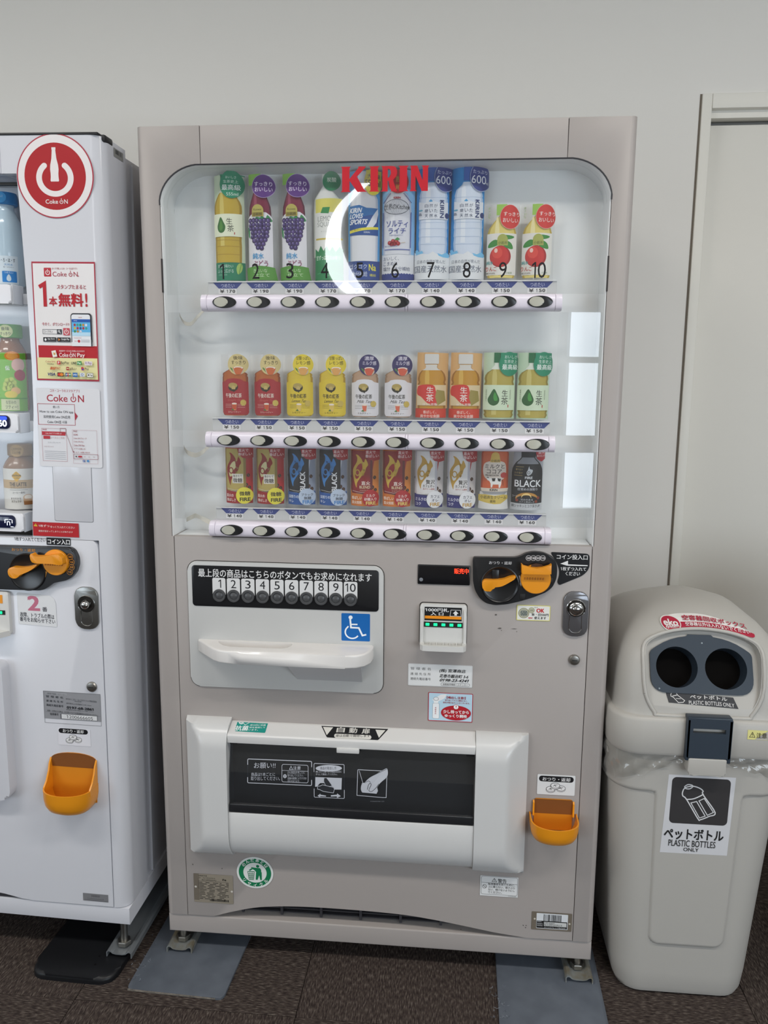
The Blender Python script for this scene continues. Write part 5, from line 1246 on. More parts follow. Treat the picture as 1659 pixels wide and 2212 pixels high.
def can(key, label, body, edge, bandcol, bgside, fl, inner, facets, btexts, btexts_c, bcol, brim, bt, boxed=None, lab2=None, side='b03030'):
    d = Disp(key, label, SG3, 442, 1392, S2); d.sleeve(.031, .126)
    p = d.part('card'); p.rect(318, 880, 568, 1270, bgside, strip=.006); p.poly([(318, 1262), (380, 1274), (442, 1280), (500, 1276), (568, 1262), (566, 1386), (320, 1386)], bandcol, strip=.006)
    txt(p, btexts[0], 328, 1298, 328+23*len(btexts[0])+4, 1328, btexts_c, .014); txt(p, btexts[1], 330, 1340, 330+22*len(btexts[1])+4, 1368, btexts_c, .014)
    for x, y in ((534, 1128), (518, 1215), (330, 1122), (540, 1240)): p.ell(x, y, 13, 17, '3a2218', 14); p.line([(x-6, y-12), (x+2, y), (x+6, y+12)], 3, '8a6248')
    p.line([(536, 900), (512, 1060)], 10, side)
    p = d.part('can'); p.poly(outline([(886, 92), (900, 96), (1230, 96), (1256, 90), (1270, 84)], 420), edge, strip=.006); p.poly(outline([(886, 78), (900, 80), (1230, 80), (1256, 76), (1268, 70)], 416), body, strip=.006)
    if facets and inner == body: pass
    flame(p, fl, inner, 0, facets)
    if boxed:
        p.rect(396, 1114, 492, 1200, 'e4e0d6', strip=.008); txt(p, boxed[0], 404, 1122, 484, 1146, '3a2a22', .012); txt(p, boxed[1], 402, 1152, 486, 1194, '2a1f1a', .012)
    if lab2:
        for (st, a, b, c, e, m, bo, rot) in lab2: p.text(st, a, b, c, e, m, b=bo, rot=rot)
    p.line([(340, 1250), (420, 1262), (505, 1250)], 3, 'd8d4cc')
    d.base += 10
    p = badge(d, 497, 1312, 69, 76, bcol, brim)
    for i, t in enumerate(bt): txt(p, t[0], t[1], t[2], t[3], t[4], t[5], t[6])
    q = d.part('corner_badge'); q.poly(arc(520, 905, 72, 80, 0, 180, 16) + [(448, 890), (568, 890), (568, 960)], 'a3242c', strip=.006) if False else q.poly([(448, 880), (568, 880), (568, 968), (530, 978), (490, 968), (460, 936)], 'a3242c', strip=.006)
    txt(q, '直火で', 458, 886, 536, 914, 'ecd9d6', .01); txt(q, '香ばしい', 455, 920, 560, 948, 'ecd9d6', .01)
    return d
c_1 = can('gold', 'gold coffee can with yellow badge', 'b7a35c', '8a7638', '9c2226', 'b3262a', '8f1f1f', 'd8cf9c', ('c9b878', '96823f', 'e0d6a8'), ('直火の', '香ばしさ'), 'f0e6e0', 'e8dc45', None, [('微糖', 458, 1274, 544, 1314, '2c2818', .02), ('FIRE', 460, 1330, 546, 1364, '2c2818', .03)], boxed=('挽きたて', '微糖'))
c_2 = can('black', 'black coffee can with blue flame', '1c1d24', '0e0f14', '22549c', '8f98ab', '3f83c6', '16213a', ('5fa2dc', '2f6cb0', '8fc2ea', '275a98'), ('深煎りの', 'キレ'), 'e4ebf4', 'bccbe0', None, [('ブラック', 452, 1280, 546, 1306, '2b3040', .012), ('無糖', 474, 1310, 532, 1338, '2b3040', .012), ('FIRE', 462, 1342, 546, 1374, '3f83c6', .03)], lab2=[('BLACK', 440, 1085, 486, 1256, 'e4e6ea', .02, 90)], side='c4c9d4')
c_3 = can('red', 'dark red coffee can with gold flame', '8c1f22', '64141a', 'd0742a', 'd8843a', 'd2ae44', 'a3282a', ('e2c86a', 'b38f2c', 'f0de94'), ('香ばしい', '直火焙煎'), 'fbeee0', 'b3282c', None, [('ミルク', 462, 1276, 534, 1302, 'f4e6e0', .014), ('砂糖入り', 446, 1308, 546, 1336, 'f4e6e0', .014), ('FIRE', 460, 1342, 540, 1372, 'e6cf74', .03)], lab2=[('直火', 420, 1160, 496, 1196, 'f0e4da', .014, 0), ('BLEND', 404, 1202, 496, 1226, 'e6d8b0', .01, 0), ('ミルク入り', 406, 1236, 480, 1250, 'e0c0a8', .01, 0)])
c_4 = can('white', 'white coffee can with gold flame', 'e0dede', 'bdbcc4', '2f2f72', 'c9c2c0', 'c49a3e', 'e6e4e0', ('d8b662', 'a57c2a', 'e8d08a'), ('ミルクの', 'コク'), 'eceaf4', 'e9e9ec', None, [('カフェ', 462, 1272, 536, 1300, '2b2a48', .012), ('オレ', 472, 1306, 526, 1332, '2b2a48', .012), ('FIRE', 458, 1340, 538, 1372, 'c49a3e', .03)], lab2=[('贅沢', 420, 1136, 496, 1176, '3a332c', .01, 0), ('カフェオレ', 394, 1180, 494, 1204, '3a332c', .01, 0), ('生クリーム使用', 396, 1212, 492, 1226, 'b03a34', .01, 0)])
# cocoa and bottle can, crop (780,740) x3.77
c_5 = Disp('cocoa', 'orange milk cocoa can with a black and white cow on it', SG3, 1070, 1392, S3); c_5.sleeve(.033, .126)
p = c_5.part('card'); p.poly([(956, 1240), (1180, 1240), (1194, 1388), (942, 1388)], 'e2e0dc', strip=.006); p.poly([(944, 1268), (1000, 1262), (1076, 1272), (1150, 1262), (1188, 1270), (1188, 1300), (1130, 1340), (1075, 1344), (1010, 1334), (944, 1320)], 'd6bb5a', strip=.006)
txt(p, '小岩井生クリーム', 960, 1272, 1176, 1302, '3a3420', .01); txt(p, '使用', 1040, 1308, 1084, 1332, '3a3420', .01)
p = c_5.part('can'); p.poly(outline([(890, 100), (905, 106), (920, 111), (1208, 111), (1235, 104), (1256, 88)], 1075), 'b04a2c', strip=.006); p.poly(outline([(890, 90), (905, 94), (920, 98), (1208, 98), (1235, 92), (1254, 80)], 1075), 'd0633a', strip=.006)
p.poly(smoothline([(985, 1010), (1020, 985), (1075, 978), (1135, 985), (1160, 1010), (1165, 1080), (1145, 1130), (1080, 1150), (1005, 1130), (980, 1080)], 4, True), 'e6d9cc', strip=.006)
p.poly(arc(1075, 940, 34, 36, 0, -180, 12) + [(1032, 990), (1118, 990)], 'd6b45a', strip=.008); txt(p, '小岩井', 1040, 966, 1112, 988, '4a3a14', .012)
txt(p, 'ミルクと', 994, 1006, 1152, 1042, '33261e', .012); txt(p, 'ココア', 1008, 1050, 1130, 1086, '33261e', .012); txt(p, 'MILK&COCOA', 1000, 1092, 1106, 1106, '4a3a2e', .02); p.ell(1146, 1098, 26, 24, 'cf4a44', 16)
p.poly([(1010, 1118), (1026, 1116), (1050, 1122), (1110, 1120), (1128, 1130), (1128, 1170), (1118, 1204), (1108, 1204), (1106, 1176), (1060, 1176), (1054, 1202), (1044, 1202), (1042, 1168), (1030, 1146), (1014, 1140)], 'eceae6', strip=.008)
p.poly([(1050, 1124), (1080, 1122), (1076, 1148), (1056, 1150)], '26221f'); p.poly([(1096, 1122), (1124, 1128), (1120, 1152), (1100, 1146)], '26221f'); p.poly([(1008, 1118), (1020, 1112), (1030, 1124)], '26221f'); p.line([(1128, 1132), (1140, 1150), (1142, 1185)], 3, '26221f')
p.poly(outline([(1208, 111), (1236, 104)], 1075), 'd9cdbd', strip=.006); txt(p, 'KIRIN', 1036, 1212, 1098, 1232, '2f2a26', .03); p.poly(outline([(1236, 104), (1256, 86)], 1075), '9a9a9c', strip=.006)
c_6 = Disp('bottlecan', 'black bottle-shaped coffee can with white lettering, rightmost on the bottom shelf', SG3, 1350, 1392, S3); c_6.sleeve(.034, .126)
p = c_6.part('card'); p.poly([(1218, 1325), (1474, 1338), (1474, 1388), (1216, 1388)], 'c3c5c9', strip=.006); txt(p, '朝シャキッとコク深さUP', 1228, 1340, 1462, 1366, '23252a', .008)
p.poly([(1236, 900), (1480, 900), (1480, 1330), (1222, 1330)], 'a9acb4', strip=.006)
p = c_6.part('bottle'); p.poly(outline([(940, 52), (960, 66), (985, 92), (1010, 108), (1040, 120), (1080, 124), (1330, 124)], 1350), '101114', strip=.006); p.poly(outline([(944, 46), (962, 58), (984, 80), (1000, 88)], 1350), '8a8d94', strip=.006); p.poly(outline([(1008, 96), (1050, 108), (1330, 110)], 1350), '1c1d22', strip=.006)
p.poly(smoothline([(1360, 1018), (1366, 1040), (1390, 1050), (1378, 1082), (1350, 1096), (1340, 1070), (1350, 1050)], 4, True), 'd6dadf'); p.ring(1358, 1072, 12, 12, 4, '1c1d22')
txt(p, 'FIRE', 1328, 1104, 1390, 1124, 'e4e6ea', .03); txt(p, 'BLACK', 1250, 1134, 1462, 1192, 'e9ebee', .012); txt(p, '目覚めの深煎り', 1276, 1200, 1434, 1222, 'd0d3d8', .006); txt(p, '香り立つ', 1256, 1038, 1308, 1054, 'c2a868'); txt(p, 'コク深さ', 1246, 1066, 1308, 1082, 'c2a868')
p.line([(1258, 1024), (1318, 1024)], 3, 'c2a868'); p.line([(1246, 1096), (1308, 1096)], 3, 'c2a868')
p.poly(arc(1350, 1290, 90, 52, 0, -180, 18) + arc(1350, 1296, 84, 34, -180, 0, 18), 'c08a3a', strip=.008); p.poly(arc(1345, 1280, 40, 36, 0, -180, 14) + arc(1345, 1282, 36, 24, -180, 0, 14), 'ecd08a')
txt(p, 'コーヒー', 1236, 1262, 1290, 1278, 'c9cbd0'); txt(p, '深みのある', 1300, 1290, 1398, 1306, 'd0d3d8'); txt(p, 'コクと香ばしさ', 1290, 1310, 1410, 1324, 'd0d3d8')
for x, y in ((1272, 1304), (1440, 1284), (1424, 1314)): p.ell(x, y, 11, 13, '8a3a24', 12)
p = c_6.part('cap'); p.rect(1296, 892, 1408, 944, '23242a', strip=.006)
p = c_6.part('corner_badge'); p.poly([(1404, 892), (1486, 892), (1486, 960), (1455, 980), (1420, 956)], 'b0303a', strip=.006); txt(p, '直火', 1426, 896, 1482, 916, 'ecd9d6', .01); txt(p, '直火仕上げ', 1416, 922, 1486, 940, 'ecd9d6', .01)

Z1, Z2, Z3 = 1.5765, 1.2890, 1.0940
X1 = [.1715+.0723*i for i in range(10)]; X2 = [.1783+.0717*i for i in range(10)]; X3 = [.1812+.0708*i for i in range(10)]
ORD = ['leftmost', 'second from left', 'third from left', 'fourth from left', 'fifth from left', 'sixth from left', 'seventh from left', 'eighth from left', 'ninth from left', 'rightmost']
for shelf, xs, z, row in (('top', X1, Z1, [d1, d2, d2, d4, d5, d6, d7, d7, d9, d9]), ('middle', X2, Z2, [t1, t1, t2, t2, t3, t3, t4, t4, t5, t5]), ('bottom', X3, Z3, [c_1, c_1, c_2, c_2, c_3, c_3, c_4, c_4, c_5, c_6])):
    for i, d in enumerate(row):
        lab = d.label if row.count(d) == 1 else d.label + ', ' + ORD[i] + ' on ' + shelf + ' shelf'
        place(d, xs[i], z, label=lab)

# ------------------------------------------------------------------ white vending machine on the left (stands a little askew); local origin at its lower right front edge
M_WM = mat('white_machine_paint', 'd2d3d9', rough=.22, spec=.5, coat=.25)
WMC = thing('vending_machine', 'glossy white drinks vending machine at the left edge with red app stickers', 'vending machine', (-.0772, -.0449, 0), (0, .0138, -.0114))
def wb(name, b, m, bev=0., par=None): return box(name, b, m, par or WMC, bev=bev)
ZT2, ZD2, ZB2 = 1.848, .1443, .1002; WL = -1.15
# cabinet behind the door
slab('cabinet', [(WL, ZD2-.02), (-.006, ZD2-.02), (-.006, ZT2-.012), (WL, ZT2-.012)], .112, .74, M_WM, WMC, smooth=None)
boxes('side_step', [(-.0062, .150, ZD2, -.0015, .16, ZT2-.02)], M_WM, WMC)
# door: column with the big rounded edge, header, lower door
def rounded_edge_slab(name, pts, y0, y1, r, ex):
    bm = bmesh.new(); slab_bm(bm, pts, y0, y1)
    es = [e for e in bm.edges if all(abs(v.co.x-ex) < 1e-5 and v.co.y < y0+1e-5 for v in e.verts)]
    bmesh.ops.bevel(bm, geom=es, offset=r, segments=8, profile=.5, affect='EDGES')
    return put(name, bm_mesh(name, bm, M_WM), WMC, smooth=.5)
wx = [(-.1830, 1.7755), (-.1780, 1.6629), (-.1735, 1.53), (-.1710, 1.40), (-.1722, 1.30), (-.1790, 1.1864), (-.1880, 1.0548), (-.1885, 1.03)]
colp = [(0, ZD2), (0, ZT2), (-.1925, ZT2), (-.1925, 1.7755)] + wx + [(-.0420, 1.0225), (-.0395, ZD2)]
colp = [(0, ZD2), (0, ZT2), (-.215, ZT2), (-.215, 1.7755)] + wx + [(-.1885, 1.0222), (-.0385, 1.0222), (-.0355, ZD2)]
rounded_edge_slab('door_column', colp, 0, .11, .030, 0)
slab('door_header', [(-.2158, 1.7755), (-.2158, ZT2), (WL, ZT2), (WL, 1.7755)], 0, .11, M_WM, WMC, bev=.001)
lowp = [(-.0375, ZD2), (-.0410, 1.003), (-.0440, 1.014), (-.052, 1.0212), (WL, 1.0212), (WL, .160), (-.345, .160), (-.305, .155), (-.262, .1465), (-.235, ZD2)]
slab('lower_door', lowp, -.0006, .03, M_WM, WMC, bev=.0012)
wb('door_backing', (WL, .0302, ZD2+.002, -.034, .11, 1.02), M_GAP)
slab('grille_edge', [(-.345, .1445), (-.245, .1445), (-.30, .152), (-.345, .158)], .004, .02, mat('louver_grey', '37363a'), WMC)
# base plinth
bmw = slab('base_plinth', [(0.0, ZB2), (0.0, ZD2-.002), (WL, ZD2-.002), (WL, ZB2)], .002, .70, M_WM, WMC, bev=.002)
# dark top trim
wb('top_trim', (WL, -.002, ZT2, -.008, .05, ZT2+.005), mat('top_trim_black', '16161a', rough=.45), bev=.0015)
wb('corner_cap', (-.030, .012, ZT2-.010, .0012, .05, ZT2+.0045), mat('top_trim_black', '16161a'), bev=.004)
# removable blank panel
slab('panel_joint', rrect(-.1365, 1.0615, -.0485, 1.260, .004), -.0003, .0005, mat('joint_grey', '8a8c92', rough=.6), WMC)
slab('blank_panel', rrect(-.1352, 1.0628, -.0498, 1.259, .003), -.0010, .0005, M_WM, WMC, bev=.0006)
# display window
M_WBACK = mat('window_interior_grey', '8d949a', rough=.5)
boxes('window_interior', [(WL+.06, .125, 1.02, -.168, .13, 1.78), (WL+.06, .11, 1.02, -.168, .125, 1.0215), (WL+.06, .112, 1.774, -.168, .125, 1.776)], M_WBACK, WMC)
wb('window_black_bar', (WL+.06, .02, 1.758, -.179, .03, 1.7635), M_BLACKM)  # black bar across the top of the window
wb('latch', (-.190, .03, 1.738, -.1835, .04, 1.752), mat('latch_brown', '3a302e', rough=.5)); wb('side_rod', (-.1875, .05, 1.66, -.1850, .054, 1.735), mat('rod_grey', '8d9298', rough=.3))
vs = []; 
for z in [1.0225+.753*k/10 for k in range(11)]:
    xe = wx[0][0] if z > 1.6 else wx[-1][0]
    for (xa, za), (xb2, zb2) in zip(wx, wx[1:]):
        if za >= z >= zb2: xe = xa+(xb2-xa)*(za-z)/(za-zb2)
    vs += [(WL+.05, .010, z), (xe-.0005, .010, z)]
put('window_pane', mesh('window_pane', vs, [(2*i, 2*i+1, 2*i+3, 2*i+2) for i in range(10)], sheet('white_machine_pane', 'f6f8f9', ior=1.45, haze=0, gloss=.01, gain=.8)), WMC, smooth=3.2)
# shelves with price buttons
M_SHW = mat('shelf_white', 'e4e4e8', rough=.3)
for i, (z0, z1, disp) in enumerate(((1.5195, 1.5585, None), (1.2495, 1.2905, '150'), (1.0330, 1.0735, '1Ω'))):
    sh = slab('button_shelf', rrect(WL+.1, z0, -.2130, z1, .006), .006, .05, M_SHW, WMC, bev=.004, seg=3)
    slab('shelf_end_cap', rrect(-.2145, z0-.001, -.2105+.0008, z1+.001, .003), .010, .05, M_SHW, sh, bev=.002)
    slab('shelf_bracket', [(-.209, z0+.002), (-.1915, z0+.002), (-.1915, z0+.024), (-.209, z0+.024)], .045, .06, M_SHW, sh, bev=.001)
    if disp:
        slab('price_window', rrect(-.300, z0+.008, -.2295, z1-.004, .010), .0035, .007, mat('price_window_navy', '1b2140', rough=.1), sh, bev=.001)
        p = P(eps=.0001); LW = mat('led_white', 'e8eeff', emit=1.6)
        if disp == '150':
            p.poly(rrect(-.262, z1-.014, -.235, z1-.006, .004), mat('led_blue', '2b4cff', emit=1.0)); p.text('160', -.266, z0+.027, -.236, z0+.013, LW, b=.02)
        else:
            for (a, b, c, e) in ((-.253, .0275, -.246, .0265), (-.244, .0275, -.238, .0265), (-.254, .0265, -.2525, .019), (-.2375, .0265, -.236, .019), (-.248, .0225, -.2425, .0215), (-.249, .0215, -.2475, .014), (-.243, .0215, -.2415, .014), (-.241, .0115, -.234, .0102)): p.rect(a, z0+b, c, z0+e, LW, keep=True)
        p.build('price_digits', sh, flat(.0034))

# bottles standing on its shelves: full round dummies
def wrap(R):
    def fn(u, v, d):
        i = math.floor(u/GRID+1e-6); t = u/GRID-i; a, b = i*GRID/R, (i+1)*GRID/R
        return ((R+d)*(math.sin(a)*(1-t)+math.sin(b)*t), -(R+d)*(math.cos(a)*(1-t)+math.cos(b)*t), v)
    return fn
def round_bottle(label, x, z, prof, body_m, cap, label_p, capw, rb):
    r = thing('bottle', label, 'bottle', (x, .078, z), group='bottles in the white machine')
    # placed in the white machine's tilted frame
    v = Matrix.Rotation(-.0114, 4, 'Z') @ Matrix.Rotation(.0138, 4, 'Y') @ Vector((x, .078, z)) + Vector((-.0772, -.0449, 0))
    r.location = v; r.rotation_euler = (0, .0138, .36)
    revolve('bottle_body', prof, body_m, r, 'Z', n=36, smooth=.9)
    return r
PETW = mat('pet_water', 'c3d6e2', rough=.12, spec=.5); PETG = mat('pet_tea', '8a5f44', rough=.15, spec=.5); PETL = mat('pet_latte', '8d6d55', rough=.2)
# water bottle, partly cut by the picture edge
b1 = round_bottle('pale blue water bottle with blue cap behind the pane of the white machine', -.256, 1.5600, [(0, 0), (.027, 0), (.0315, .004), (.0315, .09), (.030, .10), (.031, .11), (.028, .135), (.020, .152), (.0165, .160), (.0165, .170)], PETW, None, None, 0, .0315)
revolve('cap', [(0, .169), (.0225, .169), (.0240, .171), (.0240, .190), (.0225, .194), (0, .194)], mat('cap_blue', '2d7fc0', rough=.35), b1, n=32)
p = P(eps=.0001, base=8, grid=GRID); p.ell(-.006, .182, .0115, .011, '4aa0dc', keep=False); p.text('おいしさ', -.012, .187, -.001, .182, 'd4e6f4'); p.build('cap_badge', b1, wrap(.0241))
p = P(eps=.0001, grid=GRID); p.poly(rrect(-.034, .004, .024, .062, .001), 'd9e2e8', strip=.004); p.text('い・ろ・は・す', -.016, .057, .018, .049, '2c3238', b=.01); p.text('天然水', -.004, .046, .013, .042, '4f8fc0'); p.text('塩・はちみつ', -.006, .040, .014, .0375, '6a7078')
p.poly(rrect(-.010, .006, .022, .032, .002), 'cfdde6', strip=.004); p.poly(rrect(-.009, .0075, .020, .0305, .002), '2f7fc4', strip=.004); p.poly(smoothline([(.004, .024), (.008, .018), (.008, .012), (.004, .0095), (.000, .012), (.000, .018)], 4, True), 'cfdbe2'); p.text('つめたい', -.005, .0295, .013, .0255, 'd6e6f2')
p.build('bottle_label', b1, wrap(.0317))
# fruit tea bottle
b2 = round_bottle('green labelled fruit tea bottle with green cap behind the pane of the white machine', -.263, 1.2935, [(0, 0), (.031, 0), (.034, .004), (.034, .02), (.033, .03), (.033, .12), (.032, .128), (.025, .142), (.020, .150), (.0185, .160)], PETG, None, None, 0, .034)
revolve('cap', [(0, .158), (.0245, .158), (.0260, .160), (.0260, .182), (.0245, .187), (0, .187)], mat('cap_green', '5a9c3c', rough=.4), b2, n=32)
p = P(eps=.0001, base=8, grid=GRID); p.ell(-.004, .172, .0145, .0135, 'c9cf96'); p.text('後味', -.013, .181, .004, .173, '2c3420', b=.01); p.text('すっきり!', -.015, .170, .007, .163, '2c3420', b=.01); p.build('cap_badge', b2, wrap(.0262))
p = P(eps=.0001, grid=GRID); p.poly([(-.042, 0), (.040, 0), (.040, .126), (-.042, .126)], '7ab53c', strip=.004)
p.ell(.008, .119, .016, .010, 'd9822c', 18, strip=.004); p.ell(.008, .119, .012, .007, 'e8a04a', 16, strip=.004); p.ell(.020, .100, .0145, .0145, 'e3b3a6', 20, strip=.004); p.ell(.023, .078, .013, .012, 'a8283a', 20, strip=.004); p.line([(.021, .091), (.023, .088)], .001, '5a3a20')
for a, b in ((-.004, .066), (.004, .068), (.000, .060), (.009, .062), (-.008, .058), (.005, .054), (-.003, .050), (.010, .052), (-.010, .049)): p.ell(a, b, .0058, .0058, 'b9c860', 12, keep=True)
p.l += 1
p.ell(.012, .044, .010, .008, 'e0b070', 16, strip=.004); p.ell(.002, .036, .013, .008, 'd9c24a', 16, strip=.004); p.text('伝', -.007, .098, .002, .088, 'f2f4ea', b=.02)
p.poly([(-.02, .002), (.018, .002), (.018, .026), (-.02, .026)], 'c3c79c', strip=.004); p.text('な甘みの', -.009, .0235, .011, .0155, '3f4a28', b=.005); p.text('ツティー!', -.010, .013, .014, .0045, '3f4a28', b=.005)
p.poly([(-.042, .026), (.040, .026), (.040, .029), (-.042, .029)], '5f9a30', strip=.004)
p.build('bottle_label', b2, wrap(.0342))
# latte bottle
b3 = round_bottle('brown latte bottle with tan cap and cream label behind the pane of the white machine', -.254, 1.0760, [(0, 0), (.034, 0), (.037, .004), (.037, .088), (.036, .094), (.030, .106), (.024, .114), (.022, .118)], PETL, None, None, 0, .037)
revolve('cap', [(0, .117), (.0240, .117), (.0260, .119), (.0260, .140), (.0245, .144), (0, .144)], mat('cap_tan', 'a78560', rough=.4), b3, n=32)
p = P(eps=.0001, base=8, grid=GRID); p.ell(-.003, .130, .0145, .0135, 'bf9c6c'); p.text('こだわりの', -.013, .137, .007, .131, '4a3420', b=.005); p.text('ミルク感', -.012, .129, .005, .1225, '4a3420', b=.005); p.build('cap_badge', b3, wrap(.0262))
p = P(eps=.0001, grid=GRID); p.poly([(-.045, 0), (.045, 0), (.045, .091), (-.045, .091)], 'd9d4cc', strip=.004); p.poly([(-.045, .047), (.045, .047), (.045, .066), (-.045, .066)], 'c0a074', strip=.004)
p.poly(rounded([(-.015, .075), (-.004, .086), (.007, .075), (-.004, .061)], .003, 3), 'd9a82c', strip=.004); p.text('GEORGIA', -.0135, .078, .0055, .074, '2c2418', b=.03); p.text('Coffee', -.009, .0725, .002, .069, '3c3020', shear=.1); p.text('Ü', -.006, .083, -.002, .0795, '2c2418')
p.text('THE LATTE', -.020, .0605, .016, .052, '3a2c20', b=.02); p.text('ダブルミルクラテ', -.018, .0505, .015, .0465, '4a3a2c', b=.01); p.text('コーヒー飲料', -.014, .040, .012, .0355, '4a3f36', b=.01); p.line([(-.02, .044), (.018, .044)], .0006, '4a3f36')
p.text('まろやかな', -.018, .027, .004, .0225, '5a4a3c', b=.01); p.text('カフェラテ', -.017, .0205, .004, .0155, '5a4a3c', b=.01); p.ell(.018, .026, .0105, .008, 'c9a078', 18, strip=.004); p.ell(.018, .0275, .008, .005, 'e6d8c6', 16, strip=.004); p.poly([(.008, .024), (.0285, .024), (.0275, .010), (.009, .010)], 'a06a3c', strip=.004); p.poly([(.008, .024), (.0285, .024), (.028, .018), (.0085, .018)], 'c4986c', strip=.004)
p.build('bottle_label', b3, wrap(.0372))

# ------------------------------------------------------------------ white machine: stickers and controls
RD = 'b3212b'; RDK = 'a83444'
def wst(name, rect, px, draw, base='e4e1e1', r=0, y=-.0012, eps=.00006): return stick(name, rect, px, draw, y=y, par=WMC, base=base, r=r, world=False, eps=eps)
def power(p, cx, cy, s, m, bottle_=False, back=None):
    p.ring(cx, cy, 1.0*s, 1.0*s, .30*s, m, -55, 235)
    p.ell(cx+.85*s*math.cos(math.radians(-55)), cy+.85*s*math.sin(math.radians(-55)), .15*s, .15*s, m, 10); p.ell(cx+.85*s*math.cos(math.radians(235)), cy+.85*s*math.sin(math.radians(235)), .15*s, .15*s, m, 10)
    if not bottle_: p.rect(cx-.13*s, cy-1.35*s, cx+.13*s, cy+.15*s, m)
def logo(p, x0, x1, y0, y1, m, b=0.):
    """app lettering with the power sign in place of its O; y0 top, y1 baseline"""
    w, h = x1-x0, y1-y0
    p.text('Coke', x0, y0+h*.02, x0+w*.56, y1, m, b=b)
    cx = x0+w*.715; s = h*.42; p.ring(cx, y1-h*.40, s, s*1.02, h*.13, m, -60, 240); p.rect(cx-h*.06, y0-h*.22, cx+h*.06, y1-h*.36, m)
    p.text('N', x0+w*.84, y0+h*.02, x1, y1, m, b=b)
# big round sticker at the top: reaches over the window and above the edge
def d(p):
    p.ell(443, 440, 308, 342, RDK, 64); p.ell(443, 440, 298, 332, 'e3dede', 64); p.ell(443, 443, 246, 271, 'a81a22', 60)
    W = 'e6dfde'
    p.ring(441, 455, 150, 152, 46, W, -50, 230, 40)
    for a in (-50, 230): p.ell(441+127*math.cos(math.radians(a)), 455+129*math.sin(math.radians(a)), 23, 23, W, 16)
    p.poly(outline([(210, 16), (228, 16), (232, 14), (300, 20), (350, 31), (385, 34), (420, 31), (445, 31), (478, 34), (484, 30)], 440), W)
    logo(p, 358, 537, 628, 664, W, .012)
st1 = wst('app_sticker', (-.1815, 1.6885, -.0190, 1.8510), (135, 98, 751, 782), d, base=None, y=-.0014)
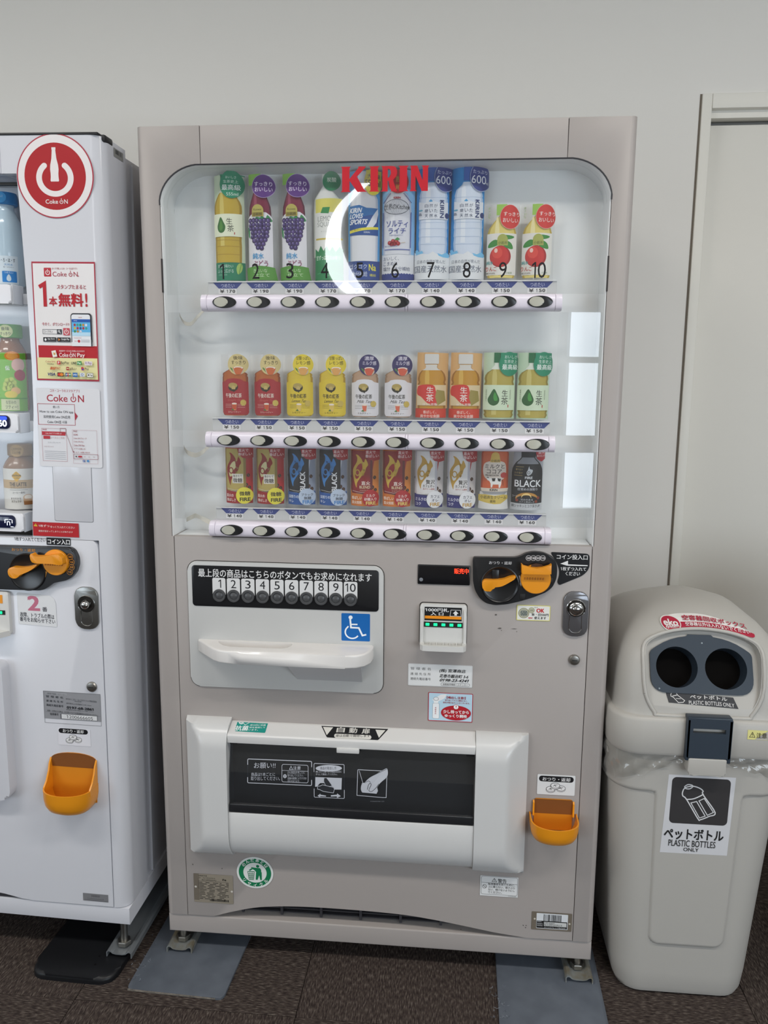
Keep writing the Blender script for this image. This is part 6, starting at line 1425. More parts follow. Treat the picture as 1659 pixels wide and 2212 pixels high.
# poster
def d(p):
    p.rect(245, 1122, 800, 2076, RDK); p.rect(255, 1136, 790, 2062, 'e4e1e1')
    p.rect(270, 1790, 790, 1890, 'b3212b'); p.rect(256, 1889, 790, 2062, 'e2dca2')
    p.rect(360-8, 1170, 416, 1240, 'b8333e', r=6); power(p, 385, 1208, 20, 'e6dfde'); p.text('おトクで楽しいコカ・コーラ公式アプリ', 424, 1168, 644, 1184, RDK, b=.008)
    logo(p, 428, 648, 1200, 1238, RDK, .0); p.ell(654, 1234, 4, 4, RDK, 8)
    p.line([(352, 1478), (352, 1296), (304, 1322)], 30, RD); p.text('本', 386, 1398, 458, 1472, RD, b=.025); p.text('スタンプたまると', 462, 1302, 716, 1336, RDK, b=.01)
    p.text('無料', 470, 1370, 690, 1476, RD, b=.03); p.text('!', 706, 1370, 724, 1476, RD, b=.03)
    p.text('今すぐ、ダウンロード!!', 316, 1604, 556, 1632, RDK, b=.01)
    p.frame(320, 1660, 448, 1696, 3, '4a4a50'); p.text('コークオン', 330, 1668, 408, 1688, '3a3a40'); p.rect(446, 1658, 488, 1698, '3a3c42'); p.ring(464, 1674, 9, 9, 4, 'e6e6e6'); p.line([(470, 1682), (478, 1690)], 5, 'e6e6e6')
    p.rect(502, 1648, 558, 1706, 'c24a56'); power(p, 530, 1680, 20, 'e6dfde')
    p.rect(322, 1724, 438, 1760, '26262a', r=4); p.rect(446, 1724, 562, 1760, '26262a', r=4); p.ell(342, 1743, 9, 11, 'e4e4e4', 14); p.text('App Store', 360, 1730, 424, 1746, 'dcdcdc', b=.02); p.text('からダウンロード', 360, 1750, 430, 1756, 'b0b0b0')
    p.poly([(456, 1730), (474, 1742), (456, 1754)], 'd2803a'); p.text('Google Play', 482, 1730, 554, 1748, 'dcdcdc', b=.02); p.text('で手に入れよう', 482, 1750, 550, 1756, 'b0b0b0')
    # phone
    p.rect(574, 1528, 758, 1790, '2c2e36', r=24) ; p.rect(580, 1538, 744, 1790, 'e2e4e8', r=18); p.rect(574, 1760, 762, 1792, 'e4e1e1'); p.rect(580, 1740, 746, 1792, 'e2e4e8'); p.rect(746, 1740, 758, 1792, '2c2e36')
    p.text('Coke ON', 642, 1558, 672, 1566, RD); p.rect(582, 1576, 744, 1602, '2456a8'); p.text('stamp', 600, 1584, 630, 1594, 'd6e0f0'); p.rect(582, 1600, 744, 1704, '5aaede'); p.rect(582, 1680, 744, 1710, 'b4d8ec')
    cs = ['a8343e', 'c9b23a', '3f8a4a', '3a4a8a', 'd4d4e0', '3f9a8a', 'a8284a', 'c48a3a']
    for k in range(13): p.ell(608+25*(k % 5), 1622+26*(k//5), 10, 11, cs[(k*5) % 8], 12, keep=True)
    p.l += 1; p.ell(640, 1752, 11, 12, 'b8303c', 14); p.text('スタンプ', 598, 1746, 628, 1758, RD)
    for y in (1742, 1750, 1758): p.line([(658, y), (735, y)], 2, '9a9aa2', keep=True)
    p.l += 1; p.line([(596, 1726), (664, 1726)], 2, RD)
    # pay band
    p.text('各決済サービスがご利用いただけます!', 462, 1826, 686, 1840, 'eee4e2', b=.008); logo(p, 460, 605, 1848, 1882, 'eee4e2', .008); p.text('Pay', 620, 1848, 688, 1890, 'eee4e2', b=.012)
    p.poly([(392, 1836), (430, 1828), (444, 1880), (404, 1886)], 'e8e4da'); p.text('¥', 408, 1846, 430, 1868, 'c9952c', b=.03)
    logo(p, 336, 420, 1914, 1928, RDK); p.text('Wallet', 350, 1934, 410, 1948, '5a4a44')
    p.rect(440, 1914, 468, 1944, 'c4363c', r=4); p.text('P', 448, 1919, 460, 1939, 'f0e6e4', b=.04); p.text('PayPay', 472, 1918, 546, 1944, '4a4640', b=.01)
    p.text('LINE', 566, 1920, 610, 1940, '3a4a3a', b=.03); p.rect(616, 1914, 658, 1944, '2f8f46', r=4); p.text('Pay', 622, 1920, 652, 1942, 'e6efe4', b=.02); p.rect(684, 1914, 752, 1946, 'e0d6dc', r=6); p.text('R Pay', 692, 1918, 746, 1944, '8a6a7c', b=.01)
    p.text('au', 374, 1964, 420, 1986, 'c05a30', b=.04, shear=.12); p.text('PAY', 428, 1964, 470, 1986, 'b8563c', b=.01); p.rect(520, 1962, 546, 1990, 'a83a3a', r=6); p.rect(524, 1972, 542, 1978, 'e2dca2'); p.text('d払い', 554, 1964, 612, 1988, '4a3a3a', b=.01)
    p.poly([(652, 1964), (668, 1960), (680, 1972), (674, 1990), (656, 1988)], 'c8363e'); p.ell(668, 1980, 8, 8, '3a5aa8', 10); p.text('Pay', 686, 1966, 722, 1990, '4a4a50', b=.01)
    p.text('VISA', 350, 2012, 422, 2036, '27346e', b=.035, shear=.06); p.rect(440, 2008, 496, 2042, '3a2a2a', r=4); p.ell(458, 2025, 15, 13, 'c8342a', 18); p.ell(478, 2025, 15, 13, 'e0862c', 18)
    p.rect(512, 2010, 528, 2040, '2a4a8a', r=4); p.rect(528, 2010, 544, 2040, 'a8303a', r=4); p.rect(544, 2010, 560, 2040, '3a8a4a', r=4); p.text('JCB', 515, 2018, 558, 2032, 'f0f0e8', b=.03); p.rect(578, 2008, 620, 2044, '2f68a8'); p.text('AMEX', 582, 2018, 616, 2032, 'e0e8f0', b=.02)
    p.rect(640, 2008, 684, 2040, 'd4d6da', r=3); p.ring(662, 2022, 11, 10, 4, '5a7aa8'); p.text('Diners', 644, 2034, 680, 2040, '5a7aa8'); p.rect(703, 2008, 760, 2044, '4a4a4e', r=4); p.rect(706, 2011, 757, 2041, 'e6e4da', r=3); p.ell(718, 2025, 6, 7, '2c2c30', 10); p.text('Pay', 728, 2018, 754, 2036, '2c2c30', b=.01)
rect_poster = (-.1600, 1.3625, -.0235, 1.6035)
st2 = wst('app_poster', rect_poster, (245, 1122, 800, 2076), d, base=None)
# usage sticker, crop (0,660) x4.253
def d(p):
    p.text('コカ・コーラのスマホアプリ', 482, 796, 762, 822, RDK, b=.012); logo(p, 448, 800, 844, 908, RDK, .012)
    p.frame(358, 930, 708, 1118, 4, RDK); p.text('使い方', 502, 945, 566, 968, '3a3a40'); p.text('How to use Coke ON app', 376, 988, 694, 1016, '3a3a40'); p.text('如何使用Coke ON应用', 410, 1032, 662, 1060, '3a3a40'); p.text('Coke ON앱 사용', 444, 1078, 632, 1106, '3a3a40')
    p.poly([(710, 1000), (736, 1034), (711, 1074)], RDK)
    p.frame(386, 1152, 620, 1450, 2, 'b8747c'); p.text('PAGE', 396, 1158, 434, 1168, RDK, b=.02); p.rect(388, 1180, 612, 1214, 'b8333e'); p.text('Coke ONアプリの使い方', 422, 1190, 575, 1204, 'ecdcd8', b=.008); p.rect(400, 1220, 464, 1248, 'b8333e')
    p.text('よくあるご質問', 470, 1226, 600, 1244, 'd0b0b0'); p.text('スタンプについて', 440, 1274, 562, 1286, '8a8e98'); p.text('スタンプについて', 402, 1312, 494, 1324, '9a6a70')
    for k in range(5): p.line([(408, 1358+17*k), (606, 1360+17*k)], 4, 'b9babf', keep=True)
    p.l += 1; p.frame(564, 1148, 618, 1190, 3, '8a4a52', r=4); p.line([(618, 1190), (680, 1364)], 3, '8a4a52'); p.poly([(672, 1352), (690, 1356), (682, 1370)], '8a4a52')
    p.frame(678, 1160, 910, 1464, 2, 'c29aa0'); 
    for k, t in enumerate(('PAGE', 'HOME', 'Coke ON ウォーク', 'Coke ON Pay', 'Coke ON Pass', 'アプリの使い方', 'ヘルプ・お問い合わせ')): p.text(t, 690, 1164+k*32, (724, 730, 812, 782, 790, 796, 840)[k], 1178+k*32, '9a3a44', b=.008)
    p.frame(684, 1380, 916, 1424, 3, '8a3a44', r=5); p.rect(726, 1394, 764, 1410, 'b8333e', r=7); p.ell(708, 1402, 7, 7, '3a3a3a', 10)
    for x in (780, 822, 868): p.rect(x, 1400, x+18, 1405, 'b0a0a4', keep=True)
    p.l += 1; p.ell(780, 1440, 11, 11, '2a4f9a', 16); p.text('f', 776, 1432, 784, 1448, 'e6e6ea', b=.03); p.ell(819, 1440, 11, 11, '3f86c0', 16)
wst('usage_sticker', (-.1632, 1.1805, -.0235, 1.3470), (352, 786, 950, 1502), d, base='dcdce0', r=22)
# red coin caution label
def d(p):
    p.poly([(318, 2016), (333, 1994), (350, 2026), (314, 2024)], 'dcb93a'); p.text('!', 330, 2002, 336, 2020, '3a2a10'); p.text('1枚ずつ', 360, 2004, 460, 2030, 'ecd9d6', b=.012); p.text('ゆっくり入れてください', 470, 2012, 696, 2036, 'ecd9d6', b=.005); p.text('硬貨が詰まってしまうことがあります', 358, 2062, 676, 2082, 'ecd9d6', b=.005)
wst('coin_caution_label', (-.1866, 1.0275, -.0822, 1.0583), (305, 1978, 732, 2126), d, base='b01e26', y=-.0016)
p = sticker_px((-.2310, 1.0085, -.1020, 1.0248), (42, 205, 768, 285))
p.text('1枚ずつ入れてください', 44, 212, 446, 256, '2e2e34', b=.004); p.rect(458, 206, 768, 286, '1a1a1e', r=6); p.text('コイン入口', 472, 220, 758, 276, 'ececee', b=.02); p.build('coin_entry_label', WMC, flat(-.0014))
# coin mechanism, crop (0,1120) x5.027
def wu(px, py):
    X_, Y_ = px/5.027, 1120+py/5.027
    d_ = .012
    x0, z0 = -.2659+(X_-0)*.001065+(Y_-1178)*.000058, 1.0021-(Y_-1178)*.001030+(X_)*.0000405
    k = 1-d_/1.62; return (.7413+(x0-.7413)*k, 1.367+(z0-1.367)*k)
up = [wu(*q) for q in [(-330, 285), (755, 312), (800, 345), (828, 420), (825, 500), (795, 580), (735, 645), (680, 672), (590, 690), (530, 705), (480, 745), (430, 775), (380, 785), (20, 780), (-330, 770)]]
wc = slab('coin_mechanism', rounded(up, .005, 3), -.012, .001, M_BLACK, WMC, bev=.004, seg=3)
wk = wu(598, 470); wl = wu(270, 580)
revolve('lever_dial', [(.042, 0), (.042, .002), (.040, .0028), (.037, .0012), (0, .0006)], mat('dial_black', '131417'), wc, 'Y', (wl[0], -.0118, wl[1]), 44)
lv2 = [wu(*q) for q in smoothline([(100, 575), (108, 535), (150, 512), (230, 516), (300, 510), (370, 495), (425, 482), (400, 510), (330, 555), (260, 585), (225, 600), (190, 630), (150, 634), (112, 615)], 4, True)]
slab('return_lever', lv2, -.028, -.0125, M_ORANGE, wc, bev=.0025, seg=3)
wkb = revolve('coin_knob', [(.0285, -.001), (.0285, .006), (.027, .0075), (0, .0078)], M_ORANGE, wc, 'Y', (wk[0], -.012, wk[1]), 44)
g2 = [wu(*q) for q in [(378, 368), (400, 352), (420, 385), (500, 385), (600, 372), (680, 362), (722, 400), (722, 470), (700, 480), (600, 465), (480, 462), (410, 458), (386, 440)]]
slab('knob_grip', rounded(g2, .003, 3), -.036, -.019, M_ORANGE, wc, bev=.003, seg=3)
boxes('knob_teeth', [(wk[0]-.022+.0053*i, -.0214, wk[1]-.006, wk[0]-.020+.0053*i, -.0195, wk[1]-.001) for i in range(8)], mat('orange_deep', 'b0690f'), wc)
p = P(eps=.0001); OT = 'c98a3c'
A, B = wu(124, 318), wu(378, 362); p.text('おつり・返却', A[0], A[1], B[0], B[1], OT, b=.012)
for t, (a, b) in zip(('500', '100', '50', '10'), ((750, 412), (762, 470), (757, 525), (732, 577))):
    c = wu(a, b); p.ring(c[0], c[1], .0066, .0066, .0009, OT); A, B = wu(a-18, b-12), wu(a+18, b+12); p.text(t, A[0], A[1], B[0], B[1], OT, b=.02)
p.poly([wu(*q) for q in [(455, 545), (470, 570), (488, 575), (462, 640), (452, 610), (462, 600)]], OT)
p.build('plate_print', wc, flat(-.0121))
# bill slot at the picture edge
wbs = slab('bill_slot', rrect(-.36, .800, -.2470, .900, .007), -.012, .001, mat('bill_white', 'd4d3d0'), WMC, bev=.003, seg=3)
box('bill_label_stripe', (-.34, -.0128, .874, -.2600, -.0119, .893), mat('stripe_orange', 'ea951f', rough=.5), wbs); box('note_mouth', (-.34, -.0130, .848, -.2555, -.0118, .858), M_BLACKM, wbs)
for c in (-.266, -.281, -.296): box('green_led', (c-.0035, -.0145, .850, c+.004, -.0125, .856), mat('green_led', '10e884', emit=1.6), wbs, bev=.0006)
vs, fs = loft([[(-.36, -.010, .8), (-.36, -.036, .8), (-.262, -.036, .8), (-.2475, -.010, .8)], [(-.36, -.010, .812), (-.36, -.036, .812), (-.262, -.036, .812), (-.2475, -.010, .812)]]); put('note_tray', mesh('note_tray', vs, fs, mat('bill_white', 'd4d3d0')), wbs)
# number sticker
def d(p):
    p.text('2', 304, 828, 442, 998, 'c07086', b=.03); p.text('番', 464, 948, 522, 1002, '3c3c44', b=.012); p.text('故障、トラブルの際は', 216, 1016, 594, 1072, '34343c', b=.01, slope=.035); p.text('番号をお知らせ下さい', 210, 1072, 602, 1124, '34343c', b=.01, slope=.035)
p = sticker_px((-.2335, .8225, -.1420, .8972), (185, 798, 622, 1172)); p.eps = .00008
p.poly(smoothline([(200, 796)], 2) + [(190, 806), (192, 1150), (204, 1160), (620, 1172), (618, 900), (600, 850), (560, 815)], 'dfe0e2'); d(p); p.build('number_sticker', WMC, flat(-.0014))
wlk = lock(WMC, -.0975, .8225, -.0440, .9180, 0, mat('lock_plate_grey', '8b8b88', rough=.3, metal=.9), mat('lock_plate_grey', '8b8b88'), False, .8795, ball=True)
cam_key(WMC, -.0672, .6880, 0, False)
def d(p):
    T = '3f4146'
    p.frame(474, 1876, 1104, 2250, 3, '6a6c70'); p.line([(488, 2118), (1100, 2136)], 2, '55575c'); p.rect(500, 1882, 735, 1912, '9b9ca0', r=10); p.text('自動販売機統一ステッカー', 512, 1888, 722, 1908, T, slope=.03)
    for t, y, h in (('管 理 者 名', 1920, 26), ('連 絡 先 住 所', 1972, 26), ('連絡先電話番号', 2022, 28)): p.text(t, 500, y, 690, y+h, T, b=.008, slope=.03)
    p.text('みちのくコカ・コーラボトリング株式会社', 722, 1938, 1064, 1960, T, slope=.04); p.text('花北支店', 818, 1964, 894, 1980, T); p.text('岩手県北上市流通センター15-4', 726, 1992, 1000, 2010, T, slope=.04)
    p.text('0197-68-2861', 728, 2036, 1026, 2066, '26262a', b=.03, slope=.02); p.text('電話番号のお掛け間違いにご注意ください。', 722, 2070, 1030, 2084, T, slope=.03); p.text('故障・お問合せの際は、お手数ですが下記管理番号をお知らせください。', 508, 2092, 1070, 2112, T, slope=.035); p.text('管理番号', 538, 2128, 632, 2156, T, b=.01)
    p.rect(655, 2130, 1062, 2190, '55575c'); p.rect(666, 2134, 1060, 2188, 'd6d7d8'); p.text('1200666605', 722, 2142, 1014, 2180, '4a4a4e', slope=.02)
wst('contact_sticker', (-.1833, .6055, -.0485, .6714), (470, 1870, 1106, 2200), d, base='909195')
def d(p):
    p.rect(482, 580, 735, 626, '17171a', r=22); p.text('おつり・返却', 518, 586, 698, 618, 'e6e6e6', b=.015); coins(p, 1.03, 606-1338*1.03, 656-560*1.03)
wst('change_sticker', (-.1530, .5440, -.0758, .5855), (474, 575, 756, 738), d, base='dcdce2')
def d(p):
    for k in range(12): p.rect(758+k*6, 1952, 758+k*6+random.Random(k).uniform(2, 4), 1974, '55555a', keep=True)
    p.text('1200666605', 724, 1986, 860, 1996, '4a4a50'); p.line([(700, 2004), (890, 2008)], 4, '5a5a60')
wst('asset_label', (-.1107, .1562, -.0490, .1756), (688, 1940, 897, 2016), d, base='7b7b7e')
coin_cup(WMC, -.1180, .4560, .0560, .070, .060, -.001, True, .5270, False)
# delivery port edge and side label
slab('port_end_cap', rounded([(-.42, .7400), (-.2700, .7400), (-.2615, .7310), (-.2590, .4320), (-.2650, .4160), (-.285, .4110), (-.42, .4100)], .012, 5), -.030, .0, M_WM, WMC, bev=.010, seg=4)
p = P(eps=.0001); p.rect(.052, 1.821, .098, 1.8385, '8a8a86'); p.rect(.060, 1.828, .076, 1.8365, '4a4a4a'); p.rect(.079, 1.828, .090, 1.8365, '6a6a68')
p.build('side_label', WMC, lambda u, v, d: (.0004+d, u, v))
foot(WMC, -.0270, .106, .0165, .028, False, m=mat('bracket_new_zinc', '8d9296', rough=.3, metal=.5), yfront=-.004)

# ------------------------------------------------------------------ recycling bin
M_BIN = mat('bin_plastic', 'b1aea8', rough=.42, spec=.4, bump=.06, bscale=700)
M_NAVY = mat('bin_navy', '303a45', rough=.38, spec=.45)
def ring(cx, hw, yf, yb, z, r, n=7):
    r = min(r, hw*.98, (yb-yf)/2*.98)
    return [(x, y, z) for x, y in rrect(cx-hw, yf, cx+hw, yb, r, n)]
def make_bin(cx, y0, label, mbody, full=True):
    B = thing('recycling_bin', label, 'recycling bin', (cx, y0+.2, 0), group='recycling bins by the wall')
    def pt(name, rings, m, par=None, cap1=True, smooth=.8):
        vs, fs = loft(rings, cap1=cap1); bm = bmesh.new(); bv = [bm.verts.new(v) for v in vs]
        for f in fs: bm.faces.new([bv[i] for i in f])
        o = put(name, bm_mesh(name, bm, m), par or B, par is None, smooth); return o
    fy = lambda z: y0 + .008 - .020*(z/.62)
    hw = lambda z: .146 + .040*(z/.60)
    rings = [ring(cx, .124, y0+.029, y0+.33, .0, .04), ring(cx, .137, y0+.013, y0+.35, .006, .05), ring(cx, .1435, y0+.0078, y0+.36, .020, .055)] + [ring(cx, hw(z), fy(z), y0+.37+.03*z, z, .060) for z in (.06, .15, .25, .35, .45, .53, .60)]
    body = pt('bin_body', rings, mbody)
    if full:
        # raised middle panel, broad at the top (running round the corners) and narrow below
        def skin(u, z, off):
            w, r = hw(z)-.060, .060; au = abs(u); sg = 1 if u >= 0 else -1; y = fy(z)
            if au <= w: q, n = (au, y), (0, -1)
            elif au <= w+r*HALF: t = (au-w)/r; q, n = (w+r*math.sin(t), y+r-r*math.cos(t)), (math.sin(t), -math.cos(t))
            else: q, n = (w+r, y+r+au-w-r*HALF), (1, 0)
            return (cx+sg*(q[0]+n[0]*off), q[1]+n[1]*off, z)
        def inside(u, z):
            c = .0800+.0100*(z-.135)/.37; rr = .022                     # signed distance to the T-shaped outline
            up = z-.5055-.02*max(0, abs(u)-.1)
            dx, dz = abs(u)-(c-rr), (.134+rr)-z
            lo = -(math.hypot(max(dx, 0), max(dz, 0))+min(max(dx, dz), 0)-rr)
            return max(up, lo) if not (abs(up) < .01 and abs(lo) < .01) else .5*(up+lo)+math.sqrt(max(0, (.5*(up-lo))**2))+.0015
        nu_, nz_ = 150, 120; vs = []; fs = []
        for j in range(nz_+1):
            z = .10+.498*j/nz_
            for i in range(nu_+1):
                u = -.215+.43*i/nu_; h = -.0012+.0062*sm(.5+inside(u, z)/.006); vs.append(skin(u, z, h))
        for j in range(nz_):
            for i in range(nu_): k = j*(nu_+1)+i; fs.append((k, k+1, k+nu_+2, k+nu_+1))
        put('front_panel', mesh('front_panel', vs, fs, mbody), body, smooth=3.2)
    # lid: skirt with a ledge and a domed hood
    yl = y0-.030
    prof = [(.187, yl+.004, .596, .06), (.191, yl, .604, .062), (.1925, yl-.001, .640, .064), (.1912, yl+.0003, .670, .064), (.1890, yl+.003, .6765, .063), (.1850, yl+.007, .6785, .062), (.1800, yl+.0115, .6795, .06), (.1782, yl+.0125, .684, .06), (.1770, yl+.014, .702, .06), (.175, yl+.018, .74, .06), (.1715, yl+.026, .775, .06), (.164, yl+.036, .805, .062), (.151, yl+.050, .832, .07), (.132, yl+.070, .854, .075), (.107, yl+.096, .871, .08), (.078, yl+.128, .882, .075), (.045, yl+.16, .8875, .045), (.012, yl+.19, .889, .012)]
    rings = [ring(cx, a, b, y0+.41-(max(0, c-.78)/.11)**2*.14, c, r, 9) for a, b, c, r in prof]
    lid = pt('bin_lid', rings, mbody, smooth=1.2)
    return B, body, lid, yl, fy
BX, BY0 = 1.1960, -.029
B, body, lid, yl, fy = make_bin(BX, BY0, 'beige recycling bin for plastic bottles beside the grey vending machine', M_BIN)
# recess in the hood: leaning frame, navy plate with two holes
LEAN = math.radians(24)
def hood(u, v, d):
    """local plate coordinates: u across, v up the slope from its centre, d outwards"""
    c, s = math.cos(LEAN), math.sin(LEAN)
    return (BX-.007+u, yl+.040 + v*s - d*c, .7845 + v*c + d*s)
outl = [(-.118, -.062), (-.098, -.100), (-.080, -.106), (.080, -.106), (.098, -.100), (.118, -.062), (.122, .0), (.119, .036), (.100, .055), (.055, .070), (0, .0755), (-.055, .070), (-.100, .055), (-.119, .036), (-.122, 0)]
outl = smoothline(outl, 3, True)
T0 = None
from mathutils.bvhtree import BVHTree
def surf(o):
    bm = bmesh.new(); bm.from_mesh(o.data); t = BVHTree.FromBMesh(bm); bm.free(); return t
T0 = surf(lid); rim_pts = []
for u, v in outl:
    h = T0.ray_cast(Vector(hood(u, v, .15)), Vector((0, math.cos(LEAN), -math.sin(LEAN)))); rim_pts.append(tuple(h[0]) if h[0] is not None else hood(u, v, .02))
cut = bmesh.new(); a1 = [cut.verts.new(hood(u, v, .12)) for u, v in outl]; a2 = [cut.verts.new(hood(u*.95, v*.95, -.010)) for u, v in outl]; n = len(outl)
cut.faces.new(a1); cut.faces.new(a2[::-1])
for i in range(n): cut.faces.new((a1[i], a2[i], a2[(i+1) % n], a1[(i+1) % n]))
bmesh.ops.recalc_face_normals(cut, faces=cut.faces[:])
cme = bpy.data.meshes.new('cutter'); cut.to_mesh(cme); cut.free(); cme.materials.append(M_BIN)
co = bpy.data.objects.new('cutter', cme); COL.objects.link(co)
bpy.context.view_layer.update()
boolean(lid, co)
for cu_ in (-.0500, .0505):          # the two openings go on through the hood's shell
    cut = bmesh.new(); nn = 32
    a1 = [cut.verts.new(hood(cu_+.0436*math.cos(2*math.pi*i/nn), -.006+.0436*math.sin(2*math.pi*i/nn), .05)) for i in range(nn)]
    a2 = [cut.verts.new(hood(cu_+.0436*math.cos(2*math.pi*i/nn), -.006+.0436*math.sin(2*math.pi*i/nn), -.046)) for i in range(nn)]
    cut.faces.new(a1); cut.faces.new(a2[::-1])
    for i in range(nn): cut.faces.new((a1[i], a2[i], a2[(i+1) % nn], a1[(i+1) % nn]))
    bmesh.ops.recalc_face_normals(cut, faces=cut.faces[:])
    cme = bpy.data.meshes.new('cutter'); cut.to_mesh(cme); cut.free(); cme.materials.append(M_BIN)
    co = bpy.data.objects.new('cutter', cme); COL.objects.link(co); bpy.context.view_layer.update(); boolean(lid, co)
lid.data.set_sharp_from_angle(angle=.9)
tube('recess_rim', rim_pts + [rim_pts[0]], .0042, M_BIN, lid, 8)
arcp = [(.090, .0365), (.075, .0455), (.060, .0520), (.045, .0565), (.028, .0595), (.024, .0635)]
pl_ = [(-.105, -.060), (.105, -.060), (.105, .026)] + arcp + [(-u, v) for u, v in arcp[::-1]] + [(-.105, .026)]
pl_o = rounded(pl_, [.034, .034, .014] + [0]*12 + [.014], 6)
def hole(cu, r=.0428): return [(cu+r*math.cos(math.radians(a)), -.006+r*math.sin(math.radians(a))) for a in range(0, 360, 9)]
pm = holed('hole_plate', pl_o, [hole(-.0500), hole(.0505)], -.0, .003, M_NAVY)
hole_plate = pm
for v in pm.data.vertices: v.co = Vector(hood(v.co.x, v.co.z, -.0065 - v.co.y))
pm.parent = B; pm.matrix_parent_inverse = Matrix.Translation(-Vector(B.location))
for cu_ in (-.0500, .0505):
    vs = []; nn = 40
    for dep, k in ((-.0064, .972), (-.045, .945)): vs += [hood(cu_+.0440*k*math.cos(2*math.pi*i/nn), -.006+.0440*k*math.sin(2*math.pi*i/nn), dep) for i in range(nn)]
    put('hole_collar', mesh('hole_collar', vs, [(i, (i+1) % nn, nn+(i+1) % nn, nn+i) for i in range(nn)], M_NAVY), pm, smooth=3.2)
    vs = [hood(cu_+.0434*math.cos(2*math.pi*i/nn), -.006+.0434*math.sin(2*math.pi*i/nn), -.0455) for i in range(nn)]
    put('hole_shade', mesh('hole_shade', vs, [tuple(range(nn))], mat('hole_shade_black', '0b0908', rough=.9, spec=.1)), pm)  # near-black disc stands in for the shade inside the bin
for u, v in ((.004, .046), (-.088, -.052)):
    vs, fs = lathe([(0, .0015), (.0016, .001), (.002, 0)], 10); put('rivet', mesh('rivet', [hood(u+a, v+b, -.0064+c) for a, b, c in vs], fs, mat('rivet_grey', '8d979f', rough=.3)), pm)
# stickers on the hood
bpy.context.view_layer.update()
T_lid, T_body = surf(lid), surf(body)
def onto(tree, off=.0008):
    """wrap print onto a moulding: (u, v) are x and z, pressed on from the front"""
    def fn(u, v, d):
        h = tree.ray_cast(Vector((u, -1, v)), Vector((0, 1, 0)))
        y = h[0].y if h[0] is not None else .05
        nrm = h[1] if h[0] is not None else Vector((0, -1, 0))
        if nrm.y > 0: nrm = -nrm
        q = Vector((u, y, v)) + nrm*(off+d*1.5); return tuple(q)
    return fn
def bq(px, py):
    """crop (1280,1260) x4.377, read on the hood's upper front"""
    X_, Y_ = 1280+px/4.377, 1260+py/4.377
    return (1.0901+(X_-1413)*.000982 + (Y_-1342)*.00003 + .0205, .8701-(Y_-1342)*.001052+(X_-1413)*.000032 - .012)
def fine(pts, k=10):
    o = []
    for i in range(len(pts)):
        a, b = pts[i], pts[(i+1) % len(pts)]
        for t in range(k): o.append((a[0]+(b[0]-a[0])*t/k, a[1]+(b[1]-a[1])*t/k))
    return o
p = P(eps=.0002); top_ = smoothline([(585, 365), (610, 335), (660, 312), (780, 298), (950, 300), (1100, 322), (1250, 365), (1360, 410), (1425, 445)], 4); bot_ = smoothline([(1425, 455), (1400, 460), (1330, 444), (1200, 415), (1050, 395), (900, 388), (740, 392), (660, 404), (610, 395)], 4)
mid_ = smoothline([(1425, 440), (1330, 405), (1200, 378), (1050, 356), (900, 346), (760, 345)], 4)
def strip2(A, Bp, m, n=36):
    def at(L, t):
        f = t*(len(L)-1); i = min(int(f), len(L)-2); f -= i; return (L[i][0]+(L[i+1][0]-L[i][0])*f, L[i][1]+(L[i+1][1]-L[i][1])*f)
    vs = []; rows_ = 5
    for i in range(n+1):
        a, b = at(A, i/n), at(Bp, i/n)
        for r in range(rows_+1): vs.append(bq(a[0]+(b[0]-a[0])*r/rows_, a[1]+(b[1]-a[1])*r/rows_))
    R1 = rows_+1
    p.raw(vs, [(i*R1+r, i*R1+r+1, (i+1)*R1+r+1, (i+1)*R1+r) for i in range(n) for r in range(rows_)], m)
strip2(top_, bot_[::-1], 'dcdad6'); strip2(mid_[::-1], [q for q in bot_[::-1] if q[0] > 730], 'a8243c')
el = lambda cx, cy, a, b, n=24: [bq(cx+a*math.cos(2*math.pi*i/n), cy+b*math.sin(2*math.pi*i/n)) for i in range(n)]
def disc(cx, cy, a, b, m): 
    n = 24; c = [bq(cx, cy)]; r1 = [bq(cx+a*k*math.cos(2*math.pi*i/n), cy+b*k*math.sin(2*math.pi*i/n)) for k in (.5, 1) for i in range(n)]
    p.raw(c+r1, [(0, 1+i, 1+(i+1) % n) for i in range(n)] + [(1+i, 1+n+i, 1+n+(i+1) % n, 1+(i+1) % n) for i in range(n)], m)
disc(672, 358, 90, 47, 'dcdad6'); disc(672, 358, 82, 42, 'a8243c')
def BTX(st, a, b, c, e, m, bo=0., curve=0.):
    vs, fs = glyphs(st, bo); ax, bx_ = min(v[0] for v in vs), max(v[0] for v in vs); ay, by = min(v[1] for v in vs), max(v[1] for v in vs)
    o = []
    for x_, y_ in vs:
        s_ = (x_-ax)/(bx_-ax); t_ = (y_-ay)/(by-ay); o.append(bq(a+(c-a)*s_, e+(b-e)*t_ + curve*s_*s_))
    p.graw(o, fs, m, False, bo)
BTX('eko', 608, 334, 735, 372, 'e2dcda', .03); BTX('system', 618, 372, 738, 390, 'e2dcda', .02, -6)
BTX('空容器回収ボックス', 785, 308, 1360, 338, 'a8243c', .02, 68); BTX('空容器以外は入れないでください', 800, 350, 1380, 374, 'e6dedc', .015, 66)
p.build('collection_sticker', lid, onto(T_lid, .0012))
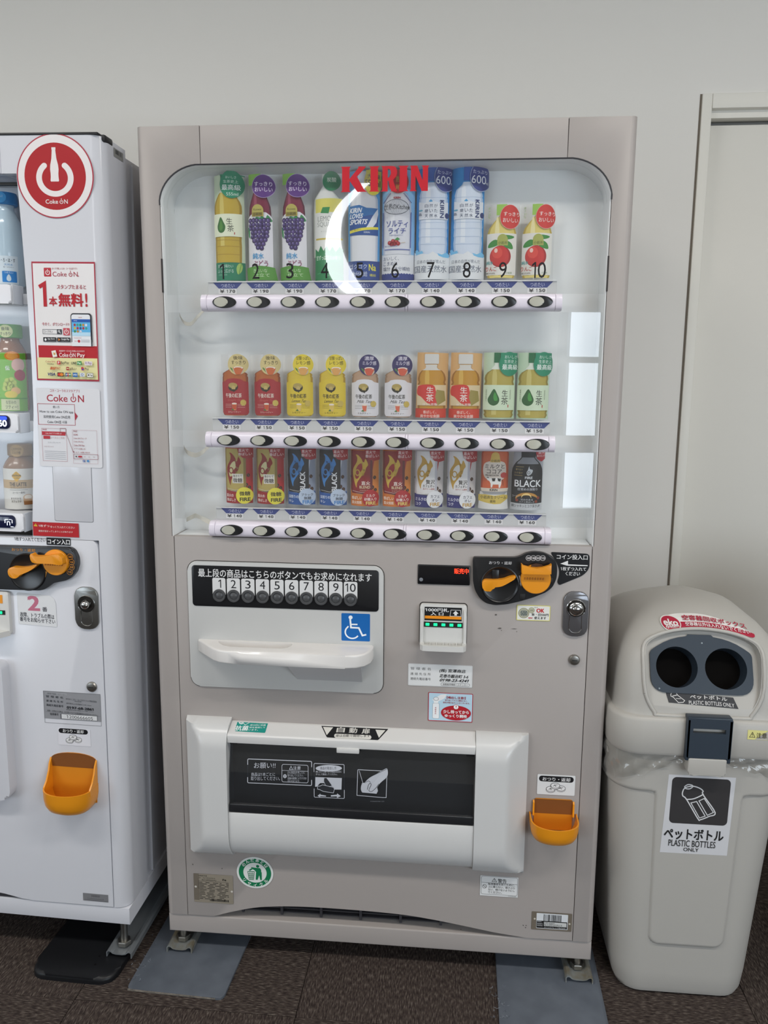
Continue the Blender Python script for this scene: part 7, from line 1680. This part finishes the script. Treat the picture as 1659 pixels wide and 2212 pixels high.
# lower hood sticker, crop the same, read at the lower edge of the recess
p = P(eps=.0001)
def bq(px, py):
    X_, Y_ = 1280+px/4.377, 1260+py/4.377
    return (1.1135+(X_-1434)*.000952+(Y_-1497)*.000035, .7262-(Y_-1497)*.001045+(X_-1434)*.000030)
p.poly([bq(*q) for q in [(676, 1034), (1305, 1080), (1345, 1168), (700, 1122)]], '3a3a3c')
BTX('ペットボトル', 903, 1060, 1248, 1092, 'e0dedb', .012, 18); BTX('PLASTIC BOTTLES ONLY', 888, 1106, 1308, 1136, 'dcdad8', .0, 22)
p.line([bq(*q) for q in [(724, 1056), (740, 1040), (775, 1046), (790, 1066), (850, 1106), (835, 1120), (790, 1122), (745, 1080), (724, 1072)]], .0011, 'e0dedb', closed=True); p.line([bq(*q) for q in [(738, 1072), (786, 1062)]], .0011, 'e0dedb'); p.line([bq(*q) for q in [(770, 1090), (815, 1092)]], .0009, 'e0dedb')
p.build('plastic_bottles_sticker', lid, lambda u, v, d: hood(u-BX+.007, (v-.7845)/math.cos(LEAN)+.006, -.0092+d))
# caution label on the skirt (runs round the corner, cut by the picture edge)
p = P(eps=.0001); x0, z1 = 1.2775, .6625
p.poly(fine([(x0, z1), (x0+.110, z1-.001), (x0+.110, z1-.0215), (x0, z1-.0205)], 8), 'd9d38a', strip=.006); p.line([(x0+.042, z1-.0005), (x0+.042, z1-.021)], .0008, '7a7648')
p.line([(x0+.004, z1-.0155), (x0+.0095, z1-.0045), (x0+.0150, z1-.0155)], .001, '4a4632', closed=True); p.text('!', x0+.0088, z1-.0075, x0+.0102, z1-.014, '4a4632'); p.text('注意', x0+.0175, z1-.005, x0+.0385, z1-.0165, '4a4632', b=.01)
p.build('caution_label', lid, onto(T_lid, .0006))
# latch: navy hinged strap on a beige catch
lx0, lx1 = 1.1535, 1.2430
yk = yl-.001
strap = holed('latch', rounded([(lx0, .6865), (lx1, .6865), (lx1-.001, .6010), (lx0+.001, .6010)], .004, 3), [rounded([(lx0+.011, .6655), (lx1-.013, .6655), (lx1-.013, .6555), (lx0+.011, .6555)], .001, 2)], yk-.0125, yk-.0055, M_NAVY, B, True)
box('strap_backing', (lx0+.006, yk-.0056, .609, lx1-.006, yk+.004, .652), M_NAVY, strap, bev=.001)  # navy block behind the lower strap
boxes('strap_side', [(lx0-.001, yk-.0125, .5945, lx0+.006, yk+.003, .6850), (lx1-.007, yk-.0125, .5915, lx1+.0005, yk+.003, .6850), (lx0, yk-.011, .680, lx1, yk+.012, .6885)], M_NAVY, strap, bev=.0015)
catch = rounded([(lx0+.005, .600), (lx1-.006, .600), (lx1-.007, .566), (lx1-.013, .560), (lx1-.030, .5635), (lx0+.028, .5635), (lx0+.013, .560), (lx0+.0055, .567)], .005, 3)
slab('catch', catch, yk-.013, fy(.58)-.001, M_BIN, B, bev=.003, seg=3, world=True)
# sign on the front
def d(p):
    p.poly(rrect(662, 262, 1124, 640, 36, 6), '393738', strip=.012)
    Wt = 'd8d8da'
    def R_(x, y): return (x, y)
    L1 = smoothline([(770, 345), (752, 380), (756, 412), (788, 440), (890, 592), (912, 600), (975, 570), (1022, 535), (915, 395), (912, 365), (880, 342), (826, 330)], 5, True)
    p.line(L1, 9, Wt, closed=True); p.line(smoothline([(770, 345), (765, 335), (790, 318), (822, 322), (828, 334), (805, 352), (776, 352)], 4, True), 8, Wt, closed=True)
    p.line(smoothline([(786, 440), (840, 432), (890, 408), (918, 388)], 5), 9, Wt)
    p.line([(824, 466), (868, 452), (946, 568), (902, 586)], 7, Wt, closed=True); p.line([(886, 446), (926, 424), (1008, 534), (962, 560)], 7, Wt, closed=True)
    p.text('ペットボトル', 630, 680, 1106, 772, '222222', b=.025, slope=0); p.text('PLASTIC BOTTLES', 672, 776, 1048, 830, '333333', b=.008); p.text('ONLY', 796, 838, 918, 868, '333333', b=.008)
rect = (1.1255, .3630, 1.2655, .5475)
px = (615, 244, 1150, 890)
p = sticker_px(rect, px); p.eps = .0001; p.poly(fine([(px[0]+18, px[1]), (px[2]+10, px[1]), (px[2]-2, px[3]-2), (px[0]-6, px[3])], 1), 'cfcfd2', strip=.014); d(p)
p.build('bottle_sign', B, lambda u, v, d: (u, fy(v)-.0052-d, v), world=True)
# clear liner hanging out under the lid
M_LIN = sheet('liner_film', 'e9e8e4', ior=1.5, haze=.16, gloss=.12, gain=1.6, hazecol='d6d6d6')
def liner(B, cx, y0, seed):
    rnd = random.Random(seed); vs, fs = [], []; n = 150; m_ = 9
    path = ring(cx, .1905, y0-.022, y0+.39, 0, .064, 12)
    per = [Vector(q) for q in path]; L = [0]
    for i in range(len(per)): L.append(L[-1]+(per[(i+1) % len(per)]-per[i]).length)
    def at(s):
        s %= L[-1]
        for i in range(len(per)):
            if L[i+1] >= s: t = (s-L[i])/(L[i+1]-L[i]); return per[i].lerp(per[(i+1) % len(per)], t)
    for i in range(n):
        q = at(L[-1]*i/n); c = Vector((cx, y0+.19, 0)); out = (q-c).normalized()
        xr = (q.x-cx)/.19
        front = q.y < y0+.12
        hang = .052+.010*math.sin(i*.55)+rnd.uniform(-.006, .006)
        if front: hang = .030 + .075*max(0, -xr-.15)**1.2 + .052*max(0, xr-.1)**1.3 + rnd.uniform(-.003, .003)
        for j in range(m_+1):
            t = j/m_; z = .612-hang*t
            wv = .0035*math.sin(i*.9+j*1.3)+.003*math.sin(i*2.3-j*.9+seed)+rnd.uniform(-.0012, .0012)
            inw = .186/.1905; k = 1.0 - .012*t
            p_ = c + (q-c)*k + out*(wv*min(1, t*3+.1)+.001); vs.append((p_.x, p_.y, z + .002*math.sin(i*1.7+j)))
    for i in range(n):
        a = (i+1) % n
        for j in range(m_): fs.append((i*(m_+1)+j, a*(m_+1)+j, a*(m_+1)+j+1, i*(m_+1)+j+1))
    return put('bin_liner', mesh('bin_liner', vs, fs, M_LIN), smooth=3.2)
ln = liner(B, BX, BY0, 2); tag(ln, 'clear plastic bag crumpled out under the lid of the beige bin', 'bin liner')

# the next bin to the right; the shade on its side is put into its colour
M_BIN_SHADED = mat('bin_plastic_shaded', '4b4a4e', rough=.5, spec=.4)
B2 = make_bin(1.70, -.030, 'recycling bin at the right edge, coloured dark for its shaded side, mostly cut off', M_BIN_SHADED, full=False)
